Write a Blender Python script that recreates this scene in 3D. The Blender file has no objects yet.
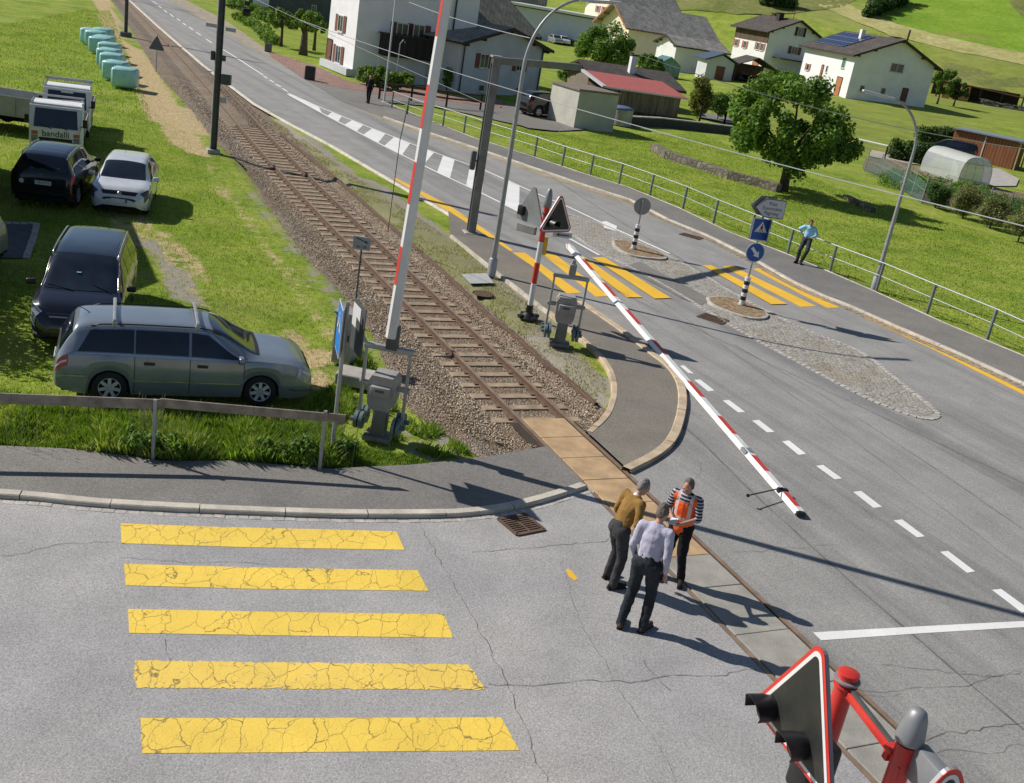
import bpy, bmesh, math, random
import numpy as np
from mathutils import Vector, Matrix, noise
from mathutils.geometry import tessellate_polygon
random.seed(7); rng = np.random.default_rng(7)
PI = math.pi; rad = math.radians
scene = bpy.context.scene
COL = scene.collection
# ------------------------------------------------------------------ camera
CAM_H, PITCH, ROLL, FPX = 7.917, 0.3587, 0.16951, 1065.2
fw = Vector((0, math.cos(PITCH), -math.sin(PITCH))); up0 = Vector((0, math.sin(PITCH), math.cos(PITCH)))
RT = math.cos(ROLL)*Vector((1,0,0)) + math.sin(ROLL)*up0
UP = -math.sin(ROLL)*Vector((1,0,0)) + math.cos(ROLL)*up0
cd = bpy.data.cameras.new('camera'); cam = bpy.data.objects.new('camera', cd); COL.objects.link(cam)
cam.matrix_world = Matrix(((RT.x,UP.x,-fw.x,0),(RT.y,UP.y,-fw.y,0),(RT.z,UP.z,-fw.z,CAM_H),(0,0,0,1)))
cd.sensor_width = 36; cd.lens = 36*FPX/1024; cd.clip_end = 3000; cd.clip_start = .1
scene.camera = cam
def ray(px, py): return RT*(px-512) - UP*(py-391.5) + fw*FPX
def at(px, py, z=0.0):
    "survey point: photo position of a spot at height z -> place coordinates"
    d = ray(px, py); t = (z-CAM_H)/d.z
    return Vector((d.x*t, d.y*t, z))
def proj(P):
    v = Vector(P)-Vector((0,0,CAM_H)); w = v.dot(fw)
    return 512+FPX*v.dot(RT)/w, 391.5-FPX*v.dot(UP)/w
# ------------------------------------------------------------------ tagging
def tag(o, label=None, cat=None, group=None, kind=None):
    if label: o['label'] = label
    if cat: o['category'] = cat
    if group: o['group'] = group
    if kind: o['kind'] = kind
    return o
def empty(name, loc=(0,0,0), rz=0.0, label=None, cat=None, group=None):
    o = bpy.data.objects.new(name, None); COL.objects.link(o); o.location = loc; o.rotation_euler = (0,0,rz)
    o.empty_display_size = .2
    return tag(o, label, cat, group)
def kids(o): return [c for c in bpy.data.objects if c.parent == o]
def dup(root, loc=None, rz=None, label=None, kidmap=None):
    r = root.copy(); COL.objects.link(r)
    if loc is not None: r.location = loc
    if rz is not None: r.rotation_euler = (0,0,rz)
    if label: r['label'] = label
    for ch in kids(root):
        c = ch.copy(); COL.objects.link(c); c.parent = r
        for g in kids(ch):
            d = g.copy(); COL.objects.link(d); d.parent = c
    return r
# ------------------------------------------------------------------ mesh builder
class MB:
    def __init__(s): s.v=[]; s.f=[]; s.m=[]; s.mi=0
    def add(s, vs, fs):
        b=len(s.v); s.v += [tuple(x) for x in vs]
        for f in fs: s.f.append(tuple(i+b for i in f)); s.m.append(s.mi)
        return s
    def box(s, c, d, rz=0.0, M=None, bev=0.0, taper=1.0):
        x,y,z = d[0]/2,d[1]/2,d[2]/2
        if bev<=0:
            vs=[(-x,-y,-z),(x,-y,-z),(x,y,-z),(-x,y,-z),(-x*taper,-y*taper,z),(x*taper,-y*taper,z),(x*taper,y*taper,z),(-x*taper,y*taper,z)]
            fs=[(3,2,1,0),(4,5,6,7),(0,1,5,4),(1,2,6,5),(2,3,7,6),(3,0,4,7)]
        else:
            b=min(bev,x*.9,y*.9,z*.9); vs=[];fs=[]
            bm=bmesh.new(); bmesh.ops.create_cube(bm,size=1)
            for v in bm.verts: v.co=Vector((v.co.x*2*x,v.co.y*2*y,v.co.z*2*z))
            bmesh.ops.bevel(bm,geom=list(bm.edges),offset=b,segments=2,profile=.5,affect='EDGES')
            for v in bm.verts:
                k=1-(1-taper)*(v.co.z+z)/(2*z); vs.append((v.co.x*k,v.co.y*k,v.co.z))
            bm.verts.index_update()
            fs=[tuple(v.index for v in f.verts) for f in bm.faces]; bm.free()
        R = M if M is not None else Matrix.Rotation(rz,3,'Z')
        c=Vector(c); return s.add([R@Vector(v)+c for v in vs], fs)
    def cyl(s, p0, p1, r0, r1=None, n=12, caps=True):
        r1 = r0 if r1 is None else r1
        p0=Vector(p0);p1=Vector(p1);a=(p1-p0)
        if a.length<1e-9: return s
        a.normalize()
        q=a.orthogonal().normalized(); w=a.cross(q)
        vs=[];fs=[]
        for k in range(n):
            t=2*PI*k/n; d=q*math.cos(t)+w*math.sin(t); vs.append(p0+d*r0)
        for k in range(n):
            t=2*PI*k/n; d=q*math.cos(t)+w*math.sin(t); vs.append(p1+d*r1)
        for k in range(n): fs.append((k,(k+1)%n,n+(k+1)%n,n+k))
        if caps: fs.append(tuple(range(n))[::-1]); fs.append(tuple(range(n,2*n)))
        return s.add(vs,fs)
    def tube(s, pts, r, n=8):
        pts=[Vector(p) for p in pts]; rs = r if isinstance(r,(list,tuple)) else [r]*len(pts)
        vs=[];fs=[]; q=None
        for i,p in enumerate(pts):
            a=(pts[min(i+1,len(pts)-1)]-pts[max(i-1,0)]).normalized()
            q = a.orthogonal().normalized() if q is None else (q-a*q.dot(a)).normalized()
            w=a.cross(q)
            for k in range(n):
                t=2*PI*k/n; vs.append(p+(q*math.cos(t)+w*math.sin(t))*rs[i])
        for i in range(len(pts)-1):
            for k in range(n): fs.append((i*n+k,i*n+(k+1)%n,(i+1)*n+(k+1)%n,(i+1)*n+k))
        fs.append(tuple(range(n))[::-1]); fs.append(tuple(range((len(pts)-1)*n,len(pts)*n)))
        return s.add(vs,fs)
    def lathe(s, prof, c=(0,0,0), n=20, axis='Z', caps=True):
        vs=[];fs=[];c=Vector(c)
        for (r,z) in prof:
            for k in range(n):
                t=2*PI*k/n; v=Vector((r*math.cos(t),r*math.sin(t),z))
                if axis=='Y': v=Vector((v.x,v.z,-v.y))
                if axis=='X': v=Vector((v.z,v.x,v.y))
                vs.append(v+c)
        m=len(prof)
        for i in range(m-1):
            for k in range(n): fs.append((i*n+k,i*n+(k+1)%n,(i+1)*n+(k+1)%n,(i+1)*n+k))
        if caps: fs.append(tuple(range(n))[::-1]); fs.append(tuple(range((m-1)*n,m*n)))
        return s.add(vs,fs)
    def prism(s, poly, t0, t1, M=None):
        "poly: 2d points in local XZ, extruded along Y from t0 to t1"
        n=len(poly); vs=[(p[0],t0,p[1]) for p in poly]+[(p[0],t1,p[1]) for p in poly]
        if M is not None: vs=[M@Vector(v) for v in vs]
        tri=tessellate_polygon([[Vector((p[0],p[1],0)) for p in poly]])
        fs=[tuple(t) for t in tri]+[tuple(n+i for i in t[::-1]) for t in tri]+[(i,(i+1)%n,n+(i+1)%n,n+i) for i in range(n)]
        return s.add(vs,fs)
    def sheet(s, pts, z=None):
        P=[Vector((p[0],p[1],p[2] if z is None and len(p)>2 else (z or 0))) for p in pts]
        tri=tessellate_polygon([[Vector((p.x,p.y,0)) for p in P]])
        fs=[]
        for t in tri:
            a,b,c=[P[i] for i in t]; k=(b-a).to_2d().cross((c-a).to_2d())
            fs.append(tuple(t) if k>0 else tuple(t[::-1]))
        return s.add(P,fs)
    def grid(s, fn, nu, nv):
        vs=[fn(i/nu,j/nv) for j in range(nv+1) for i in range(nu+1)]
        fs=[(j*(nu+1)+i,j*(nu+1)+i+1,(j+1)*(nu+1)+i+1,(j+1)*(nu+1)+i) for j in range(nv) for i in range(nu)]
        return s.add(vs,fs)
    def build(s, name, mats, parent=None, smooth=False, auto=None):
        me=bpy.data.meshes.new(name); me.from_pydata([tuple(v) for v in s.v],[],s.f)
        if not isinstance(mats,(list,tuple)): mats=[mats]
        for m in mats: me.materials.append(m)
        me.polygons.foreach_set('material_index', s.m)
        if smooth or auto: me.polygons.foreach_set('use_smooth',[True]*len(me.polygons))
        if auto:
            bm=bmesh.new(); bm.from_mesh(me); bmesh.ops.recalc_face_normals(bm,faces=bm.faces)
            ca=math.cos(rad(auto))
            for e in bm.edges:
                if len(e.link_faces)==2 and e.link_faces[0].normal.dot(e.link_faces[1].normal)<ca: e.smooth=False
            bm.to_mesh(me); bm.free()
        me.update()
        o=bpy.data.objects.new(name,me); COL.objects.link(o)
        if parent: o.parent=parent
        return o
def struct(name, mb, m, **k): return tag(mb.build(name,m,**k), kind='structure')
def fastmesh(name, V, F, mat, parent=None, colattr=None, smooth=False):
    "V (n,3) array, F (m,k) array"
    me=bpy.data.meshes.new(name); n=len(V); m,k=F.shape
    me.vertices.add(n); me.vertices.foreach_set('co',V.astype(np.float32).ravel())
    me.loops.add(m*k); me.loops.foreach_set('vertex_index',F.astype(np.int32).ravel())
    me.polygons.add(m); me.polygons.foreach_set('loop_start',np.arange(0,m*k,k,dtype=np.int32)); me.polygons.foreach_set('loop_total',np.full(m,k,dtype=np.int32))
    if smooth: me.polygons.foreach_set('use_smooth',np.ones(m,dtype=bool))
    me.materials.append(mat); me.update(calc_edges=True)
    if colattr is not None:
        for nm,arr in colattr.items():
            a=me.attributes.new(nm,'FLOAT','POINT'); a.data.foreach_set('value',arr.astype(np.float32))
    o=bpy.data.objects.new(name,me); COL.objects.link(o)
    if parent: o.parent=parent
    return o
# ------------------------------------------------------------------ materials
class NT:
    def __init__(s, name):
        s.m=bpy.data.materials.new(name); s.m.use_nodes=True; s.t=s.m.node_tree; s.t.nodes.clear()
        s.out=s.n('ShaderNodeOutputMaterial'); s.b=s.n('ShaderNodeBsdfPrincipled'); s.l(s.b.outputs[0],s.out.inputs[0])
        s.co=s.n('ShaderNodeTexCoord')
    def n(s, t, **k):
        x=s.t.nodes.new(t)
        for a,b in k.items(): setattr(x,a,b)
        return x
    def l(s,a,b): s.t.links.new(a,b)
    def P(s,obj=False): return s.co.outputs['Object'] if obj else s.geo()
    def geo(s):
        if not hasattr(s,'g'): s.g=s.n('ShaderNodeNewGeometry')
        return s.g.outputs['Position']
    def noise(s, sc, det=3, rough=.55, vec=None, dist=0.0):
        x=s.n('ShaderNodeTexNoise'); x.inputs['Scale'].default_value=sc; x.inputs['Detail'].default_value=det; x.inputs['Roughness'].default_value=rough; x.inputs['Distortion'].default_value=dist
        s.l(vec if vec is not None else s.geo(), x.inputs['Vector']); return x.outputs['Fac']
    def noisec(s, sc, det=2):
        x=s.n('ShaderNodeTexNoise'); x.inputs['Scale'].default_value=sc; x.inputs['Detail'].default_value=det
        s.l(s.geo(), x.inputs['Vector']); return x.outputs['Color']
    def voro(s, sc, feat='F1', vec=None, rnd=1.0):
        x=s.n('ShaderNodeTexVoronoi'); x.feature=feat; x.inputs['Scale'].default_value=sc; x.inputs['Randomness'].default_value=rnd
        s.l(vec if vec is not None else s.geo(), x.inputs['Vector']); return x
    def ramp(s, fac, stops, interp='LINEAR'):
        r=s.n('ShaderNodeValToRGB'); e=r.color_ramp.elements; r.color_ramp.interpolation=interp
        while len(e)<len(stops): e.new(.5)
        for q,(p,c) in zip(e,stops):
            q.position=p; q.color=(c[0],c[1],c[2],1) if isinstance(c,(tuple,list)) else (c,c,c,1)
        s.l(fac,r.inputs[0]); return r.outputs[0]
    def mix(s, f, a, b, mode='MIX'):
        x=s.n('ShaderNodeMix'); x.data_type='RGBA'; x.blend_type=mode
        for sock,v in ((x.inputs[0],f),(x.inputs[6],a),(x.inputs[7],b)):
            if isinstance(v,(int,float)): sock.default_value = v if sock==x.inputs[0] else (v,v,v,1)
            elif isinstance(v,(tuple,list)): sock.default_value=(*v[:3],1)
            else: s.l(v,sock)
        return x.outputs[2]
    def math(s, op, a, b=0.0, clamp=False):
        x=s.n('ShaderNodeMath'); x.operation=op; x.use_clamp=clamp
        for i,v in ((0,a),(1,b)):
            if isinstance(v,(int,float)): x.inputs[i].default_value=v
            else: s.l(v,x.inputs[i])
        return x.outputs[0]
    def sep(s, v):
        x=s.n('ShaderNodeSeparateXYZ'); s.l(v,x.inputs[0]); return x.outputs
    def mapping(s, v, sc=(1,1,1), rot=(0,0,0), loc=(0,0,0)):
        x=s.n('ShaderNodeMapping'); x.inputs['Scale'].default_value=sc; x.inputs['Rotation'].default_value=rot; x.inputs['Location'].default_value=loc
        s.l(v,x.inputs['Vector']); return x.outputs[0]
    def attr(s, nm):
        x=s.n('ShaderNodeAttribute'); x.attribute_name=nm; return x.outputs['Fac']
    def bump(s, h, st=.3, d=.02):
        x=s.n('ShaderNodeBump'); x.inputs['Strength'].default_value=st; x.inputs['Distance'].default_value=d; s.l(h,x.inputs['Height']); s.l(x.outputs[0],s.b.inputs['Normal']); return x
    def set(s, col=None, rough=None, metal=None, spec=None, **k):
        for nm,v in (('Base Color',col),('Roughness',rough),('Metallic',metal),('Specular IOR Level',spec)):
            if v is None: continue
            if isinstance(v,(int,float)): s.b.inputs[nm].default_value = v if nm!='Base Color' else (v,v,v,1)
            elif isinstance(v,(tuple,list)): s.b.inputs[nm].default_value=(*v[:3],1)
            else: s.l(v,s.b.inputs[nm])
        for nm,v in k.items(): s.b.inputs[nm.replace('_',' ')].default_value=v
        return s
def M(name, col, rough=.6, metal=0.0, var=.12, sc=3.0, bump=0.0, bsc=None, dirt=0.0, spec=None, coat=0.0):
    "painted / plain surface with slight mottling, optional dirt and grain"
    t=NT(name); c=tuple(col)
    f=t.noise(sc,4,.6)
    col2=t.ramp(f,[(.3,tuple(x*(1-var) for x in c)),(.7,tuple(min(1,x*(1+var)) for x in c))])
    if dirt>0:
        d=t.ramp(t.noise(sc*.6,5,.7),[(.45,0),(.75,1)]); col2=t.mix(t.math('MULTIPLY',d,dirt),col2,(.09,.075,.06))
    t.set(col=col2,rough=rough,metal=metal,spec=spec)
    if coat: t.b.inputs['Coat Weight'].default_value=coat; t.b.inputs['Coat Roughness'].default_value=.05
    if bump: t.bump(t.noise(bsc or sc*8,4,.6),bump,.02)
    return t.m
# ------------------------------------------------------------------ track line
_c = [(15.55,-11.0),(6.98,6.2),(5.14,9.9),(2.46,15.24),(-.545,21.25),(-3.1,26.36),(-8.35,36.9),(-12.15,44.7),(-23.55,68.8),(-46.1,115.2),(-88,200)]
_c = [(x+.0,y+.95*0) for x,y in _c]
_c = [(16.2,-11.05)]+[(x+.478,y+.24) for x,y in [(4.65,10.92),(1.99,16.25),(-1.0,22.1),(-3.6,27.3),(-8.79,37.65),(-12.6,45.5),(-24.1,70.2),(-46.6,116.4),(-87,198)]]
def _smooth(P,n=3):
    for _ in range(n):
        Q=[P[0]]
        for a,b in zip(P[:-1],P[1:]):
            Q.append((a[0]*.75+b[0]*.25,a[1]*.75+b[1]*.25)); Q.append((a[0]*.25+b[0]*.75,a[1]*.25+b[1]*.75))
        Q.append(P[-1]); P=Q
    return P
TC=_smooth(_c,3); TS=[0]
for a,b in zip(TC[:-1],TC[1:]): TS.append(TS[-1]+math.hypot(b[0]-a[0],b[1]-a[1]))
def TR(s,n=0,z=0):
    s=max(0,min(s,TS[-1]-1e-6)); import bisect
    i=max(0,min(bisect.bisect_right(TS,s)-1,len(TC)-2)); t=(s-TS[i])/(TS[i+1]-TS[i])
    def dr(k):
        a=TC[max(k-1,0)];b=TC[min(k+1,len(TC)-1)]; d=Vector((b[0]-a[0],b[1]-a[1])); return d.normalized()
    d=(dr(i)*(1-t)+dr(i+1)*t).normalized()
    x=TC[i][0]*(1-t)+TC[i+1][0]*t; y=TC[i][1]*(1-t)+TC[i+1][1]*t
    return Vector((x+d.y*n,y-d.x*n,z))
def TI(x,y):
    "place -> (s along the track, n to its right)"
    best=None
    for i in range(len(TC)-1):
        ax,ay=TC[i];bx,by=TC[i+1]; L=TS[i+1]-TS[i]; dx,dy=(bx-ax)/L,(by-ay)/L
        t=(x-ax)*dx+(y-ay)*dy; tc=max(0,min(L,t)); d=math.hypot(x-ax-dx*tc,y-ay-dy*tc)
        if best is None or d<best[0]: best=(d,TS[i]+tc,(x-ax)*dy-(y-ay)*dx)
    return best[1],best[2]
TDIR=math.atan2(TC[20][1]-TC[10][1],TC[20][0]-TC[10][0])
# ------------------------------------------------------------------ ground materials
def asphalt(name, base, speck=.5, crack=1.0, warm=0.0):
    t=NT(name)
    fine=t.noise(34,4,.8); mid=t.noise(1.1,4,.6); big=t.noise(.16,3,.6)
    v=t.voro(38); v2=t.voro(70)
    c=t.ramp(fine,[(.32,tuple(x*.48 for x in base)),(.5,base),(.68,tuple(min(1,x*1.6) for x in base))])
    c=t.mix(.5,c,t.ramp(v2.outputs['Color'],[(.1,tuple(x*.6 for x in base)),(.9,tuple(x*1.55 for x in base))]))
    c=t.mix(1,c,t.ramp(mid,[(.3,.88),(.7,1.1)]),'MULTIPLY')
    c=t.mix(1,c,t.ramp(big,[(.3,(.84,.85,.88)),(.7,(1.1,1.09,1.06))]),'MULTIPLY')
    # hairline cracks in the worn surface
    dv=t.mix(.5,t.geo(),t.noisec(1.3,3),'ADD')
    e=t.voro(.34,'DISTANCE_TO_EDGE',dv)
    k=t.ramp(e.outputs['Distance'],[(0.0,1),(.006,0)])
    msk=t.ramp(t.noise(.35,2),[(.5,0),(.56,1)])
    k=t.math('MULTIPLY',t.math('MULTIPLY',k,msk),.35*crack)
    c=t.mix(k,c,(.035,.033,.032))
    # tar drips / oil spots
    sp=t.voro(1.7); k2=t.ramp(sp.outputs['Distance'],[(.025,.75),(.05,0)]); k2=t.math('MULTIPLY',k2,t.ramp(t.noise(.9,2),[(.58,0),(.62,1)]))
    c=t.mix(k2,c,(.05,.05,.05))
    if warm:
        c=t.mix(t.math('MULTIPLY',t.ramp(t.noise(.5,4),[(.4,0),(.7,1)]),warm),c,(.30,.24,.17))
    # polished lanes: dark strips along the direction of travel, with thin scuffs
    t.set(col=c,rough=.82,spec=.35); t.bump(t.math('ADD',fine,t.math('MULTIPLY',v.outputs['Distance'],.6)),.32,.008)
    return t.m
MA=asphalt('asphalt_worn',(.365,.356,.350),crack=0)
MA2=asphalt('asphalt_footway',(.205,.195,.182),crack=0)
MA3=asphalt('asphalt_footway_brown',(.205,.188,.162),crack=0,warm=.25)
def roadlane():
    t=NT('asphalt_main_road'); base=(.292,.284,.273)
    fine=t.noise(30,4,.8); mid=t.noise(.9,4,.6); v2=t.voro(60)
    c=t.ramp(fine,[(.32,tuple(x*.52 for x in base)),(.5,base),(.68,tuple(x*1.5 for x in base))])
    c=t.mix(.5,c,t.ramp(v2.outputs['Color'],[(.1,tuple(x*.62 for x in base)),(.9,tuple(x*1.5 for x in base))]))
    c=t.mix(1,c,t.ramp(mid,[(.3,.9),(.7,1.1)]),'MULTIPLY')
    # long streaks along the road
    st=t.mapping(t.geo(),(1.3,.05,1),(0,0,0)); 
    r=t.n('ShaderNodeVectorRotate'); r.rotation_type='Z_AXIS'; r.inputs['Angle'].default_value=rad(-30.5); t.l(t.geo(),r.inputs['Vector'])
    st=t.mapping(r.outputs[0],(1.0,.035,1)); 
    c=t.mix(1,c,t.ramp(t.noise(1.0,4,.6,st),[(.34,(.74,.75,.77)),(.5,1.0),(.68,1.10)]),'MULTIPLY')
    c=t.mix(1,c,t.ramp(t.noise(9.0,2,.6,st),[(.3,.93),(.7,1.06)]),'MULTIPLY')
    dv=t.mix(.5,t.geo(),t.noisec(1.3,3),'ADD'); e=t.voro(.3,'DISTANCE_TO_EDGE',dv)
    k=t.math('MULTIPLY',t.ramp(e.outputs['Distance'],[(0,1),(.006,0)]),t.ramp(t.noise(.3,2),[(.56,0),(.62,.3)]))
    c=t.mix(k,c,(.04,.038,.036))
    t.set(col=c,rough=.8,spec=.35); t.bump(fine,.5,.012); return t.m
MROAD=roadlane()
def paint(name, col, crack=1.0, worn=.52, sc=2.6):
    t=NT(name); dv=t.mix(.30,t.geo(),t.noisec(2.6,4),'ADD'); dv=t.mapping(dv,(1.15,.55,1))
    e=t.voro(sc,'DISTANCE_TO_EDGE',dv); e2=t.voro(sc*.55,'DISTANCE_TO_EDGE',dv)
    k=t.ramp(e.outputs['Distance'],[(0,.9),(.016,0)]); k=t.math('MULTIPLY',k,t.ramp(t.noise(2.2,2),[(.42,.15),(.6,1)]))
    k=t.math('MAXIMUM',k,t.ramp(e2.outputs['Distance'],[(0,1),(.02,0)])); k=t.math('MULTIPLY',k,crack)
    c=t.ramp(t.noise(40,3,.7),[(.25,tuple(x*.86 for x in col)),(.7,tuple(min(1,x*1.06) for x in col))])
    c=t.mix(1,c,t.ramp(t.noise(.9,4,.6),[(.3,.88),(.7,1.05)]),'MULTIPLY')
    c=t.mix(k,c,(.12,.09,.05))
    w=t.ramp(t.noise(7,6,.75),[(worn,0),(worn+.05,1)]); c=t.mix(t.math('MULTIPLY',w,.8),c,(.2,.19,.17))
    t.set(col=c,rough=.65); t.bump(t.noise(55,3),.3,.006); return t.m
MY=paint('yellow_road_paint',(.94,.66,.10),.9,.72,6.2); MYW=paint('yellow_road_paint_worn',(.92,.65,.12),.9,.60,6.2)
MYF=paint('yellow_paint_fresh',(.90,.53,.045),0,.72); MWH=paint('white_road_paint',(.86,.86,.85),0,.66)
MKERB=M('kerb_stone',(.58,.53,.45),.8,var=.2,sc=2.5,bump=.4,bsc=30,dirt=.35)
MKERBW=M('kerb_stone_rusty',(.55,.43,.30),.8,var=.22,sc=3,bump=.4,bsc=30,dirt=.3)
def grassmat():
    t=NT('meadow_grass')
    n1=t.noise(.35,4,.6); n2=t.noise(4.5,4,.65); n3=t.noise(28,3,.7)
    g=t.ramp(n1,[(.3,(.15,.235,.028)),(.5,(.24,.325,.038)),(.7,(.34,.395,.068))])
    g=t.mix(1,g,t.ramp(n2,[(.25,.62),(.5,1.0),(.75,1.35)]),'MULTIPLY')
    g=t.mix(1,g,t.ramp(n3,[(.25,.62),(.5,1.0),(.75,1.4)]),'MULTIPLY')
    g=t.mix(t.math('MULTIPLY',t.ramp(t.noise(.55,6,.72),[(.48,0),(.68,1)]),.55),g,(.42,.39,.12)); g=t.mix(t.math('MULTIPLY',t.ramp(t.noise(1.7,6,.75),[(.60,0),(.72,1)]),.6),g,(.36,.29,.14))
    dry=t.attr('dry'); 
    dn=t.math('ADD',dry,t.math('MULTIPLY',t.math('SUBTRACT',t.noise(2.4,5,.75),.5),2.0))
    k=t.ramp(dn,[(.42,0),(.62,1)]); k=t.math('MULTIPLY',k,t.ramp(dry,[(.02,0),(.15,1)]))
    straw=t.ramp(t.noise(9,5,.75),[(.25,(.22,.16,.07)),(.5,(.52,.40,.21)),(.75,(.78,.65,.42))])
    c=t.mix(k,g,straw)
    gr=t.attr('gravel'); gk=t.math('ADD',gr,t.math('MULTIPLY',t.math('SUBTRACT',t.noise(1.8,5,.75),.5),1.6))
    gk=t.math('MULTIPLY',t.ramp(gk,[(.4,0),(.6,1)]),t.ramp(gr,[(.02,0),(.15,1)]))
    gc=t.ramp(t.noise(22,5,.8),[(.25,(.17,.155,.12)),(.5,(.34,.31,.25)),(.75,(.52,.48,.40))])
    c=t.mix(gk,c,gc)
    ol=t.attr('olive'); c=t.mix(t.math('MULTIPLY',ol,.8),c,t.ramp(t.noise(.8,5,.7),[(.3,(.15,.17,.035)),(.7,(.28,.29,.09))]))
    tan=t.attr('tan'); c=t.mix(t.math('MULTIPLY',tan,.8),c,t.ramp(t.noise(.15,4,.7),[(.3,(.26,.29,.09)),(.7,(.40,.38,.16))]))
    t.set(col=c,rough=.9,spec=.15); t.bump(t.math('ADD',n3,n2),.7,.06); return t.m
MG=grassmat()
# ------------------------------------------------------------------ terrain
def sstep(a,b,x): 
    t=max(0,min(1,(x-a)/(b-a))); return t*t*(3-2*t)
def hill(x,y):
    q=.35*x+.937*y
    h=.045*max(0,min(q,152)-108)*sstep(5,38,x)
    if q>196: h+= .20*(q-196)**1.0*sstep(196,250,q)*1.0 + .00012*(q-196)**2
    return h
def inpoly(p,poly):
    x,y=p; c=False; n=len(poly)
    for i in range(n):
        x1,y1=poly[i];x2,y2=poly[(i+1)%n]
        if (y1>y)!=(y2>y) and x<(x2-x1)*(y-y1)/(y2-y1)+x1: c=not c
    return c
def W(L,z=0): return [tuple(at(x,y,z))[:2] for x,y in L]
DRY=[W(p) for p in [
 [(88,-10),(110,-5),(116,14),(126,42),(142,52),(160,84),(176,100),(196,112),(212,146),(209,156),(182,150),(158,128),(146,108),(128,80),(116,45),(102,22)],
 [(283,322),(306,330),(332,352),(338,380),(318,392),(300,388),(300,352)],
 [(205,158),(222,165),(262,215),(300,268),(330,300),(352,345),(345,360),(318,330),(285,285),(240,220),(212,185)],
 [(232,408),(300,404),(332,420),(330,436),(262,432)],
 [(100,205),(135,205),(200,255),(215,300),(185,305),(150,255),(115,228)]]]
DRYW=[1.0,.75,.48,.7,.55]
GRAV=[W(p) for p in [
 [(128,228),(160,238),(188,270),(210,290),(205,305),(178,300),(150,262)],
 [(110,-8),(150,30),(215,108),(262,160),(292,212),(335,272),(372,318),(404,402),(432,418),(478,455),(440,470),(398,455),(396,420),(350,330),(318,290),(258,205),(205,130),(150,62),(112,20)],
 [(262,108),(300,150),(350,192),(400,234),(450,280),(547,364),(598,405),(606,420),(614,388),(600,359),(547,313),(452,236),(400,196),(330,150),(270,112)]]]
GRAVW=[.66,.46,.80]
OLI=[W(p) for p in [
 [(262,108),(300,140),(350,175),(400,208),(455,240),(547,318),(520,330),(450,280),(380,222),(300,160)],
 [(255,0),(360,40),(360,-20),(170,-30),(175,0)],[(690,100),(750,118),(900,168),(1030,120),(1030,96),(820,92)],
 [(855,104),(1030,140),(1030,105),(930,95)],[(700,122),(780,118),(740,140)]]]
OLIW=[.75,.6,.5,.55,.4]
OLI.append(W([(940,72),(1030,92),(1030,72),(960,62)])); OLIW.append(0)
def hillpt(px,py):
    d=ray(px,py); o=Vector((0,0,CAM_H)); t=90/d.y; P=o+d*t
    for i in range(1600):
        P=o+d*t
        if P.z<=hill(P.x,P.y)-.05: return P
        t+=.6/d.y
    return P
def WH(L): return [tuple(hillpt(x,y))[:2] for x,y in L]
TAN=[WH([(835,2),(865,14),(900,27),(960,44),(1040,62),(1040,70),(950,54),(890,38),(850,20),(820,6)])]
OLIH=[WH([(650,-6),(868,-6),(850,10),(760,17),(700,14),(660,8)]),WH([(935,66),(1040,80),(1040,100),(925,96)]),WH([(1002,-6),(1040,-6),(1040,38),(1015,14)]),WH([(740,10),(760,20),(800,24),(850,27),(850,30),(790,29),(740,22)])]

def attrs(x,y):
    p=(x,y)
    d=max([w for q,w in zip(DRY,DRYW) if inpoly(p,q)],default=0); g=max([w for q,w in zip(GRAV,GRAVW) if inpoly(p,q)],default=0)
    o=max([w for q,w in zip(OLI,OLIW) if inpoly(p,q)],default=0)
    t=0
    q=.35*x+.937*y
    if q>150:
        if any(inpoly(p,k_) for k_ in TAN): t=.8
        if any(inpoly(p,k_) for k_ in OLIH): o=max(o,.75)
    if q>9e9:
        # hay-coloured bands across the slope
        u=(-.937*x+.35*y)
        b=math.sin((q-.32*(-u)*1.0)*.047+1.2*noise.noise(Vector((u*.01,q*.01,3.1))))
        t=.8*sstep(.86,.98,b); 
        if 200<q<235: o=max(o,.6*sstep(198,206,q))
        o=max(o,.75*sstep(-.2,-.6,b))
    return d,g,o,t
def nonuni(a,b,fine,coarse,f0,f1):
    out=[a]; 
    while out[-1]<b:
        x=out[-1]; d=0 if f0<=x<=f1 else min(abs(x-f0),abs(x-f1)); out.append(x+fine+ (coarse-fine)*min(1,d/140))
    return out
ss=nonuni(-10,900,.45,14,8,75); nn=nonuni(-260,520,.45,14,-16,8)
cols=sorted([n for n in nn if not (-3.2<n<3.2)]+[-3.2,-2.4,-1.95,-1.6,0,1.6,1.95,2.4,3.2])
V=[];A={'dry':[],'gravel':[],'olive':[],'tan':[]}
d0=(TR(60)-TR(20)).normalized()
for s in ss:
    for n in cols:
        if s<185: P=TR(s,n)
        else:
            P=TR(185,n); e=(TR(185)-TR(160)).normalized(); P=P+e*(s-185)
        if s<0: P=TR(0,n)+(TR(0)-TR(8)).normalized()*(-s)
        x,y=P.x,P.y; h=hill(x,y)
        z=-.05+h
        if s<190 and abs(n)<1.7: z=-.32
        if s<100 and abs(n)>3.3: z+=.03*noise.noise(Vector((x*.7,y*.7,0)))-.015
        V.append((x,y,z)); a=attrs(x,y)
        for k,v in zip(A,a): A[k].append(v)
nc=len(cols); F=[(i*nc+j,(i+1)*nc+j,(i+1)*nc+j+1,i*nc+j+1) for i in range(len(ss)-1) for j in range(nc-1)]
V=np.array(V);F=np.array(F)
# winding: make sure normals face up
a,b,c_=V[F[0][0]],V[F[0][1]],V[F[0][2]]
if np.cross(b-a,c_-a)[2]<0: F=F[:,::-1]
for k in A: A[k]=np.array(A[k])
terrain=tag(fastmesh('meadow',V,F,MG,colattr=A,smooth=True),kind='structure')
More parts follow.
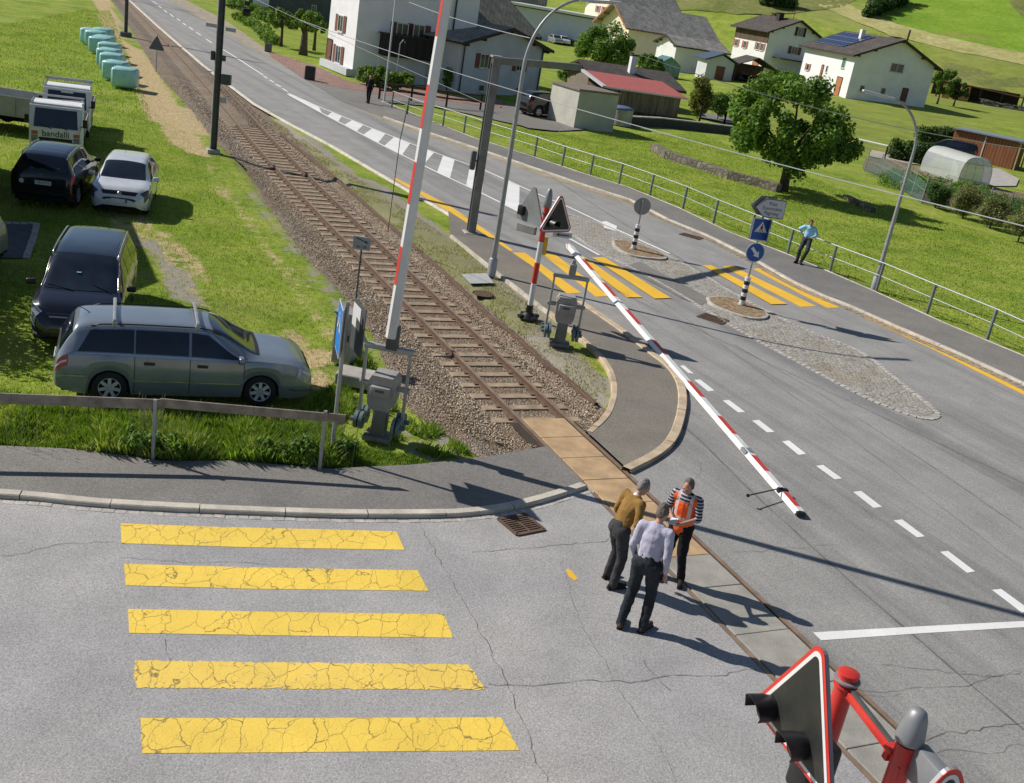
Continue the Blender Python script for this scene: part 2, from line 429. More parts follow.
# ------------------------------------------------------------------ road sheets
Z0=0.0
def trk(px,py,n): 
    P=at(px,py); s,_=TI(P.x,P.y); return s
s_lk=trk(588,489,0); s_rk=trk(632,474,0); s_fl=trk(549,448,0); s_fr=trk(590,433,0)
s_pan0=trk(545,418,0)
kerbL=[(-260,470),(-120,486),(0,499),(22,500),(46,502),(80,506),(119,509),(175,512),(232,514.5),(340,518.5),(440,518.5),(476,516),(505,512),(529,507),(560,498)]
KL=[at(*p) for p in kerbL]+[TR(s_lk,-.578)]
EDGE=.578
def trline(s0,s1,n,k=10): return [TR(s0+(s1-s0)*i/k,n) for i in range(k+1)]
road_l=[Vector((p.x,p.y,0)) for p in KL]+trline(s_lk-.1,0.2,-EDGE)+[Vector((-45,-14,0)),Vector((-45,KL[0].y,0))]
struct('road_by_crosswalk',MB().sheet(road_l,0.0),MA)
grassL=[(-260,420),(-60,443),(0,448),(66,451),(120,457),(159,463),(232,463),(332,471),(365,469),(410,467),(450,463),(489,458),(520,453)]
FWL=[Vector((p.x,p.y,0)) for p in KL]+[TR(s_fl,-EDGE)]+[at(*p) for p in grassL[::-1]]
struct('footway_by_fence',MB().sheet(FWL,.045),MA2)
def sweep(pts,w,z,zb=-.05,side=1):
    "kerb: rectangular section of width w on one side of a line, softly chamfered"
    mb=MB(); P=[Vector((p[0],p[1],0)) for p in pts]
    prof=[(0,zb),(0,z-.015),(.015,z),(w-.015,z),(w,z-.015),(w,zb)]; rows=[]
    for i,p in enumerate(P):
        a=(P[min(i+1,len(P)-1)]-P[max(i-1,0)]).normalized(); nrm=Vector((-a.y,a.x,0))*side
        rows.append([p+nrm*u+Vector((0,0,zz)) for u,zz in prof])
    vs=[v for r in rows for v in r]; k=len(prof)
    fs=[(i*k+j,i*k+j+1,(i+1)*k+j+1,(i+1)*k+j) for i in range(len(P)-1) for j in range(k-1)]
    mb.add(vs,fs); return mb
def resample(pts,step):
    P=[Vector((p[0],p[1],0)) for p in pts]; out=[P[0]]; acc=0
    for a,b in zip(P[:-1],P[1:]):
        L=(b-a).length; d=step-acc
        while d<L: out.append(a+(b-a)*(d/L)); d+=step
        acc=L-(d-step)
    out.append(P[-1]); return out
def chaikin(P,n=2):
    P=[Vector((p[0],p[1],0)) for p in P]
    for _ in range(n):
        Q=[P[0]]
        for a,b in zip(P[:-1],P[1:]): Q+= [a*.75+b*.25,a*.25+b*.75]
        Q.append(P[-1]); P=Q
    return P
def kerbstones(name,line,w,z,mat,side,L=1.0,gap=.012,lab=None):
    line=resample(line,.25); mb=MB(); run=max(2,int(L/.25)); i=0; k=0
    while i<len(line)-1:
        seg=[Vector(p) for p in line[i:i+run+1]]
        if len(seg)<2: break
        d=(seg[-1]-seg[-2]).normalized(); seg[-1]=seg[-1]-d*gap
        dz=.004*((k*37)%5-2)/2
        s=sweep(seg,w,z+dz,side=side); mb.add(s.v,s.f)
        # end faces
        i+=run; k+=1
    return struct(name,mb,mat)
kerbstones('kerb_by_crosswalk',chaikin([p-Vector((0,.0,0)) for p in KL],2),.17,.075,MKERB,1,1.4)
# small setts along the kerb foot
def setts(name,line,off,side,mat,size=(.13,.11),gap=.02,z=.012,rows=1):
    line=resample(line,size[0]+gap); mb=MB()
    for r in range(rows):
        for i in range(len(line)-1):
            a=(line[i+1]-line[i]); ang=math.atan2(a.y,a.x)+random.uniform(-.05,.05); nrm=Vector((-a.y,a.x,0)).normalized()*side
            p=line[i]+nrm*(off+r*(size[1]+gap)); mb.box((p.x,p.y,z-.03+random.uniform(-.003,.003)),(size[0]*random.uniform(.85,1.05),size[1]*random.uniform(.85,1.05),.06),ang)
    return struct(name,mb,mat)
MSET=M('granite_setts',(.48,.45,.41),.8,var=.3,sc=6,bump=.4,bsc=40,dirt=.3)
setts('gutter_setts',chaikin(KL,2),-.07,1,MSET,(.16,.12),.012,.004)
# main road (right of the track)
kr=[(118,-26),(168.6,0),(212,25),(256,51),(271,57),(306,80),(342,102),(383,117.5),(430,134),(472.7,148),(537,170),(584,186),(629,200.6),(666,220),(705,236),(745,256),(790,282),(822,297),(850,308),(900,330),(960,356),(1024,386),(1120,434),(1300,530),(1500,640)]
KR=[at(*p) for p in kr]
le=[(100,-24),(130,0),(158,25.5),(209,69),(256,104),(290,123),(332,145),(393,180.5),(448,212),(491,240),(512,254),(540,273),(565,294),(583,303.5),(616,326),(640,344),(654,355),(671,367),(681,379),(686,392),(687,406),(684,424),(677,444),(660,459)]
LE=[at(*p) for p in le]+[TR(s_rk,EDGE)]
road_r=[Vector((p.x,p.y,0)) for p in KR]+[Vector((40,-14,0))]+trline(.2,s_rk,EDGE)+LE[::-1]
struct('main_road',MB().sheet(road_r,0.0),MROAD)
fm=LE[8:]; inner=[at(*p) for p in [(450,236),(498,275),(547,313),(580,340),(600,359),(609,374),(612,390),(609,405),(603,418)]]+[TR(s_fr,EDGE)]
struct('footway_by_signal',MB().sheet([Vector((p.x,p.y,0)) for p in fm]+trline(s_rk,s_fr,EDGE,4)+inner[::-1],.05),MA3)
kerbstones('kerb_round_corner',chaikin(LE[13:],2),.2,.085,MKERBW,-1,1.0)
kerbstones('footway_edge_stones',inner[:3],.08,.055,MKERB,1,1.4)
kerbstones('kerb_by_ballast',chaikin(inner[2:],2),.14,.06,MKERBW,1,1.0)
kerbstones('road_edge_stones',LE[:13],.18,.02,M('pale_edge_stone',(.68,.63,.53),.8,var=.15,dirt=.3),-1,1.6)
# right footway
fo=[(112,-30),(170,-8),(225,20),(271,52)]
fo2=[(383,102),(430,121),(473,138),(530,156),(580,173),(629,188),(680,209),(732,234),(787.6,255),(830,273),(872,291),(947,325),(1024,357),(1120,404),(1300,495),(1500,600)]
FO2=[at(*p) for p in fo2]
i0=7
struct('footway_right',MB().sheet([Vector((p.x,p.y,0)) for p in KR[i0:]]+FO2[::-1],.05),MA2)
kerbstones('kerb_right',KR[i0:],.16,.07,MKERB,1,1.6)
struct('verge_path_far',MB().sheet([Vector((p.x,p.y,0)) for p in KR[:5]]+[at(*p) for p in fo[::-1]],.01),M('pale_verge',(.36,.31,.23),.9,var=.3,sc=1.5,dirt=.3))
kerbstones('footway_edge_right',FO2,.1,.06,MKERB,-1,1.6)
setts('gutter_setts_right',chaikin(KR[12:23],1),-.3,1,M('gutter_setts_brown',(.30,.25,.19),.85,var=.3,sc=5,dirt=.3),(.2,.16),.03,.012,3)
# yard with pink pavers, side road, gravel parking
MPV=None
def pavers(name,c1,c2,w=.35,h=.18):
    t=NT(name); b=t.n('ShaderNodeTexBrick'); b.inputs['Scale'].default_value=1; b.inputs['Brick Width'].default_value=w; b.inputs['Row Height'].default_value=h; b.inputs['Mortar Size'].default_value=.012
    b.inputs['Color1'].default_value=(*c1,1); b.inputs['Color2'].default_value=(*c2,1); b.inputs['Mortar'].default_value=(.12,.1,.09,1)
    r=t.n('ShaderNodeVectorRotate'); r.rotation_type='Z_AXIS'; r.inputs['Angle'].default_value=rad(30); t.l(t.geo(),r.inputs['Vector']); t.l(r.outputs[0],b.inputs['Vector'])
    c=t.mix(1,b.outputs['Color'],t.ramp(t.noise(1.2,4),[(.3,.75),(.7,1.2)]),'MULTIPLY'); t.set(col=c,rough=.85); t.bump(b.outputs['Fac'],-.4,.01); return t.m
struct('paved_yard',MB().sheet([at(*p) for p in [(266,50),(271,57),(306,80),(330,86),(375,94),(445,101),(500,108),(505,101),(470,98),(420,90),(350,82),(316,66),(280,55)]],.018),pavers('pink_pavers',(.36,.20,.16),(.27,.16,.13)))
struct('side_road',MB().sheet([at(*p) for p in [(306,80),(330,85.5),(375,93.5),(445,100.5),(500,108),(540,110),(560,112),(600,112),(612,128),(560,131),(528,127),(500,121),(470,114),(430,106),(383,102),(383,117.5),(342,102)]],.009),MA2)
struct('gravel_yard',MB().sheet([at(*p) for p in [(500,104),(560,108),(562,127),(556,131),(528,128),(508,121)]],.014),M('grey_gravel',(.20,.185,.165),.95,var=.5,sc=30,bump=.6,bsc=60,dirt=.3))
struct('path_by_bungalow',MB().sheet([at(*p) for p in [(700,112),(760,122),(770,128),(735,124),(700,118)]],.02),MA2)
# paved pad at left edge
struct('paved_pad',MB().sheet([at(*p) for p in [(-60,221),(37,223),(34,235),(26,257),(-60,256)]],-.02),M('dark_paving_pad',(.10,.105,.12),.8,var=.2,sc=4,bump=.3))
setts('pad_edge_setts',[at(*p) for p in [(-60,221),(37,223),(34,235),(26,257)]],0,1,MSET,(.18,.16),.02,.0)
# cobbled median
med=[(560,214),(575,216),(603,224),(640,243),(668,255),(707,277),(745,300),(769,312),(805,330),(840,343),(866,354),(903,385),(932,407),(939,415),(934,419.5),(922,419),(905,414),(865,398),(809,368),(752,338),(704,309),(664,285),(628,266),(598,252),(572,234)]
def cobble():
    t=NT('median_cobbles'); dv=t.mix(.12,t.geo(),t.noisec(2,2),'ADD'); e=t.voro(8.5,'DISTANCE_TO_EDGE',dv,.6); v=t.voro(8.5,'F1',dv,.6)
    c=t.ramp(v.outputs['Color'],[(.1,(.31,.295,.265)),(.5,(.37,.355,.32)),(.9,(.44,.42,.38))])
    c=t.mix(t.ramp(t.noise(.7,4,.7),[(.5,0),(.7,.55)]),c,(.30,.21,.11))
    c=t.mix(t.ramp(e.outputs['Distance'],[(.02,.75),(.09,0)]),c,(.13,.11,.08))
    t.set(col=c,rough=.85); t.bump(t.ramp(e.outputs['Distance'],[(0,0),(.2,1)]),.35,.02); return t.m
MCOB=cobble()
MEDL=chaikin([at(*p) for p in med],1)
struct('median_cobbles',MB().sheet(MEDL,.010),MCOB)
setts('median_border',MEDL+[MEDL[0]],0,1,MSET,(.16,.12),.02,.022)
struct('median_walkway',MB().sheet([at(*p) for p in [(622,268),(640,262),(712,300),(700,306),(680,298),(668,291)]],.016),MA2)
def island(name,pts,mk):
    P=chaikin([at(*p) for p in pts]+[at(*pts[0])],2)
    c=sum(P[:-1],Vector())/(len(P)-1)
    mb=MB(); n=len(P)-1
    inner=[c+(p-c)*.91 for p in P[:-1]]; 
    vs=[Vector((p.x,p.y,-.02)) for p in P[:-1]]+[Vector((p.x,p.y,.065)) for p in P[:-1]]+[Vector((p.x,p.y,.075)) for p in inner]
    fs=[(i,(i+1)%n,n+(i+1)%n,n+i) for i in range(n)]+[(n+i,n+(i+1)%n,2*n+(i+1)%n,2*n+i) for i in range(n)]
    mb.add(vs,fs); mb.mi=1
    mb.sheet([Vector((p.x,p.y,.128)) for p in inner],.072)
    o=mb.build(name,[MSET,mk]); return tag(o,kind='structure')
MSOIL=M('island_soil',(.27,.19,.11),.95,var=.6,sc=9,bump=.9,bsc=25)
island('traffic_island_near',[(706,299),(722,297),(745,303),(768,314),(768,320),(752,321),(728,314),(708,305)],MSOIL)
island('traffic_island_far',[(612,241),(626,242),(650,250),(666,256),(667,261),(650,260),(628,257),(612,247)],MSOIL)
# ------------------------------------------------------------------ markings
def mark(name,pts,mat,z=.004): return struct(name,MB().sheet([at(*p) for p in pts],z),mat)
def ragged(pts,z,amp=.02,step=.06):
    P=resample([at(*p) for p in pts]+[at(*pts[0])],step)[:-1]
    return MB().sheet([p+Vector((random.gauss(0,amp),random.gauss(0,amp),0)) for p in P],z)
stripes=[[(120.6,523.5),(200,526.5),(300,529),(396.5,531.5),(404.5,550),(250,547.5),(121.4,543.5)],[(124,564),(250,567.5),(417.5,570.5),(428.5,591),(250,589),(125.5,585.5)],
 [(127.9,609.2),(300,612.5),(443.7,614.3),(453.5,638),(300,636),(129.2,633.2)],[(134,660.5),(260,662.5),(468,664.3),(485.5,690),(300,689),(136,688)],[(140.5,718.2),(300,718.2),(501,717.5),(519.5,750.5),(300,752.5),(142.1,753.5)]]
for i,s in enumerate(stripes):
    if i==3: struct('crosswalk_stripe',ragged(s,.004,.009,.035),MYW)
    else: struct('crosswalk_stripe',MB().sheet([at(*p) for p in s],.004),MY)
for s in [[(512.6,252.6),(525,252.8),(581,293),(563,294)],[(542,254),(554.7,254),(608,296),(595.6,297)],[(571,255.5),(582,256),(642,298),(627,298)],[(591.8,258),(604.6,258),(671,298.7),(654.4,299.2)],
          [(702,265.7),(711,265.7),(787,304.5),(771,305)],[(722.5,266.5),(732,266),(816.5,306.3),(800.5,307)],[(752.5,269),(762,268),(842.5,307.5),(827,308.2)]]:
    mark('crosswalk_stripe_far',s,MYF,.024 if s[0][0]<720 and s[0][0]>560 else .006)
mark('yellow_edge_line',[(852.6,312.6),(857,311.6),(940,347),(1024,389),(1300,528),(1292,532),(1018,392),(936,351)],MYF)
mark('yellow_edge_line',[(393,178.8),(396,178),(450,206),(492,234.5),(513,250.5),(509,252),(488,238),(446,210)],MYF)
mark('yellow_edge_line_right',[(271,57.5),(383,118.4),(472.7,149),(537,171),(629,201.8),(666,221.2),(665,223),(628,204),(536,173),(472,150.7),(382,119.8),(271,58.8)],M('faded_yellow_line',(.36,.29,.16),.8,var=.3,sc=1.5),.004)
mark('yellow_dab',[(565.5,570),(568,568.6),(573,572.5),(577.5,579),(575,581),(569,577)],MYF)
mark('stop_line',[(813,632.5),(920,626.5),(1026,621),(1030,627),(920,633.5),(821,640.5)],MWH)
up=[(287.5,93),(319,107),(373,129),(421.6,148),(485.5,171),(531.8,191.6),(570,208),(603,223.6),(669.7,254)]
lo=[(287.5,94.5),(327,116),(383,145.6),(434,171),(472.7,189),(514,209.6),(562.4,235),(599.5,255.6)]
def pathline(name,L,w=.13,mat=MWH,z=.006):
    P=[at(*p) for p in L]; mb=MB(); vs=[]
    for i,p in enumerate(P):
        a=(P[min(i+1,len(P)-1)]-P[max(i-1,0)]).normalized(); n=Vector((-a.y,a.x,0)); vs+=[p+n*w/2,p-n*w/2]
    for v in vs: v.z=z
    mb.add(vs,[(2*i+1,2*i+3,2*i+2,2*i) for i in range(len(P)-1)]); return struct(name,mb,mat)
pathline('white_line_upper',up,.13,z=.0145); pathline('white_line_lower',lo,.13,z=.0145)
def interp(L,x):
    for a,b in zip(L[:-1],L[1:]):
        if a[0]<=x<=b[0]: return a[1]+(b[1]-a[1])*(x-a[0])/(b[0]-a[0])
    return L[-1][1]
for x0,x1,sk in [(289,322,0),(327,338,5),(344,356.5,8),(363,378,9),(384,402,10),(415,423,12),(437,450,6),(466,482,4),(505,519,2)]:
    w=x1-x0; mark('white_hatch_bar',[(x0,interp(lo,x0)),(x0+sk,interp(up,x0+sk)),(x0+sk+w*.9,interp(up,x0+sk+w*.9)),(x1,interp(lo,x1))],MWH,.006)
mark('white_block',[(602,222),(606,221.5),(617,226.5),(616,231.5),(604,228)],MWH,.017)
pathline('centre_line',[(222,49),(232,55),(263,75)],.13)
for a,b in [((152,1),(157,4)),((158,5.5),(161.5,8)),((164,10),(167,12.5)),((170,14),(173.5,17)),((177,18.5),(180.5,21)),((183,23),(186,25.5)),((189,27),(193,30)),((196,32),(201,35.5)),((206,39),(212,43)),((263.5,76),(267.5,78.5)),((269.5,80),(274,82.5)),((275.5,84),(281,87)),((282.5,88.5),(287.5,91.5))]:
    pathline('centre_dash',[a,b],.15)
for q in [[(694,380),(700,379.5),(714.5,390.5),(708,391.5)],[(722.5,400.5),(729,400),(745,412),(738,412.5)],[(752,420.7),(759,420),(774.5,432),(767,432.5)],[(782,441.5),(789,440.5),(806,454),(798.5,455)],[(816,466),(823,465),(842,478.5),(834.5,479.5)],[(853,492),(861,491),(882,507),(873.5,508)],[(893.5,520.5),(902,519.5),(925,536.5),(917,537.5)],[(940,552),(948,551),(975,571.5),(967,573)],[(992,590),(1001,589),(1030,610),(1022,613)],[(680,366),(684,365.5),(694,374),(688,373)]]:
    mark('white_lane_dash',q,MWH)
# ------------------------------------------------------------------ sealed seams and cracks
MCR=M('crack_tar',(.10,.092,.085),.8,var=.3)
def crack(L,w=.018,amp=.05,z=.0075,step=.12):
    P=resample([at(*p) for p in L],step); mb=MB(); vs=[]
    P=[p+Vector((noise.noise(Vector((p.x*1.7,p.y*1.7,1)))*amp+random.gauss(0,amp*.22),noise.noise(Vector((p.x*1.7,p.y*1.7,7)))*amp+random.gauss(0,amp*.22),0)) for p in P]
    for i,p in enumerate(P):
        a=(P[min(i+1,len(P)-1)]-P[max(i-1,0)]).normalized(); n=Vector((-a.y,a.x,0)); ww=w*random.uniform(.35,1.25); vs+=[p+n*ww/2,p-n*ww/2]
    for v in vs: v.z=z
    mb.add(vs,[(2*i+1,2*i+3,2*i+2,2*i) for i in range(len(P)-1)]); return mb
CR=MB()
for L,w in [([(424,528),(437,558),(455,590),(470,612),(490,650),(512,700),(535,752),(548,783)],.013),([(486,686),(520,686),(580,682),(640,681),(700,675),(760,672)],.02),([(430,688),(486,686)],.015),
   ([(0,556),(60,545),(116,541)],.015),([(470,552),(520,549),(560,545),(607,541)],.018),([(607,541),(615,538)],.015),([(640,660),(655,675),(668,690)],.016),
   ([(880,665),(930,670),(990,678),(1024,676)],.016),([(885,744),(930,741),(980,729),(1024,722)],.018),([(790,706),(850,700),(900,693)],.012),([(840,694),(900,690),(960,684),(1024,673)],.014),
   ([(725,551),(790,549),(838,545)],.012),([(120,558),(180,560),(250,563),(290,566)],.012),([(165,640),(168,650),(171,658)],.01),([(940,755),(990,752),(1024,745)],.012),
   ([(150,40),(180,46),(205,45),(255,50)],.05),([(238,92),(260,96)],.04),([(560,560),(590,640),(640,720),(680,783)],.008)]:
    c=crack(L,w*.45,.08); CR.add(c.v,c.f)
struct('road_cracks',CR,MCR)
# faint straight seams between asphalt lanes
SM=MB()
for L,w in [([(700,210),(760,380),(900,590),(1024,700)],.0),([(640,392),(700,440),(760,500),(860,590),(1024,730)],.05),([(735,345),(830,400),(930,465),(1024,530)],.03),([(660,300),(760,372),(880,460),(1024,570)],.025)]:
    if w: c=crack(L,w,.02,.0025,.4); SM.add(c.v,c.f)
struct('road_seams',SM,M('seam_asphalt',(.15,.148,.147),.8,var=.2,sc=5))
# ------------------------------------------------------------------ crossing panels and track
MPAN=M('crossing_panel_rusty',(.50,.34,.19),.85,var=.22,sc=2.5,bump=.4,bsc=45,dirt=.35)
MPAN2=M('crossing_panel_concrete',(.35,.335,.30),.85,var=.18,sc=2.5,bump=.4,bsc=45,dirt=.35)
MRUST=M('rusty_iron',(.125,.075,.05),.85,var=.35,sc=6,bump=.3,bsc=60,dirt=.3)
MRTOP=M('rail_head_steel',(.33,.235,.17),.5,.35,var=.25,sc=3)
MWOOD=M('weathered_sleeper',(.36,.27,.185),.9,var=.3,sc=4,bump=.5,bsc=40,dirt=.4)
MGAP=M('flangeway_shadow',(.05,.04,.032),.95)
pan=MB(); pan2=MB(); s=s_pan0; k=0
while s>.5:
    ln=.9 if k<7 else 1.2
    mb=pan if s>s_rk-2.0 else pan2
    a=TR(s-.006,0);b=TR(s-ln+.006,0); c=(a+b)/2; ang=math.atan2(a.y-b.y,a.x-b.x)
    mb.box((c.x,c.y,-.06+.003*random.uniform(-1,1)),((a-b).length,.93,.12),ang,bev=.012); s-=ln; k+=1
struct('crossing_panels_rusty',pan,MPAN); struct('crossing_panels_concrete',pan2,MPAN2)
gp=MB(); L1=trline(s_pan0,.2,-.75,30); L2=trline(s_pan0,.2,.75,30)
for i in range(30): gp.add([L1[i]+Vector((0,0,-.09)),L2[i]+Vector((0,0,-.09)),L2[i+1]+Vector((0,0,-.09)),L1[i+1]+Vector((0,0,-.09))],[(0,1,2,3)])
struct('crossing_bed',gp,MGAP)
track=empty('railway_track',(0,0,0),0,'rusty single railway track on grey ballast running up the picture and across the road','railway track')
def railmesh(n):
    mb=MB(); prof=[(-.05,-.145),(.05,-.145),(.05,-.133),(.012,-.12),(.012,-.035),(.038,-.022),(.038,.004),(-.038,.004),(-.038,-.022),(-.012,-.035),(-.012,-.12),(-.05,-.133)]
    S=[0.2+i*(TS[-1]-1)/260 for i in range(261)]; k=len(prof); vs=[]
    for s_ in S:
        for u,z in prof: vs.append(TR(s_,n+u,z))
    for i in range(len(S)-1):
        for j in range(k):
            mb.mi = 1 if j==6 else 0
            mb.add([],[]); mb.f.append((i*k+j,i*k+(j+1)%k,(i+1)*k+(j+1)%k,(i+1)*k+j)); mb.m.append(mb.mi)
    mb.v=[tuple(v) for v in vs]; return mb
for n in (-.535,.535): railmesh(n).build('rail',[MRUST,MRTOP],track)
sm=MB().box((0,0,0),(2.0,.24,.14),bev=.012); 
slp=None; s=s_pan0+.25; cnt=0
while s<175:
    P=TR(s,0); a=TR(s+.3,0)-TR(s-.3,0); ang=math.atan2(a.y,a.x)-PI/2
    if cnt<98:
        if slp is None: slp=sm.build('sleeper',MWOOD,track); o=slp
        else: o=slp.copy(); COL.objects.link(o)
        o.location=(P.x+random.uniform(-.01,.01),P.y,-.205+random.uniform(-.008,.004)); o.rotation_euler=(0,0,ang+random.gauss(0,.008)); o.scale=(random.uniform(.94,1.02),random.uniform(.9,1.05),1)
    else:
        if cnt==98: rest=MB()
        rest.box((P.x,P.y,-.205),(2.0,.24,.14),ang)
    cnt+=1; s+=.62
tag(rest.build('sleepers_far',MWOOD,track),kind='stuff')
fp=MB()  # rail fastenings
for i in range(98):
    s=s_pan0+.25+.62*i
    for n in (-.535,.535):
        for d in (-.075,.075):
            P=TR(s,n+d); fp.box((P.x,P.y,-.125),(.06,.09,.03),TDIR)
tag(fp.build('rail_clips',MRUST,track),kind='stuff')
# ballast bed and stones
offL=[];offR=[]
for p in [(108,-8),(133,33),(158,74),(194,112),(217,143),(245,166),(268,205),(306,256),(340,290),(370,328),(402,400),(432,430),(480,453),(515,450),(547,447)]:
    P=at(*p); offL.append(TI(P.x,P.y))
for p in [(128,-4),(152,22),(203,66),(240,98),(281,133),(350,190),(388,223),(424,254),(450,277),(496,321),(514,333),(547,364),(566,377),(598,405),(596,425)]:
    P=at(*p); offR.append(TI(P.x,P.y))
offL.sort();offR.sort(); s_b0=s_fl-1.3
def ofs(T,s):
    if s<=T[0][0]: return T[0][1]
    if s>=T[-1][0]: return T[-1][1]
    for a,b in zip(T[:-1],T[1:]):
        if a[0]<=s<=b[0]: return a[1]+(b[1]-a[1])*(s-a[0])/(b[0]-a[0]+1e-9)
def bz(s,n):
    l=ofs(offL,s); r=ofs(offR,s)
    if n<0: return -.165+ .13*sstep(1.15,min(1.9,-l),-n)
    return -.165+.13*sstep(1.15,min(1.9,r),n)
def ballastmat():
    t=NT('ballast_stone'); v=t.voro(16); e=t.voro(16,'DISTANCE_TO_EDGE')
    c=t.ramp(v.outputs['Color'],[(.1,(.15,.115,.08)),(.5,(.29,.235,.17)),(.9,(.46,.38,.29))])
    c=t.mix(t.ramp(t.noise(.5,3),[(.35,0),(.65,.5)]),c,(.22,.13,.075))
    c=t.mix(t.ramp(e.outputs['Distance'],[(.0,.7),(.12,0)]),c,(.09,.07,.055)); t.set(col=c,rough=.9); t.bump(e.outputs['Distance'],.9,.06); return t.m
MBAL=ballastmat()
bs=MB(); S=[s_b0-.3,s_b0+.4,s_b0+.9]+[s_pan0+i*.6 for i in range(1,60)]+[s_pan0+36+i*3 for i in range(50)]; rows=[]
for s in S:
    l=min(ofs(offL,s),-1.7); r=max(ofs(offR,s),1.7); ns=[l,min(-1.9,l*.999),-1.5,-1.15,0,1.15,1.5,max(1.9,0),r] if r>1.9 else [l,-1.9 if l<-1.9 else l+.001,-1.5,-1.15,0,1.15,1.5,1.69,r]
    rows.append([TR(s,n,bz(s,n)) for n in ns])
k=9; bs.add([v for r_ in rows for v in r_],[(i*k+j,i*k+j+1,(i+1)*k+j+1,(i+1)*k+j) for i in range(len(S)-1) for j in range(k-1)])
struct('ballast_bed',bs,MBAL)
# individual ballast stones as one mass
base=np.array([(1,0,0),(-1,0,0),(0,1,0),(0,-1,0),(0,0,1),(0,0,-1)],float)
tri=np.array([(0,2,4),(2,1,4),(1,3,4),(3,0,4),(2,0,5),(1,2,5),(3,1,5),(0,3,5)])
VS=[];FS=[];cnt=0;TN=[]; _fwl=[(p.x,p.y) for p in FWL]; _fws=[(p.x,p.y) for p in fm+trline(s_rk,s_fr,EDGE,4)+inner[::-1]]
def stone(P,r):
    global cnt
    R=np.array(Matrix.Rotation(random.uniform(0,6.28),3,Vector((random.random()-.5,random.random()-.5,random.random()-.5))))
    v=(base*rng.uniform(.65,1.25,(6,1)))*np.array([1,random.uniform(.6,1),random.uniform(.5,.85)])*r
    VS.append(v@R.T+np.array(P)); FS.append(tri+cnt*6); TN.append(np.full(6,random.random()*_dirt)); cnt+=1
s=s_b0
while s<s_pan0+46:
    l=ofs(offL,s)-.15; r=ofs(offR,s); dens=620 if s<s_pan0+14 else (260 if s<s_pan0+26 else 80)
    step=.1; m=int(dens*step*(r-l))
    for _ in range(m):
        n=random.uniform(l,r); ss_=s+random.uniform(0,step)
        if ss_<s_pan0 and abs(n)<.66: continue
        k=((ss_-s_pan0-.25+.12)%.62)
        if k<.25 and abs(n)<1.02 and random.random()<.985: continue
        if abs(abs(n)-.535)<.07: continue
        if n<-1.5 and random.random()<sstep(1.5,max(2.0,-l-.1),-n)*.93: continue
        rr=random.uniform(.014,.030)*(1 if dens>200 else 1.2 if dens>100 else 1.6)
        P=TR(ss_,n,bz(ss_,n)+random.uniform(0,.03)-(.025 if abs(n)<1.0 else 0)); _dirt=.55 if abs(n)<.75 else 1.0
        if ss_<s_pan0+3 and (inpoly((P.x,P.y),_fwl) or inpoly((P.x,P.y),_fws)): continue
        stone(P,rr)
    s+=step
t=NT('ballast_stones'); c=t.ramp(t.attr('tone'),[(0,(.12,.09,.06)),(.35,(.38,.305,.215)),(.7,(.66,.555,.42)),(1,(.98,.88,.72))]); c=t.mix(t.ramp(t.noise(.7,3),[(.35,0),(.65,.55)]),c,(.27,.17,.10)); t.set(col=c,rough=.9)
tag(fastmesh('ballast_stones',np.vstack(VS),np.vstack(FS),t.m,colattr={'tone':np.concatenate(TN)}),kind='stuff')
brd=[(281,133),(350,190),(388,223),(424,254),(450,277),(496,321),(514,333),(547,364),(566,377),(598,405)]
o=sweep([at(*p) for p in brd],.10,.05,side=-1).build('ballast_border',MRUST); tag(o,kind='structure')
# ------------------------------------------------------------------ shared object materials
MSTEEL=M('galvanised_steel',(.36,.37,.38),.5,.35,var=.15,sc=4,dirt=.15)
MSTEELD=M('dark_steel',(.10,.105,.11),.55,.3,var=.2,sc=4)
MRED=M('red_paint',(.62,.035,.028),.32,var=.08,sc=5,dirt=.12,spec=.6)
MREDM=M('red_matt_band',(.60,.05,.04),.5,var=.08,sc=5)
MWHITE=M('white_paint',(.74,.74,.74),.4,var=.05,sc=4,dirt=.1)
MBLK=M('black_plastic',(.012,.012,.014),.42,var=.2)
MBLUE=M('blue_sign_face',(.012,.085,.36),.4,var=.06,sc=3)
MBLUE2=M('light_blue_sign_face',(.01,.20,.62),.4,var=.06,sc=3)
MGREY=M('grey_housing',(.32,.31,.30),.6,var=.12,sc=4,dirt=.25)
MALU=M('sign_back_grey',(.30,.31,.33),.5,.4,var=.12,sc=3,dirt=.15)
MCONC=M('concrete',(.42,.40,.36),.9,var=.2,sc=3,bump=.4,bsc=30,dirt=.35)
MFACE=M('sign_face_grey',(.56,.56,.59),.55,var=.08,sc=4)
def textobj(name,txt,size,mat,parent,M4,ext=.001,align='CENTER'):
    cu=bpy.data.curves.new(name,'FONT'); cu.body=txt; cu.size=size; cu.extrude=ext; cu.align_x=align; cu.align_y='CENTER'; cu.space_line=.95
    tmp=bpy.data.objects.new(name,cu); me=bpy.data.meshes.new_from_object(tmp); bpy.data.objects.remove(tmp); bpy.data.curves.remove(cu)
    me.name=name; me.materials.clear(); me.materials.append(mat)
    o=bpy.data.objects.new(name,me); COL.objects.link(o); o.parent=parent; o.matrix_local=M4; return o
def XZ(loc,rz=0): return Matrix.Translation(loc)@Matrix.Rotation(rz,4,'Z')@Matrix.Rotation(PI/2,4,'X')   # text upright, readable from -y
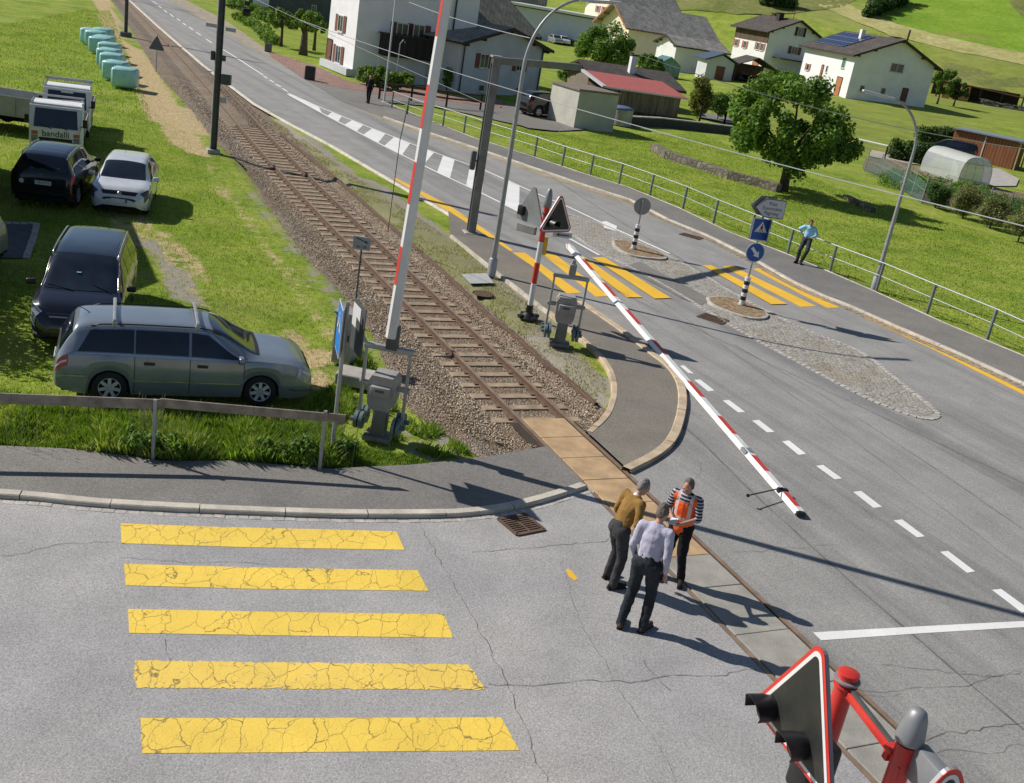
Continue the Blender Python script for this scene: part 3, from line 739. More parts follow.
# ------------------------------------------------------------------ level crossing signals
def rtri(s,r,k=6,z0=0):
    "rounded triangle, base at z0, side s, corner radius r, in x-z"
    A=[(-s/2,0),(s/2,0),(0,s*.866)]; out=[]; ins=[(-s/2+r*1.732,r,210,330-60),(s/2-r*1.732,r,270,330+60-60),(0,s*.866-2*r,30,150)]
    for (cx,cz,a0,a1) in [(-s/2+r*1.732,r,150,270),(s/2-r*1.732,r,270,390),(0,s*.866-2*r,30,150)]:
        for i in range(k+1):
            a=rad(a0+(a1-a0)*i/k); out.append((cx+r*math.cos(a),cz+r*math.sin(a)+z0))
    return out
MDGREEN=M('signal_face_dark',(.020,.022,.020),.5,var=.25,sc=4,dirt=.3)
def tri_sign(parent,name,loc,rz,lamps=((-.30,.20),(.24,.20)),s=1.17,hood=.22):
    "warning light board; face towards local -y"
    Mx=Matrix.Translation(loc)@Matrix.Rotation(rz,4,'Z')
    def B(mb,n,m,p,**k):
        o=mb.build(n,m,p,**k); 
        if p is parent: o.matrix_local=Mx
        return o
    def inset(d):
        r=.09; 
        return [(x,z) for x,z in rtri(s-2*d*1.732,max(.02,r-d*.75),6,d)]
    board=B(MB().prism(inset(0),-.012,.018),name,MALU,parent)
    MB().prism(inset(.0),-.020,-.0125).build('red_border',MRED,board)
    MB().prism(inset(.034),-.024,-.0205).build('white_border',MWHITE,board)
    MB().prism(inset(.068),-.028,-.0245).build('dark_face',MDGREEN,board)
    for (lx,lz) in lamps:
        mb=MB(); mb.cyl((lx,-.028,lz),(lx,-.10,lz),.105,.115,20)
        # hood: open half tube
        n=14; vs=[];fs=[]
        for j,(yy,rr) in enumerate(((-.09,.118),(-.09-hood,.125))):
            for i in range(n+1):
                a=rad(-25+230*i/n); q= 1 if j==0 or True else 1
                vs.append((lx+rr*math.cos(a),yy+(0.05*(1-max(0,math.sin(a))) if j else 0),lz+rr*math.sin(a)))
        for j,(yy,rr) in enumerate(((-.09-hood,.117),(-.09,.108))):
            for i in range(n+1):
                a=rad(-25+230*i/n); vs.append((lx+rr*math.cos(a),yy+(0.05*(1-max(0,math.sin(a))) if j==0 else 0),lz+rr*math.sin(a)))
        for j in range(3):
            for i in range(n): fs.append((j*(n+1)+i,j*(n+1)+i+1,(j+1)*(n+1)+i+1,(j+1)*(n+1)+i))
        mb.add(vs,fs); mb.box((lx,.05,lz),(.2,.14,.24),bev=.02)
        lamp=mb.build('signal_lamp',MBLK,board,auto=40)
        MB().cyl((lx,-.1005,lz),(lx,-.115,lz),.098,.06,20).build('lens',M('signal_lens',(.03,.008,.008),.1,var=.1,spec=.8),lamp,smooth=False)
    return board
# middle signal
P=at(528,318); mb=None
sig=empty('crossing_signal',(P.x,P.y,0),0,'red and white banded signal post with two triangular light boards on the far footway','crossing signal')
stand=MB(); stand.lathe([(.26,.0),(.26,.03),(.10,.16),(.085,.34),(.085,.36)],n=16); stand.box((0,0,.06),(.6,.12,.08),.6); stand.box((0,0,.055),(.6,.12,.07),.6+PI/2)
stand.build('post_base',MBLK,sig,auto=40)
pole=MB()
for i,(a,b) in enumerate([(.36,.95),(.95,1.5),(1.5,2.05),(2.05,2.95)]):
    pole.mi=i%2; pole.cyl((0,0,a),(0,0,b),.072,n=20,caps=(i in (0,3)))
pole.build('pole',[MWHITE,MRED],sig,auto=40)
MB().lathe([(.082,2.93),(.10,2.95),(.105,3.05),(.085,3.25),(.06,3.36),(.03,3.41),(.001,3.42)],n=18).build('cap',MALU,sig,smooth=True)
mb=MB(); mb.box((-.19,.22,2.55),(.5,.05,.06),rad(120)); mb.box((.15,-.13,2.6),(.45,.05,.06),rad(-40)); mb.cyl((-.0,0,2.42),(0,0,2.50),.095,n=16); mb.cyl((0,0,2.75),(0,0,2.8),.095,n=16); mb.build('bracket',MSTEELD,sig)
tri_sign(sig,'light_board',(.379-P.x-.0,26.447-P.y,2.40),rad(43.4),lamps=((-.22,.24),))
b2=tri_sign(sig,'light_board',(-.30-P.x,27.02-P.y,2.40),rad(-47.9+180),lamps=((.30,.26),),s=1.17)
mb=MB(); mb.box((0,0,0),(.5,.02,.13)); o=mb.build('arrow_plate',MFACE,sig); o.matrix_local=Matrix.Translation((.50,-.02,2.31))@Matrix.Rotation(rad(15),4,'Z')
MB().prism([(-.17,0),(-.09,.04),(-.09,.014),(.17,.014),(.17,-.014),(-.09,-.014),(-.09,-.04)],-.014,-.0105).build('arrow',MBLK,o)
mb=MB(); mb.box((0,0,0),(.55,.12,.2),bev=.01); o=mb.build('terminal_box',MGREY,sig); o.matrix_local=Matrix.Translation((-.42,.2,2.27))@Matrix.Rotation(rad(-30),4,'Z')
MB().box((.12,0,1.95),(.10,.06,.45),bev=.01).build('push_button_box',MYF,sig)
# near signal (its head fills the lower right corner)
A=Vector((3.22,7.80,0)); Bp=Vector((3.46,6.92,0))
sig2=empty('crossing_signal',(A.x,A.y,0),0,'bright red twin-post signal with triangular light board, close in the lower right corner','crossing signal')
mb=MB(); mb.cyl((0,0,0),(0,0,2.99),.085,n=28); mb.lathe([(.09,2.86),(.103,2.87),(.103,2.885),(.09,2.89)],n=28); mb.build('pole',MRED,sig2,auto=40)
MB().lathe([(.088,2.91),(.112,2.92),(.116,2.93),(.112,2.94),(.088,2.945)],n=28).build('clamp_ring',MALU,sig2,auto=50)
MB().lathe([(.086,2.98),(.092,2.985),(.092,3.0),(.08,3.008),(.001,3.01)],n=28).build('end_cap',MRED,sig2,auto=40)
q=Bp-A
mb=MB(); mb.cyl((q.x,q.y,0),(q.x,q.y,3.02),.085,n=28); mb.build('pole',MRED,sig2,auto=40)
MB().lathe([(.09,3.02),(.108,3.03),(.112,3.06),(.098,3.16),(.082,3.25),(.062,3.30),(.035,3.32),(.001,3.325)],c=(q.x,q.y,.02),n=28).build('cap',MALU,sig2,smooth=True)
d=q.normalized(); ang=math.atan2(d.y,d.x)
mb=MB(); c=q/2; mb.box((c.x,c.y,2.84),(q.length-.1,.055,.075),ang,bev=.006)
mb.box((d.x*(q.length-.12),d.y*(q.length-.12),2.84),(.06,.14,.14),ang,bev=.008); mb.box((d.x*(q.length-.08),d.y*(q.length-.08),2.90),(.10,.2,.03),ang); 
for k in (-1,1): mb.cyl((q.x-d.x*.14,q.y+.07*k,2.72),(q.x-d.x*.14,q.y+.07*k,2.84),.014,n=8)
mb.build('crossbeam',MRED,sig2,auto=40)
MB().box((c.x,c.y,2.893),(q.length-.12,.03,.03),ang).build('cable_duct',MSTEELD,sig2)
MB().tube([(q.x+.1,q.y-.06,2.98),(q.x+.13,q.y-.1,2.8),(q.x+.11,q.y-.05,2.4),(q.x+.10,q.y,1.6)],.008).build('cable',MBLK,sig2)
tri_sign(sig2,'light_board',(2.66-A.x,7.05-A.y,2.655),rad(-69.9),lamps=((-.34,.17),(.14,.19)),s=1.25,hood=.16)
mb=MB(); mb.box((-.26,-.32,2.55),(.4,.06,.06),rad(50)); mb.box((-.22,-.42,2.32),(.30,.26,.5),rad(20),bev=.04); mb.build('lamp_housing',MBLK,sig2,auto=40)
T2=at(957,757,3.52); tri_sign(sig2,'light_board',(T2.x-A.x,T2.y-A.y,3.52-1.19*.866),rad(18),lamps=((-.24,.2),(.24,.2)),s=1.19)
mb=MB(); mb.box((q.x+.13,q.y-.20,2.92),(.12,.34,.30),rad(18),bev=.02); mb.build('lamp_housing',MALU,sig2,auto=40)
# ------------------------------------------------------------------ barrier machines
MGEAR=M('gear_housing',(.34,.325,.31),.55,var=.15,sc=4,dirt=.3)
MTEAL=M('counterweight_blue_grey',(.13,.185,.205),.55,var=.2,sc=6,dirt=.25)
def barrier(P,rz,label,arm):
    r=empty('barrier_drive',(P.x,P.y,0),rz,label,'barrier machine','barrier drives either side of the track')
    mb=MB(); mb.box((0,0,.02),(.5,.42,.10),bev=.02); mb.box((0,0,.45),(.26,.24,.85),bev=.03); mb.build('pedestal',M('pedestal_dark',(.20,.195,.19),.6,var=.2,sc=5,dirt=.2),r,auto=40)
    mb=MB(); 
    mb.prism([(-.23,.72),(-.18,.60),(.18,.60),(.23,.72),(.25,1.12),(.19,1.24),(-.19,1.24),(-.25,1.12)],-.22,.24); mb.mi=0
    mb.box((0,-.26,.98),(.36,.1,.18),bev=.02); mb.build('gear_box',MGEAR,r,auto=30)
    MB().box((0,-.315,1.0),(.16,.006,.05)).build('lid_handle',MSTEELD,r)
    for sx in (-1,1):
        mb=MB(); mb.prism([(-.045,.42),(.045,.42),(.05,1.0),(.035,1.70),(-.035,1.70),(-.05,1.0)],sx*.40-.022,sx*.40+.022,Matrix(((0,1,0),(1,0,0),(0,0,1)))) ; 
        mb.cyl((sx*.25,0,1.0),(sx*.46,0,1.0),.05,n=14); lev=mb.build('lever',MSTEEL,r,auto=40)
        mb=MB()
        for k,yy in enumerate((-.15,.15)):
            mb.cyl((sx*.27,yy,.33),(sx*.33,yy,.33),.16,n=22); mb.cyl((sx*.36,yy,.33),(sx*.42,yy,.33),.16,n=22); mb.cyl((sx*.25,yy,.33),(sx*.50,yy,.33),.045,n=10)
        mb.box((sx*.38,0,.42),(.07,.34,.07),bev=.01); mb.build('counterweight',MTEAL,r,auto=35)
    mb=MB(); mb.box((0,0,1.71),(.88,.11,.10),bev=.012); mb.build('top_yoke',MSTEEL,r,auto=40)
    if arm=='up':
        mb=MB(); mb.box((-.47,-.02,1.83),(.05,.05,.34),M=Matrix.Rotation(rad(-32),3,'Y')); mb.build('broken_strut',MSTEEL,r)
        mb=MB(); mb.box((.05,0,1.93),(.21,.17,.44),bev=.02); mb.build('arm_socket',MSTEELD,r,auto=40)
    else:
        mb=MB(); mb.box((.0,0,1.88),(.17,.16,.30),bev=.02); mb.box((.0,0,2.06),(.11,.10,.16),bev=.02,taper=.7); mb.build('arm_socket',MGREY,r,auto=40)
    return r
bp1=at(378,437); bp2=at(559,344)
b1=barrier(bp1,rad(-6),'grey barrier drive carrying the tall upright white and red arm, left of the track','up')
b2_=barrier(bp2,rad(2),'grey barrier drive with its arm broken off, on the kerb beside the banded signal post','down')
BOX=[(-1,.0),(-.7,1.0),(.6,1.0),(1,.5),(.9,-.8),(-.35,-.95)]; LOW=[(-1,-.3),(-.4,.5),(.8,.42),(1,-.1),(.6,-.45),(-.8,-.45)]
HEX=[(-1,0),(-.55,.42),(.55,.42),(1,0),(.55,-.42),(-.55,-.42)]
def arm(name,L,bands,label,M4,w0=.21,w1=.13,tip=False,cat='barrier arm',prof=None,rs=(0,)):
    "hollow hexagonal arm along local +x; wide side faces in x-y plane"
    prof=prof or HEX; r=empty(name,(0,0,0),0,label,cat); r.matrix_world=M4
    def hw(x): return (w0+(w1-w0)*x/L)/2
    def sec(x,e=0): w=hw(x); return [(x,(w+e)*q[0],(w+e)*q[1]) for q in prof]
    def seg(mb,a,b,e=0,n=6,sides=range(6),cap=True):
        v0=len(mb.v)
        rows=[sec(a+(b-a)*i/n,e) for i in range(n+1)]; vs=[v for q_ in rows for v in q_]
        fs=[(i*6+j,i*6+(j+1)%6,(i+1)*6+(j+1)%6,(i+1)*6+j) for i in range(n) for j in sides]
        if cap: fs+=[tuple(range(6))[::-1],tuple(range(n*6,n*6+6))]
        mb.add(vs,fs)
    mb=MB(); seg(mb,0,L); mb.build('arm_tube',MWHITE,r)
    for a,b in bands:
        mb=MB()
        for sd in rs: seg(mb,a,b,.003,4,(sd,),False)
        mb.build('red_band',MREDM,r)
    return r
# upright arm
x1=at(389,350,1.72)
base=Vector((b1.matrix_world@Vector((0,0,0)))) if False else Vector((bp1.x+.05,bp1.y,2.12))
base=Vector((x1.x,x1.y,1.95)); top=Vector((x1.x+.30,x1.y+.35,1.95+9.2))
zx=(top-base).normalized(); yy=Vector((math.cos(rad(-5)),math.sin(rad(-5)),0)); yy=(yy-zx*yy.dot(zx)).normalized(); zz=zx.cross(yy)
M4=Matrix(((zx.x,yy.x,zz.x,base.x),(zx.y,yy.y,zz.y,base.y),(zx.z,yy.z,zz.z,base.z),(0,0,0,1)))
armU=arm('arm',9.2,[(.95,1.62),(2.35,3.05),(3.6,4.3),(5.05,5.65),(6.5,7.1),(8.0,8.6)],None,M4,.19,.15,None,None,BOX,(5,))
for k_ in ('label','category'):
    if k_ in armU: del armU[k_]
bpy.context.view_layer.update(); armU.parent=b1; armU.matrix_parent_inverse=Matrix.Identity(4); armU.matrix_local=b1.matrix_world.inverted()@M4
# fallen arm, lying across the road
p0=at(570,247,.10); p1=at(800,513,.07); zx=(p1-p0); L=zx.length; zx.normalize(); zz=Vector((0,0,1)); zz=(zz-zx*zz.dot(zx)).normalized(); yy=zz.cross(zx)
rr=Matrix.Rotation(rad(-4),3,zx); yy=rr@yy; zz=rr@zz
M4=Matrix(((zx.x,yy.x,zz.x,p0.x),(zx.y,yy.y,zz.y,p0.y),(zx.z,yy.z,zz.z,p0.z),(0,0,0,1)))
def sOf(px,py):
    P=at(px,py,.08); return (P-p0).dot(zx)
bd=[((588,262),(598,273)),((607,285),(620,299)),((630,312),(644,327)),((655,342),(670,357)),((690,383),(704,399)),((722,418),(737,436)),((755,457),(770,473)),((789,494),(800,508))]
armD=arm('fallen_barrier',L,[(sOf(*a),sOf(*b)) for a,b in bd],'long white barrier arm with red bands lying broken off across the road',M4,.26,.20,None,'barrier',LOW,(1,))
o=MB().box((L+.03,0,0),(.07,.17,.075),bev=.01).build('end_cap',MBLK,armD)
xs=sOf(750,452); MB().box((xs,0,0.0),(.26,.20,.10),bev=.01).build('joint_sleeve',MALU,armD,auto=40)
mb=MB(); 
for k in (-1,1): mb.box((-.12,.07*k,.01*k),(.5,.05,.05),rad(7*k))
mb.build('splintered_end',MWHITE,armD)
xs=sOf(786,492); 
S0=Vector((xs,-.02,.09)); tgt=at(748,495.5,.20); loc=M4.inverted()@tgt
mb=MB(); mb.tube([S0,loc],.013); mb.lathe([(.001,-.035),(.03,-.02),(.035,0),(.03,.02),(.001,.035)],c=loc,n=10); mb.box((xs,0,.03),(.10,.2,.09),bev=.01); mb.build('support_rod',MBLK,armD,auto=40)

# ------------------------------------------------------------------ masts, lamps, gantry
def hbeam(mb,x,y,z0,z1,w=.22,d=.22,t=.025,rz=0):
    R=Matrix.Rotation(rz,3,'Z')
    for off,sz in (((0,-d/2+t/2),(w,t)),((0,d/2-t/2),(w,t)),((0,0),(t,d-2*t))):
        v=R@Vector((off[0],off[1],0)); mb.box((x+v.x,y+v.y,(z0+z1)/2),(sz[0],sz[1],z1-z0),rz)
P=at(213,152)
ma=empty('catenary_mast',(P.x,P.y,0),TDIR,'tall dark steel mast with plates and small boxes, right of the white hatchback','mast','catenary masts along the track')
mb=MB(); hbeam(mb,0,0,0,9.5,.24,.24,.03); mb.build('mast_post',MSTEELD,ma)
MB().box((0,.126,4.8),(.10,.01,9.2)).build('cable_strip',MSTEEL,ma)
MB().box((0,0,.02),(.5,.5,.2),bev=.03).build('foundation',MCONC,ma)
c,s_=math.cos(-TDIR),math.sin(-TDIR)
def loc2(dx,dy,z): return Vector((dx*c-dy*s_,dx*s_+dy*c,z))
def bx(name,dx,dy,z,d,m): 
    o=MB().box((0,0,0),d,bev=.01).build(name,m,ma); o.matrix_local=Matrix.Translation(loc2(dx,dy,z))@Matrix.Rotation(-TDIR,4,'Z'); return o
bx('equipment_box',.36,-.05,2.85,(.36,.22,.38),MSTEELD); bx('small_box',.2,0,3.62,(.14,.14,.2),MSTEELD); bx('small_box',-.22,0,3.66,(.14,.14,.34),MSTEELD)
bx('number_plate',-.38,0,3.05,(.3,.03,.05),MWHITE); bx('shield',-.35,0,4.75,(.42,.03,.14),MFACE); bx('shield',.4,0,4.7,(.4,.03,.14),MFACE); bx('number_plate',.28,0,2.05,(.25,.03,.22),MFACE)
mb=MB(); mb.tube([loc2(.1,0,5.55),loc2(.95,0,5.6)],.02); mb.lathe([(.03,-.16),(.13,-.13),(.15,0),(.13,.13),(.03,.16)],c=loc2(.95,0,5.42),n=14,axis='Y'); mb.box(loc2(.95,0,5.75),(.22,.2,.16)); mb.build('insulator_arm',MBLK,ma)
for px,py,lab in [(125.7,36,'dark steel mast beside the track with a square foundation, above the row of bales'),(107,-4,'farthest steel mast by the track, cut by the top edge of the photo')]:
    P=at(px,py); m2=empty('catenary_mast',(P.x,P.y,0),TDIR,lab,'mast','catenary masts along the track')
    mb=MB(); hbeam(mb,0,0,0,9,.24,.24,.03); mb.build('mast_post',MSTEELD,m2); MB().box((0,0,.1),(.8,.8,.35),bev=.03).build('foundation',MSTEELD,m2)
    o=MB().box((0,0,3),(.4,.3,.5)).build('equipment_box',MSTEELD,m2); o.location=loc2(-.3,0,0)
# gantry signal mast with side arm
P=at(470.5,234); ge=at(578,66,5.7)
ga=empty('cantilever_mast',(P.x,P.y,0),rad(20),'tall square grey mast with a horizontal arm on top, standing at the footway edge','mast')
mb=MB(); hbeam(mb,0,0,0,5.75,.26,.26,.03,0); mb.build('mast_post',M('mast_grey',(.20,.205,.205),.6,.2,var=.2,sc=3,dirt=.2),ga)
v=Matrix.Rotation(-rad(20),3,'Z')@Vector((ge.x-P.x,ge.y-P.y,0)); an=math.atan2(v.y,v.x)
mb=MB(); mb.box((v.x/2,v.y/2,5.66),(v.length+.2,.20,.22),an,bev=.01); mb.build('side_arm',M('arm_grey',(.17,.17,.165),.6,.2,var=.2,sc=3),ga)
MB().box((0,0,5.78),(.34,.34,.06)).build('top_plate',MGREY,ga)
mb=MB(); mb.box((-.28,.0,2.45),(.18,.16,.62),bev=.05); mb.box((-.15,0,2.45),(.2,.05,.05)); mb.build('signal_head',MSTEELD,ga,auto=40)
MB().box((0,0,.03),(.5,.5,.1),bev=.02).build('foundation',MCONC,ga)
def lamp(name,P,rz,zs,zt,reach,label,r0=.085):
    e=empty(name,(P.x,P.y,0),rz,label,'street lamp','street lamps')
    pts=[];rs=[]
    for i in range(6): t=i/6; pts.append((0,0,zs*t)); rs.append(r0*(1-.38*t))
    for i in range(15):
        t=i/14; a=t*rad(84); h=zt-zs
        pts.append((reach*.78*(1-math.cos(a)),0,zs+h*math.sin(a))); rs.append(r0*(.62-.22*t))
    MB().tube(pts,rs,14).build('pole',MSTEEL,e,smooth=True)
    x,z=pts[-1][0],pts[-1][2]
    MB().lathe([(r0*1.5,0),(r0*1.5,.5),(r0*1.1,.55)],n=14).build('pole_foot',MSTEEL,e,auto=40)
    mb=MB(); mb.box((x+reach*.24,0,z+.03),(reach*.62,.17,.07),bev=.03,M=Matrix.Rotation(rad(-5),3,'Y')); mb.build('lamp_head',MFACE,e,auto=40)
    MB().box((x+reach*.28,0,z-.012),(reach*.4,.12,.02),M=Matrix.Rotation(rad(-5),3,'Y')).build('lens',MWHITE,e)
    return e
lamp('street_lamp',at(491,276),rad(27),5.9,7.9,2.1,'tall curved grey street lamp rising from the footway beside the square mast')
lamp('street_lamp',at(874,289),rad(190),4.9,6.5,1.9,'curved grey street lamp behind the railing at the right')
# small items on the footway
MB_=MB(); 
pl=MB().sheet([at(*p) for p in [(461,275),(486,274),(494,284),(470,284.5)]],.03); tag(pl.build('inspection_cover',M('cover_concrete',(.42,.43,.43),.7,var=.1),None),'pale square inspection cover in the grass strip beside the lamp foot','cover')
def grate(px,py,w,l,rz,label,round_=False,mat=MRUST,z=.012,n=8):
    P=at(px,py); e=empty('drain_grate',(P.x,P.y,z),rz,label,'drain cover')
    mb=MB()
    if round_:
        mb.lathe([(w/2,0),(w/2,.012),(w/2-.03,.012),(w/2-.03,.004)],n=24); 
    else:
        for a,b,c_,d_ in ((0,l/2,w,.05),(0,-l/2,w,.05),(w/2,0,.05,l),(-w/2,0,.05,l)): mb.box((a,b,.004),(c_,d_,.02))
    mb.build('frame',mat,e)
    mb=MB(); mb.box((0,0,-.002),(w*.94 if not round_ else w*.6,l*.94 if not round_ else w*.6,.004)); mb.build('shaft',MGAP,e)
    mb=MB()
    for i in range(n):
        x=-w/2+w*(i+.5)/n; ll=l*.94 if not round_ else 2*math.sqrt(max(0,(w/2)**2-x*x))*.96; mb.box((x,0,.006),(w/n*.45,ll,.012))
    if not round_: mb.box((0,0,.007),(w*.94,.04,.012))
    mb.build('bars',mat,e); return e
grate(521,525,.54,.54,rad(-52),'rusty square drain grate in the gutter between the kerb and the three men',n=9)
grate(483,294,.6,.6,0,'round rusty drain grate in the grass strip near the lamp foot',True,z=.0,n=8)
grate(713,319,.75,.6,rad(-30),'brown rectangular drain grate beside the near traffic island',n=12)
grate(691,236.5,.8,.5,rad(-30),'rusty drain grate in the lane by the right kerb',n=12)
# island signs
P=at(741,307)
isl=empty('island_sign_post',(P.x,P.y,.07),0,'banded bollard post on the near traffic island carrying blue and grey signs','sign post')
def bollard(e):
    mb=MB()
    for i in range(7): mb.mi=i%2; mb.cyl((0,0,.04+.12*i),(0,0,.16+.12*i),.088,n=18)
    mb.build('banded_sleeve',[MWHITE,MBLK],e,auto=40); MB().cyl((0,0,0),(0,0,.05),.13,.11,16).build('foot',MCONC,e,auto=40)
bollard(isl); MB().cyl((0,0,.8),(0,0,3.3),.032,n=12).build('post',MSTEEL,isl,auto=40)
def disc(r,y0,y1,n=32,c=(0,0)): return MB().prism([(c[0]+r*math.cos(2*PI*i/n),c[1]+r*math.sin(2*PI*i/n)) for i in range(n)],y0,y1)
yw=rad(14)
def onp(o,z,rz=yw,y=-.06,x=0): o.matrix_local=Matrix.Translation((0,0,z))@Matrix.Rotation(rz,4,'Z')@Matrix.Translation((x,y,0)); return o
d_=onp(disc(.30,-.004,.012).build('keep_right_sign',MALU,isl),1.66)
disc(.295,-.008,-.0045).build('white_rim',MWHITE,d_); disc(.275,-.012,-.0085).build('blue_face',MBLUE,d_)
rt=Matrix.Rotation(rad(45),4,'Y')
MB().prism([(-.20,.045),(.03,.045),(.03,.11),(.20,0),(.03,-.11),(.03,-.045),(-.20,-.045)],-.016,-.0125,rt).build('white_arrow',MWHITE,d_)
b_=onp(MB().prism([(-.29,-.33),(.29,-.33),(.29,.33),(-.29,.33)],-.004,.012).build('pedestrian_crossing_sign',MALU,isl),2.36)
MB().prism([(-.285,-.325),(.285,-.325),(.285,.325),(-.285,.325)],-.008,-.0045).build('white_rim',MWHITE,b_)
MB().prism([(-.27,-.31),(.27,-.31),(.27,.31),(-.27,.31)],-.012,-.0085).build('blue_face',MBLUE,b_)
MB().prism([(-.2,-.08),(.2,-.08),(0,.25)],-.016,-.0125).build('white_triangle',MWHITE,b_)
def walker(p,s=1,z=0):
    mb=MB(); y0,y1=-.020,-.0165
    mb.prism([(x*s,zz*s+z) for x,zz in [(-.02,.02),(.02,.03),(.025,.10),(-.01,.11),(-.03,.06)]],y0,y1)
    mb.prism([(.012*s+.018*s*math.cos(a),z+.135*s+.018*s*math.sin(a)) for a in [i*PI/4 for i in range(8)]],y0,y1)
    mb.prism([(x*s,zz*s+z) for x,zz in [(0,.03),(.02,.03),(.06,-.05),(.04,-.06)]],y0-.0005,y1)
    mb.prism([(x*s,zz*s+z) for x,zz in [(-.02,.03),(.005,.03),(-.04,-.06),(-.06,-.05)]],y0-.0003,y1)
    mb.prism([(x*s,zz*s+z) for x,zz in [(.02,.09),(.05,.04),(.04,.03),(.01,.07)]],y0-.0008,y1)
    return mb.build('walking_figure',MBLK,p)
walker(b_,1.1,.0)
for k in range(5): MB().box((-.12+.06*k,-.018,-.065),(.035,.003,.018)).build('zebra_bar',MBLK,b_) if k%2==0 else None
b3=MB().prism([(-.29,-.33),(.29,-.33),(.29,.33),(-.29,.33)],-.004,.012).build('side_sign_back',MALU,isl); b3.matrix_local=Matrix.Translation((-.04,.02,2.36))@Matrix.Rotation(rad(85),4,'Z')@Matrix.Translation((0,-.3,0))
def dirsign(z,rz,w,h,y,x,face,txt=None):
    poly=[(-w/2,0),(-w/2+h*.55,h/2),(w/2,h/2),(w/2,-h/2),(-w/2+h*.55,-h/2)]
    o=onp(MB().prism(poly,-.004,.02).build('direction_sign',MSTEELD,isl),z,rz,y,x)
    k=.93; MB().prism([(p[0]*.955+.004,p[1]*.9) for p in poly],-.008,-.0045).build('sign_face',face,o)
    if txt: textobj('lettering',txt,.145,MBLK,o,XZ((.07,-.010,-.005)))
    return o
dirsign(3.02,yw-.02,.95,.56,-.09,.11,MFACE,'Putz\nSonnmatta\nPagrüeg')
dirsign(3.05,yw+.30,.95,.56,.08,-.02,MALU)
P=at(633,251)
ch=empty('island_sign_post',(P.x,P.y,.07),0,'banded bollard post on the far traffic island with one round grey sign','sign post')
bollard(ch); MB().cyl((0,0,.8),(0,0,1.75),.03,n=12).build('post',MSTEEL,ch,auto=40)
o=disc(.30,-.006,.012).build('round_sign',MALU,ch); o.matrix_local=Matrix.Translation((.02,0,1.52))@Matrix.Rotation(rad(10),4,'Z')@Matrix.Translation((0,.05,0))
mb=MB(); mb.box((0,-.012,.1),(.5,.01,.03)); mb.box((0,-.012,-.1),(.5,.01,.03)); mb.build('rear_rails',MSTEEL,o)
# warning triangle by the track, seen from behind
P=at(156,71); wt=empty('warning_sign',(P.x,P.y,-.05),0,'dark-backed triangular sign on a thin post right of the teal bales','sign')
MB().cyl((0,0,0),(0,0,2.1),.03,n=10).build('post',MSTEEL,wt,auto=40)
o=MB().prism(rtri(.95,.07,5),-.01,.01).build('triangle_plate',M('sign_back_dark',(.12,.13,.145),.6,.3,var=.15),wt); o.matrix_local=Matrix.Translation((0,-.04,1.25))@Matrix.Rotation(rad(5),4,'Z')
# plate with arrow beside the track
P=at(353,325); gp_=empty('track_plate_sign',(P.x,P.y,0),0,'small grey plate with a black arrow and numbers on a thin post beside the ballast','sign')
MB().cyl((0,0,0),(0,0,1.98),.022,n=10).build('post',MSTEELD,gp_,auto=40)
o=MB().prism([(-.2,-.15),(.2,-.15),(.2,.15),(-.2,.15)],-.008,.008).build('plate',M('plate_blue_grey',(.34,.36,.41),.5,var=.1),gp_); o.matrix_local=Matrix.Translation((0,-.04,1.98))@Matrix.Rotation(rad(4),4,'Z')
MB().prism([(-.14,.105),(-.13,.125),(.08,.055),(.09,.075),(.15,.02),(.07,.012),(.078,.034)],-.013,-.0085).build('arrow',MBLK,o)
textobj('numbers','45.128',.085,MBLK,o,XZ((0,-.010,-.085)))
# blue sign beside the left barrier (edge on)
P=at(331,458); bs_=empty('crossing_info_sign',(P.x,P.y,0),0,'steeply angled blue pedestrian crossing sign on a grey post, just left of the upright barrier','sign')
MB().cyl((0,0,0),(0,0,2.8),.035,n=12).build('post',MSTEEL,bs_,auto=40)
sg=MB().prism([(-.33,-.42),(.33,-.42),(.33,.42),(-.33,.42)],-.006,.012).build('blue_panel',MALU,bs_); sg.matrix_local=Matrix.Translation((-.03,-.0,2.33))@Matrix.Rotation(rad(-73),4,'Z')@Matrix.Translation((.0,-.06,0))
MB().prism([(-.325,-.415),(.325,-.415),(.325,.415),(-.325,.415)],-.010,-.0065).build('white_rim',MWHITE,sg)
MB().prism([(-.30,-.39),(.30,-.39),(.30,.39),(-.30,.39)],-.014,-.0105).build('blue_face',MBLUE2,sg)
MB().prism([(-.22,-.02),(.22,-.02),(0,.31)],-.018,-.0145).build('white_triangle',MWHITE,sg); 
w_=walker(sg,1.2,.06); w_.location=(0,-.003,0)
sg2=MB().prism([(-.33,-.42),(.33,-.42),(.33,.42),(-.33,.42)],-.006,.012).build('back_panel',MSTEELD,bs_); sg2.matrix_local=Matrix.Translation((.14,.12,2.33))@Matrix.Rotation(rad(-63),4,'Z')@Matrix.Translation((.0,.05,0))
MB().prism([(-.32,-.02),(.1,-.02),(.1,.36),(-.32,.36)],-.014,-.0085).build('white_label',MWHITE,sg2)
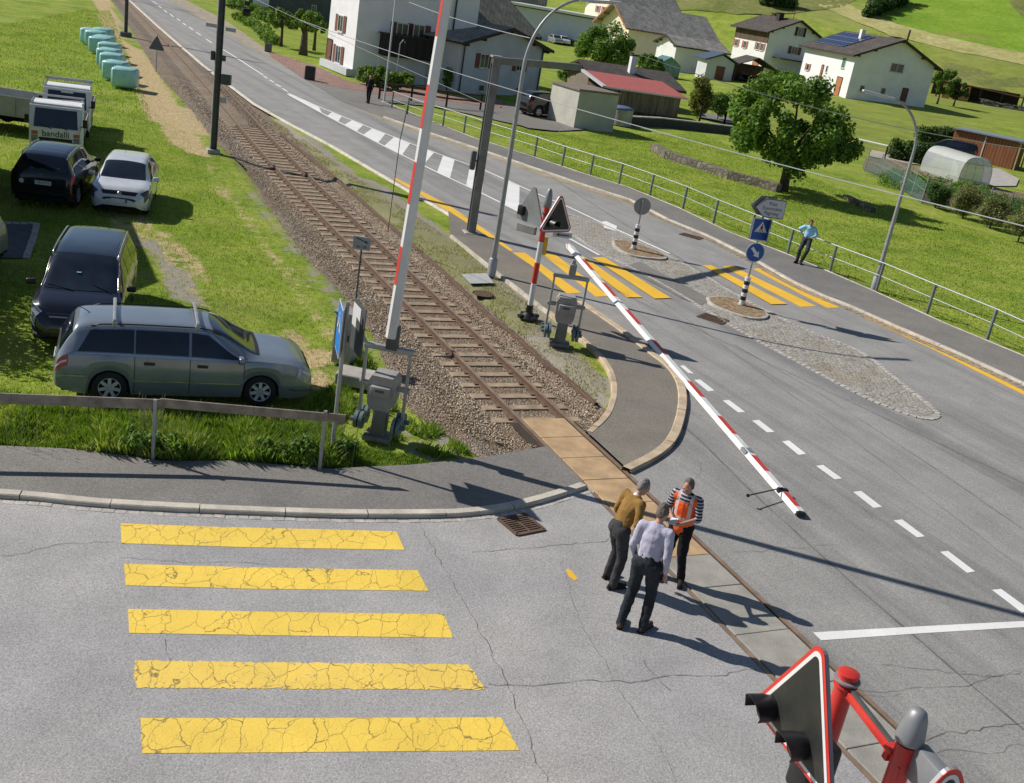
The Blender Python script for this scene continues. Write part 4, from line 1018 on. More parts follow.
# control cabinet, concrete base
P=at(338,380); cb=empty('control_cabinet',(P.x-.12,P.y+1.1,0),rad(-12),'pale grey control cabinet in the grass behind the blue sign','cabinet')
mb=MB(); mb.box((0,0,.55),(.42,.4,1.1),bev=.02); mb.build('housing',M('cabinet_grey',(.40,.40,.36),.6,var=.1,dirt=.2),cb,auto=40)
MB().box((0,0,1.12),(.48,.46,.05),bev=.01,).build('roof',MGREY,cb); MB().box((0,-.203,.55),(.36,.008,.95)).build('door',MGREY,cb); MB().box((.13,-.212,.6),(.03,.015,.14)).build('handle',MBLK,cb)
P=at(357,383); tag(MB().box((P.x,P.y,.12),(.8,.6,.24),rad(-5),bev=.03).build('concrete_chamber',MCONC),'low pale concrete chamber in the grass behind the left barrier drive','concrete block')
# ------------------------------------------------------------------ railing along the right footway
posts_px=[(391.5,108.6),(407,115),(423,121),(442.6,127),(463.5,134),(486,142),(510,149.5),(534.3,157),(561.7,167),(590,176),(618.6,185),(649.5,196.5),(682.5,209.6),(713,223.7),(749,239),(787,255),(829.4,272.5),(876,291),(926.8,313.7),(986.8,340),(1052,372),(1130,408),(1225,454)]
MRAIL=M('railing_galvanised',(.20,.23,.235),.55,.3,var=.15,sc=3,dirt=.15); MRAIL2=M('rail_tube_light',(.38,.41,.42),.45,.3,var=.1,sc=3)
rl=empty('railing',tuple(at(682.5,209.6)),0,'grey steel railing with two rails running along the right footway above the meadow','railing')
o0=Vector(rl.location); tp=[]
P=[at(*p) for p in posts_px]
for i,p in enumerate(P):
    a=P[min(i+1,len(P)-1)]-P[max(i-1,0)]; an=math.atan2(a.y,a.x); q=p-o0
    MB().box((q.x,q.y,.48),(.06,.10,1.08),an,bev=.008).build('post',MRAIL,rl); tp.append(q)
MB().tube([(q.x,q.y,1.02) for q in tp],.022,10).build('handrail',MRAIL2,rl,smooth=True); MB().tube([(q.x,q.y,.56) for q in tp],.016,8).build('middle_rail',MRAIL2,rl,smooth=True)
# wooden fence by the left footway
MPL=M('weathered_plank',(.27,.235,.19),.9,var=.35,sc=5,bump=.5,bsc=40,dirt=.3)
pf=[at(-150,455),at(153,461),at(319.5,471)]; fn=empty('plank_fence',tuple(pf[1]),rad(0),'low weathered wooden plank fence between the parked cars and the footway','fence')
o0=pf[1]
hL=at(-60,398,.80); 
pts=[(-2.9,.95),(.9,1.0)]
for p,h in ((pf[0],.95),(pf[1],1.12),(pf[2],1.14)):
    q=p-o0; mb=MB(); mb.box((q.x,q.y,h/2-.05),(.055,.055,h),bev=.006); mb.build('fence_post',MSTEEL,fn)
def plank(a,b,za,zb,h=.17):
    v=b-a; an=math.atan2(v.y,v.x); pit=math.atan2(zb-za,v.length); Mr=Matrix.Rotation(an,3,'Z')@Matrix.Rotation(-pit,3,'Y')
    c=(a+b)/2-o0; MB().box((c.x,c.y+.06,(za+zb)/2),(v.length,.035,h),M=Mr,bev=.006).build('plank',MPL,fn)
plank(pf[0],pf[1]+Vector((.1,0,0)),.98,.98); plank(pf[1]+Vector((.05,0,0)),pf[2]+Vector((.32,.0,0)),1.0,.98,.15)
# ------------------------------------------------------------------ overhead wires
def wire(a,b,sag,label,r=.012,name='overhead_wire'):
    pts=[a+(b-a)*(i/16)+Vector((0,0,-sag*4*(i/16)*(1-i/16))) for i in range(17)]
    tag(MB().tube(pts,r,5).build(name,M('wire_grey',(.42,.43,.45),.6,.0)) if not bpy.data.materials.get('wire_grey') else MB().tube(pts,r,5).build(name,bpy.data.materials['wire_grey']),label,'wire','overhead wires')
wire(at(213,152)+Vector((0,0,6.3)),at(470.5,234)+Vector((0,0,4.25)),.05,'span wire from the dark mast to the square grey mast across the track',.008)
wire(at(300,20,5.6),at(1060,235,5.6),.25,'thin cable from beside the white house down to the right over the railing',.010)
wire(at(409,2,6.5),at(530,38,6.5),.1,'thin cable in front of the white house wall',.012)
wire(at(640,55,6.0),at(1100,158,5.0),.6,'thin cable crossing in front of the right-hand houses',.017)
# small rope from gantry beside the upright arm
tag(MB().tube([at(408,105,4.6),at(400,140,3.6),at(392,200,1.5),at(388,232,.2)],.012,5).build('stay_wire',MBLK),'thin dark stay wire hanging beside the upright arm','wire')
# ------------------------------------------------------------------ cars
def carpaint(name,col,metal=.6,rough=.28):
    t=NT(name); c=t.ramp(t.noise(2.2,3),[(.3,tuple(x*.92 for x in col)),(.7,tuple(min(1,x*1.07) for x in col))])
    z=t.sep(t.co.outputs['Object'])[2]
    c=t.mix(t.math('MULTIPLY',t.ramp(z,[(.2,.5),(.55,0)]),t.ramp(t.noise(5,4),[(.3,.3),(.7,1)])),c,(.16,.14,.11))
    t.set(col=c,rough=rough,metal=metal); t.b.inputs['Coat Weight'].default_value=.9; t.b.inputs['Coat Roughness'].default_value=.06; return t.m
def glassm():
    t=NT('car_glass'); c=t.ramp(t.noise(1.6,2),[(.35,(.004,.006,.010)),(.7,(.016,.022,.032))]); t.set(col=c,rough=.07,spec=.8); t.b.inputs['Coat Weight'].default_value=.6; return t.m
MGL=glassm(); MTYRE=M('tyre_rubber',(.018,.018,.019),.85,var=.2,sc=20); MRIM=M('alloy_rim',(.62,.63,.64),.45,.2,var=.1)
MHL=M('headlight_glass',(.42,.45,.48),.12,.4,var=.3,sc=14,spec=.9); MTL=M('tail_light_red',(.45,.02,.02),.2,var=.3,sc=14,spec=.8); MTLW=M('lamp_clear',(.7,.62,.6),.2)
MUND=M('underbody_black',(.006,.006,.006),.9); MTRIM=M('trim_black',(.02,.02,.022),.5); MCHR=M('chrome_trim',(.7,.7,.7),.2,.9); MPLT=M('number_plate_white',(.7,.7,.7),.5)
def catm(v,k):
    i=int(k); i=max(0,min(i,len(v)-2)); t=k-i; p0,p1,p2,p3=v[max(i-1,0)],v[i],v[i+1],v[min(i+2,len(v)-1)]
    return .5*((2*p1)+(-p0+p2)*t+(2*p0-5*p1+4*p2-p3)*t*t+(-p0+3*p1-3*p2+p3)*t**3)
class Car:
    def __init__(s,st,wx,wr,zsill):
        s.st=st; s.wx=wx; s.wr=wr; s.zs=zsill; s.x0=st[0][0]; s.x1=st[-1][0]
    def val(s,x,j):
        S=s.st; x=max(s.x0,min(s.x1,x))
        for i in range(len(S)-1):
            if S[i][0]<=x<=S[i+1][0]:
                t=(x-S[i][0])/(S[i+1][0]-S[i][0]); a,b=S[i][j],S[i+1][j]
                # monotone-ish hermite
                def sl(k):
                    if k<=0 or k>=len(S)-1: return None
                    d0=(S[k][j]-S[k-1][j])/(S[k][0]-S[k-1][0]); d1=(S[k+1][j]-S[k][j])/(S[k+1][0]-S[k][0])
                    return 0 if d0*d1<=0 else 2*d0*d1/(d0+d1)
                h=S[i+1][0]-S[i][0]; sec=(b-a)/h; m0=sl(i); m1=sl(i+1)
                m0=sec if m0 is None else m0; m1=sec if m1 is None else m1
                return a*(2*t**3-3*t*t+1)+m0*h*(t**3-2*t*t+t)+b*(-2*t**3+3*t*t)+m1*h*(t**3-t*t)
        return S[-1][j]
    def pt(s,x,u,off=0.0):
        "x along the car, u: 0 sill .. .5 belt .. .75 roof edge .. 1 centre line"
        zl,zb,zt,w,wt=[s.val(x,j) for j in (1,2,3,4,5)]
        for wx in s.wx:
            R=s.wr+.045; dx=abs(x-wx)
            if dx<R: zl=max(zl,s.wr*.98+math.sqrt(R*R-dx*dx)*.98)
        e=.075*min(1,max(.25,(zt-zb)/.4)); zb=min(zb,zt-e-.015); zl=min(zl,zb-.03)
        K=[(w*.955,zl),(w*.995,zl+(zb-zl)*.35),(w,zl+(zb-zl)*.68),(w*.965,zb),(w*.965*.55+wt*.45,zb+(zt-e-zb)*.5),(wt,zt-e),(wt*.80,zt-e*.22),(0,zt)]
        U=[0,.17,.34,.5,.625,.75,.83,1]
        for i in range(7):
            if u<=U[i+1]+1e-9:
                t=(u-U[i])/(U[i+1]-U[i])
                if i==6: y=K[6][0]*(1-t); z=K[6][1]+(K[7][1]-K[6][1])*(1-(1-t)**2); 
                elif i==5:
                    y=K[5][0]*(1-t)+K[6][0]*t; z=K[5][1]+(K[6][1]-K[5][1])*math.sin(t*PI/2)
                else: y=K[i][0]*(1-t)+K[i+1][0]*t; z=K[i][1]*(1-t)+K[i+1][1]*t
                break
        P=Vector((x,y,z))
        return P
    def P(s,x,u,side=1,off=0.0):
        p=s.pt(x,u)
        if off:
            e=1e-2; a=s.pt(min(x+e,s.x1),u)-s.pt(max(x-e,s.x0),u); b=s.pt(x,min(u+.02,1))-s.pt(x,max(u-.02,0))
            n=a.cross(b)
            if n.length>1e-9:
                n.normalize(); 
                if n.y<0 and p.y>.02 or (n.z<0 and u>.8): n=-n
                p=p+n*off
        return Vector((p.x,p.y*side,p.z))
    def body(s,root,mat):
        n=110; U=[i/28 for i in range(29)]
        xs=[s.x0+(s.x1-s.x0)*(.5-.5*math.cos(PI*i/n))*.5+(s.x1-s.x0)*i/n*.5 for i in range(n+1)]
        mb=MB()
        ring=[[s.P(x,u,-1) for u in U]+[s.P(x,u,1) for u in U[::-1][1:]] for x in xs]; k=len(ring[0])
        mb.add([p for r in ring for p in r],[(i*k+j,(i+1)*k+j,(i+1)*k+j+1,i*k+j+1) for i in range(n) for j in range(k-1)]+[tuple(range(k)),tuple(range(n*k,n*k+k))[::-1]])
        b=mb.build('body',mat,root,auto=50)
        W=s.st[len(s.st)//2][4]
        u=MB(); u.box(((s.x0+s.x1)/2,0,s.zs+.12),((s.x1-s.x0)*.94,W*1.7,.16)); u.box(((s.x0+s.x1)/2,0,.5),((s.x1-s.x0)*.9,W*1.25,.4)); u.build('underbody',MUND,root)
        return b
    def patch(s,name,mat,root,q,off=.006,side=0,nu=10,nv=6,**k):
        "q: four corners (x,u): bottom-rear, bottom-front, top-front, top-rear; side 0 = across the centre line"
        mb=MB()
        def fn(a,b):
            x=(q[0][0]*(1-a)+q[1][0]*a)*(1-b)+(q[3][0]*(1-a)+q[2][0]*a)*b; u=(q[0][1]*(1-a)+q[1][1]*a)*(1-b)+(q[3][1]*(1-a)+q[2][1]*a)*b
            return s.P(x,u,side,off)
        mb.grid(fn,nu,nv); return mb.build(name,mat,root,smooth=True)
    def cross(s,name,mat,root,x0,x1,u0,off=.006,x0c=None,x1c=None,nu=14,nv=8,u1=1.0):
        "panel across the car between x0 and x1 (windscreen, grille); c: values at the centre line"
        mb=MB(); x0c=x0 if x0c is None else x0c; x1c=x1 if x1c is None else x1c
        def fn(a,b):
            t=2*a-1; sd=1 if t>=0 else -1; f=1-abs(t); u=u0+(u1-u0)*f
            xa=x0+(x0c-x0)*math.sin(f*PI/2); xb=x1+(x1c-x1)*math.sin(f*PI/2)
            return s.P(xa+(xb-xa)*b,min(u,.9999),sd,off)
        mb.grid(fn,nu,nv); return mb.build(name,mat,root,smooth=True)
    def wheels(s,root,spokes=7,rim=MRIM,w=.21):
        proto=None
        for wx in s.wx:
            for sd in (-1,1):
                W=s.val(wx,4); e=None
                r=s.wr
                if proto is None:
                    mb=MB(); mb.lathe([(r*.62,-w/2),(r*.9,-w/2),(r*.985,-w/2+.03),(r,-w/4),(r,w/4),(r*.985,w/2-.03),(r*.9,w/2),(r*.64,w/2),(r*.62,w/2-.02)],n=32,axis='Y',caps=False)
                    tm=mb.build('wheel',MTYRE,root,auto=50)
                    mb=MB(); mb.lathe([(r*.55,-w/2+.07),(r*.6,-w/2+.07),(r*.64,-w/2+.004),(r*.60,-w/2-.004),(r*.58,-w/2+.03)],n=32,axis='Y',caps=False)
                    mb.cyl((0,-w/2+.07,0),(0,-w/2+.01,0),r*.17,r*.14,16)
                    for k in range(spokes):
                        a=2*PI*k/spokes; Mr=Matrix.Rotation(a,3,'Y'); mb.box(Mr@Vector((0,-w/2+.025,r*.36)),(r*.19,.03,r*.52),M=Mr)
                    rm=mb.build('rim',[rim],tm,auto=40)
                    dk=MB(); dk.cyl((0,-w/2+.055,0),(0,-w/2+.08,0),r*.6,n=24); dk.build('brake_shadow',MUND,tm)
                    proto=tm; o=tm
                else:
                    o=proto.copy(); COL.objects.link(o); o.parent=root
                    for g in kids(proto): h=g.copy(); COL.objects.link(h); h.parent=o
                o.location=(wx,sd*(W*.955-w/2),r); o.rotation_euler=(0,0,0 if sd<0 else PI)
WAG=[(-2.34,.40,.50,.58,.62,.55),(-2.325,.34,.62,.70,.72,.64),(-2.27,.30,.78,.90,.80,.70),(-2.18,.27,.90,1.08,.84,.69),(-2.05,.24,.95,1.30,.865,.63),(-1.95,.22,.965,1.42,.872,.60),(-1.75,.20,.965,1.462,.875,.585),(-.9,.20,.95,1.495,.875,.585),(0.0,.20,.93,1.49,.875,.59),(.35,.20,.92,1.455,.875,.59),(.62,.20,.915,1.36,.874,.60),(.95,.20,.915,1.16,.873,.64),(1.22,.20,.93,1.015,.872,.68),(1.5,.20,.92,.985,.870,.68),(1.85,.20,.88,.94,.855,.66),(2.08,.21,.80,.865,.82,.62),(2.22,.23,.70,.77,.76,.56),(2.30,.27,.60,.66,.66,.48),(2.34,.34,.5,.56,.50,.36)]
def basecar(st,wx,wr,loc,rz,label,paint,name='parked_car',cat='car',spokes=7):
    r=empty(name,loc,rz,label,cat,'cars parked around the crossing'); c=Car(st,wx,wr,.18); b=c.body(r,paint); c.wheels(r,spokes); return r,c,b
def mirror(root,x,y,z,mat,sd):
    mb=MB(); mb.box((x,sd*(y+.10),z),(.11,.2,.13),bev=.035); m=mb.build('mirror',mat,root,auto=50); MB().box((x-.058,sd*(y+.11),z),(.006,.15,.09)).build('mirror_glass',MGL,m); return m
# silver-grey estate
a=at(110,396); b=at(263,400); ang=math.atan2(b.y-a.y,b.x-a.x)
ang=rad(22); cen=Vector((-6.07,18.42,-.04))
GP=carpaint('paint_silver_grey',(.25,.29,.34),.35,.28)
r,c,b_=basecar(WAG,(-1.38,1.32),.315,tuple(cen),ang,'silver grey estate car with roof bars, side-on behind the plank fence',GP)
for sd in (-1,1):
    c.patch('side_glass',MGL,r,[(-1.93,.525),(-.98,.525),(-.98,.725),(-1.72,.725)],side=sd,off=.008)
    c.patch('side_glass',MGL,r,[(-.95,.525),(-.02,.525),(-.02,.725),(-.95,.725)],side=sd,off=.008)
    c.patch('side_glass',MGL,r,[(.03,.525),(1.02,.525),(.32,.72),(.03,.725)],side=sd,off=.008)
    c.patch('window_trim',MCHR,r,[(-1.96,.502),(1.08,.502),(1.08,.515),(-1.96,.515)],side=sd,off=.008,nu=30,nv=1)
    c.patch('window_trim',MCHR,r,[(-1.80,.735),(.30,.735),(.34,.747),(-1.80,.747)],side=sd,off=.012,nu=30,nv=1)
    c.patch('window_trim',MCHR,r,[(.32,.735),(1.06,.505),(1.12,.51),(.38,.742)],side=sd,off=.012,nu=12,nv=1)
    c.patch('rub_strip',MCHR,r,[(-.98,.185),(.92,.185),(.92,.20),(-.98,.20)],side=sd,off=.012,nu=30,nv=1)
    c.patch('bumper_strip',MCHR,r,[(-2.25,.20),(-1.80,.22),(-1.80,.24),(-2.25,.225)],side=sd,off=.012,nu=8,nv=1)
    for x0 in (-.965,.005,.985): c.patch('door_gap',MTRIM,r,[(x0,.03),(x0+.012,.03),(x0+.012,.5),(x0,.5)],side=sd,off=.004,nu=1,nv=10)
    for x0 in (-.80,.14): c.patch('door_handle',MTRIM if sd<0 else GP,r,[(x0,.40),(x0+.19,.40),(x0+.19,.435),(x0,.435)],side=sd,off=.022,nu=4,nv=2)
    c.patch('tail_light',MTL,r,[(-2.29,.33),(-2.09,.36),(-2.09,.50),(-2.26,.50)],side=sd,off=.014,nu=6,nv=5)
    c.patch('tail_light_lens',MTLW,r,[(-2.29,.40),(-2.10,.41),(-2.10,.44),(-2.28,.44)],side=sd,off=.018,nu=6,nv=2)
    c.patch('headlight',MHL,r,[(1.98,.34),(2.27,.25),(2.24,.62),(2.02,.50)],side=sd,off=.012,nu=8,nv=6)
    c.patch('fuel_flap' if sd<0 else 'indicator',GP if sd<0 else MTLW,r,[(-1.50,.38),(-1.34,.38),(-1.34,.46),(-1.50,.46)] if sd<0 else [(1.12,.33),(1.2,.33),(1.2,.36),(1.12,.36)],side=sd,off=.006,nu=3,nv=3)
    c.patch('front_bumper_strip',MCHR,r,[(1.85,.12),(2.26,.10),(2.26,.13),(1.85,.15)],side=sd,off=.012,nu=8,nv=1)
    mb=MB(); pts=[c.P(x,.765,sd,.045) for x in [-1.55+.1*i for i in range(20)]]; pts=[c.P(-1.72,.765,sd,.0)]+pts+[c.P(.55,.765,sd,.0)]; mb.tube(pts,.013,8); mb.build('roof_rail',MBLK,r,smooth=True)
    mirror(r,.92,.86,.99,GP,sd)
c.cross('windscreen',MGL,r,.42,1.20,.77,.008,.36,1.24)
c.cross('rear_glass',MGL,r,-2.235,-2.02,.77,.012)
c.cross('grille',MTRIM,r,2.24,2.325,.80,.006)
c.cross('wiper_tray',MTRIM,r,1.20,1.27,.77,.010,1.24,1.30)
for x in (-1.32,.12):
    a0=c.P(x,.765,-1,.09); a1=c.P(x,.765,1,.09); mb=MB(); mb.box(((a0+a1)/2+Vector((0,0,.055))),(.06,1.28,.035),bev=.01)
    for p in (a0,a1): mb.box(p+Vector((0,0,.0)),(.07,.07,.11),bev=.012)
    mb.build('roof_bar',MSTEEL,r,auto=40)
MB().tube([(-1.75,.0,1.46),(-1.86,.02,1.53),(-1.98,.06,1.56)],.008).build('aerial',MBLK,r)
MB().box((-2.345,0,.62),(.012,.5,.11)).build('licence_plate',MPLT,r)
# dark people carrier, front towards the road
MPVS=[(-2.35,.42,.52,.60,.66,.6),(-2.33,.34,.8,.9,.78,.7),(-2.28,.28,.98,1.15,.85,.72),(-2.18,.25,1.02,1.45,.88,.68),(-2.02,.22,1.03,1.58,.89,.66),(-1.6,.20,1.02,1.62,.895,.66),(-.5,.20,1.0,1.64,.895,.665),(.3,.20,.97,1.60,.895,.67),(.62,.20,.96,1.50,.893,.68),(1.0,.20,.95,1.28,.89,.70),(1.42,.20,.96,1.06,.888,.74),(1.7,.20,.93,1.01,.88,.73),(2.0,.21,.85,.94,.85,.68),(2.18,.23,.72,.82,.78,.6),(2.28,.27,.58,.68,.68,.5),(2.34,.34,.48,.55,.52,.38)]
BP=carpaint('paint_midnight_blue',(.010,.013,.022),.3,.22)
fl=at(47,338);fr=at(122,333)
pc=at(97,268); 
r,c,b_=basecar(MPVS,(-1.45,1.38),.33,(-9.22,21.33,-.04),rad(-73),'midnight blue people carrier with silver roof rails, parked behind the grey estate',BP)
for sd in (-1,1):
    c.patch('side_glass',MGL,r,[(-1.95,.53),(-1.05,.53),(-1.05,.72),(-1.80,.72)],side=sd,off=.008); c.patch('side_glass',MGL,r,[(-1.0,.53),(-.05,.53),(-.05,.725),(-1.0,.725)],side=sd,off=.008); c.patch('side_glass',MGL,r,[(0,.53),(1.15,.53),(.45,.715),(0,.725)],side=sd,off=.008)
    c.patch('headlight',MHL,r,[(1.78,.36),(2.24,.30),(2.18,.74),(1.86,.52)],side=sd,off=.012,nu=8,nv=6)
    c.patch('fog_light',MTLW,r,[(2.18,.10),(2.27,.10),(2.27,.17),(2.18,.17)],side=sd,off=.012,nu=3,nv=3)
    c.patch('tail_light',MTL,r,[(-2.3,.36),(-2.1,.36),(-2.05,.55),(-2.22,.55)],side=sd,off=.012,nu=5,nv=5)
    for x0 in (-1.03,-.03,1.1): c.patch('door_gap',MUND,r,[(x0,.03),(x0+.012,.03),(x0+.012,.5),(x0,.5)],side=sd,off=.004,nu=1,nv=10)
    pts=[c.P(-1.95,.765,sd,.0)]+[c.P(x,.765,sd,.04) for x in [-1.8+.12*i for i in range(18)]]+[c.P(.45,.765,sd,0)]; MB().tube(pts,.019,8).build('roof_rail',MCHR,r,smooth=True)
    mb_=MB(); pts=[c.P(x,.74-.015*max(0,(x-.4)),sd,.012) for x in [.45+.1*i for i in range(10)]]; mb_.tube(pts,.014,6); mb_.build('pillar_trim',MCHR,r,smooth=True)
    mirror(r,1.02,.90,1.06,MBLK,sd)
c.cross('windscreen',MGL,r,.52,1.36,.765,.008,.48,1.42); c.cross('roof_glass',MGL,r,-1.55,.40,.79,.004)
c.cross('rear_glass',MGL,r,-2.26,-2.10,.77,.012); c.cross('grille',MTRIM,r,2.2,2.3,.79,.008); c.cross('grille_bar',MCHR,r,2.245,2.26,.80,.014)
for k,(x,y) in enumerate([(1.38,.45),(1.40,-.25)]):
    MB().tube([c.P(1.43,.8,1,.012) if k==0 else c.P(1.44,.97,-1,.012),c.P(1.22,.93,1,.018) if k==0 else c.P(1.28,.80,-1,.018)],.009).build('wiper',MBLK,r)
MB().box((2.345,0,.48),(.012,.5,.11)).build('licence_plate',MPLT,r)
MB().lathe([(.001,0),(.05,.004),(.05,.008)],c=c.P(.95,.98,-1,.010),n=12).build('inspection_sticker',M('sticker_green',(.2,.5,.35),.5),r)
# black SUV seen from behind
SUV=[(-2.22,.45,.55,.65,.70,.62),(-2.20,.36,.85,.95,.80,.72),(-2.12,.32,.98,1.18,.87,.72),(-1.98,.28,1.03,1.42,.90,.68),(-1.82,.27,1.04,1.56,.905,.64),(-1.4,.26,1.02,1.63,.905,.63),(-.4,.26,1.0,1.67,.905,.635),(.2,.26,.98,1.63,.905,.64),(.5,.26,.97,1.52,.903,.65),(.85,.26,.98,1.28,.90,.70),(1.12,.26,1.0,1.11,.90,.76),(1.5,.26,.97,1.06,.89,.75),(1.9,.27,.88,.98,.85,.70),(2.1,.30,.74,.84,.78,.6),(2.2,.36,.56,.66,.62,.46)]
KP=carpaint('paint_black',(.008,.008,.010),.2,.2)
rp=at(46,199)
r,c,b_=basecar(SUV,(-1.32,1.32),.36,(-14.5,31.4,-.04),rad(102),'black SUV with silver roof rails seen from behind, parked in front of the lettered truck',KP,spokes=5)
for sd in (-1,1):
    c.patch('side_glass',MGL,r,[(-1.75,.53),(-1.05,.53),(-1.05,.72),(-1.60,.72)],side=sd,off=.008); c.patch('side_glass',MGL,r,[(-1.0,.53),(-.05,.53),(-.05,.725),(-1.0,.725)],side=sd,off=.008); c.patch('side_glass',MGL,r,[(0,.53),(.92,.53),(.36,.715),(0,.725)],side=sd,off=.008)
    c.patch('tail_light',MTL,r,[(-2.185,.40),(-1.95,.38),(-1.93,.53),(-2.14,.60)],side=sd,off=.014,nu=6,nv=5)
    c.patch('lower_reflector',MTL,r,[(-2.18,.13),(-2.10,.13),(-2.10,.17),(-2.18,.17)],side=sd,off=.014,nu=3,nv=2)
    c.patch('sill_trim',MCHR,r,[(-.9,.03),(.9,.03),(.9,.07),(-.9,.07)],side=sd,off=.012,nu=10,nv=1)
    for x0 in (-1.03,-.03): c.patch('door_handle',MCHR,r,[(x0+.06,.42),(x0+.24,.42),(x0+.24,.445),(x0+.06,.445)],side=sd,off=.02,nu=3,nv=1)
    pts=[c.P(-1.85,.765,sd,.0)]+[c.P(x,.765,sd,.045) for x in [-1.7+.12*i for i in range(16)]]+[c.P(.35,.765,sd,0)]; MB().tube(pts,.02,8).build('roof_rail',MCHR,r,smooth=True)
    mirror(r,.78,.90,1.10,MBLK,sd)
c.cross('rear_glass',MGL,r,-2.13,-1.84,.77,.012); c.cross('windscreen',MGL,r,.42,1.08,.765,.008); c.cross('roof_glass',MGL,r,-1.3,.3,.79,.004)
o=MB().box((-2.215,-.05,.80),(.014,.46,.12)).build('licence_plate',MPLT,r); textobj('plate_text','GR·41972',.085,MBLK,o,Matrix.Translation((-2.223,-.05,.80))@Matrix.Rotation(-PI/2,4,'Z')@Matrix.Rotation(PI/2,4,'X'))
MB().cyl((-2.195,.55,.80),(-2.215,.55,.80),.07,n=14).build('country_sticker',MPLT,r); MB().cyl((-2.17,0,1.02),(-2.20,0,1.02),.06,n=16).build('maker_badge',MCHR,r)
MB().cyl((-2.05,-.45,1.22),(-2.09,-.45,1.21),.05,n=12).build('window_sticker',MPLT,r)
# white hatchback
HAT=[(-2.0,.42,.52,.60,.62,.56),(-1.98,.34,.8,.88,.74,.66),(-1.92,.29,.92,1.06,.82,.68),(-1.8,.26,.96,1.25,.85,.65),(-1.62,.22,.97,1.38,.865,.62),(-1.3,.20,.96,1.43,.87,.61),(-.4,.20,.94,1.455,.875,.615),(.1,.20,.92,1.42,.875,.62),(.4,.20,.91,1.32,.874,.63),(.75,.20,.90,1.12,.872,.67),(1.02,.20,.91,.985,.87,.70),(1.35,.20,.89,.955,.865,.70),(1.7,.21,.82,.89,.84,.66),(1.88,.23,.70,.78,.77,.58),(1.97,.27,.56,.64,.66,.48),(2.02,.34,.46,.53,.50,.36)]
WP=carpaint('paint_white',(.66,.69,.73),.05,.3)
fp_=at(120,209)
r,c,b_=basecar(HAT,(-1.30,1.27),.305,(-12.62,31.8,-.04),rad(-74),'white hatchback facing the camera, parked on the grass beside the black SUV',WP)
for sd in (-1,1):
    c.patch('side_glass',MGL,r,[(-1.55,.53),(-.65,.53),(-.65,.725),(-1.35,.72)],side=sd,off=.008); c.patch('side_glass',MGL,r,[(-.6,.53),(.84,.53),(.26,.715),(-.6,.725)],side=sd,off=.008)
    c.patch('headlight',M('headlight_dark',(.10,.11,.13),.12,.3,var=.6,sc=18),r,[(1.62,.38),(1.93,.30),(1.90,.70),(1.66,.52)],side=sd,off=.012,nu=8,nv=6)
    c.patch('fog_light',MTLW,r,[(1.88,.10),(1.955,.10),(1.955,.18),(1.88,.18)],side=sd,off=.012,nu=3,nv=3)
    c.patch('tail_light',MTL,r,[(-1.97,.36),(-1.78,.36),(-1.74,.55),(-1.88,.55)],side=sd,off=.012,nu=5,nv=5)
    for x0 in (-.63,.82): c.patch('door_gap',MUND,r,[(x0,.03),(x0+.012,.03),(x0+.012,.5),(x0,.5)],side=sd,off=.004,nu=1,nv=10)
    mirror(r,.70,.87,1.0,WP,sd)
c.cross('windscreen',MGL,r,.26,.98,.765,.008,.22,1.03); c.cross('rear_glass',MGL,r,-1.86,-1.68,.77,.012)
c.cross('upper_grille',MTRIM,r,1.885,1.955,.78,.010); c.cross('lower_grille',MTRIM,r,1.995,2.018,.62,.006)
MB().cyl((1.935,0,.72),(1.975,0,.70),.065,n=18).build('maker_badge',MCHR,r); o=MB().box((2.035,0,.50),(.014,.46,.11)).build('licence_plate',MPLT,r)
MB().box((2.038,.21,.50),(.012,.05,.10)).build('plate_blue_strip',MBLUE,r)
# car cut by the left edge
r,c,b_=basecar(HAT,(-1.30,1.27),.305,(at(3,278).x-2.3,at(3,278).y+.1,-.04),rad(180+8),'light car whose rear corner pokes in at the left edge',carpaint('paint_light_silver',(.30,.31,.33),.3,.3))
for sd in (-1,1):
    c.patch('side_glass',MGL,r,[(-1.55,.53),(-.65,.53),(-.65,.725),(-1.35,.72)],side=sd,off=.008); c.patch('side_glass',MGL,r,[(-.6,.53),(.84,.53),(.26,.715),(-.6,.725)],side=sd,off=.008)
    c.patch('tail_light',MTL,r,[(-1.97,.36),(-1.74,.36),(-1.70,.58),(-1.86,.58)],side=sd,off=.012,nu=5,nv=5)
c.cross('rear_glass',MGL,r,-1.86,-1.68,.77,.012)
# background cars
def smallcar(st,wx,wr,px,py,rz,label,paint,z=0,d=None):
    P=at(px,py,z); r,c,b=basecar(st,wx,wr,(P.x,P.y,z),rz,label,paint); 
    for sd in (-1,1):
        c.patch('side_glass',MGL,r,[(-1.55,.53),(.84,.53),(.26,.715),(-1.35,.72)],side=sd,off=.01); c.patch('tail_light',MTL,r,[(st[0][0]+.03,.36),(st[0][0]+.25,.36),(st[0][0]+.28,.55),(st[0][0]+.12,.55)],side=sd,off=.014,nu=4,nv=4)
    c.cross('windscreen',MGL,r,.3,1.0,.765,.01); c.cross('rear_glass',MGL,r,st[0][0]+.13,st[0][0]+.33,.77,.014); return r
smallcar(SUV,(-1.32,1.32),.36,546,116.5,rad(38),'black car parked beside the pale concrete garage, seen from behind',KP)
smallcar(HAT,(-1.3,1.27),.305,563,44.5,rad(-75),'white car parked in front of the long grey-blue workshop wall',WP)
smallcar(HAT,(-1.3,1.27),.305,555,43.5,rad(-70),'silver car at the left end of the workshop parking row',carpaint('paint_silver',(.4,.42,.45),.5,.3))
smallcar(HAT,(-1.3,1.27),.305,572,45.5,rad(-75),'dark blue car in the middle of the workshop parking row',BP)
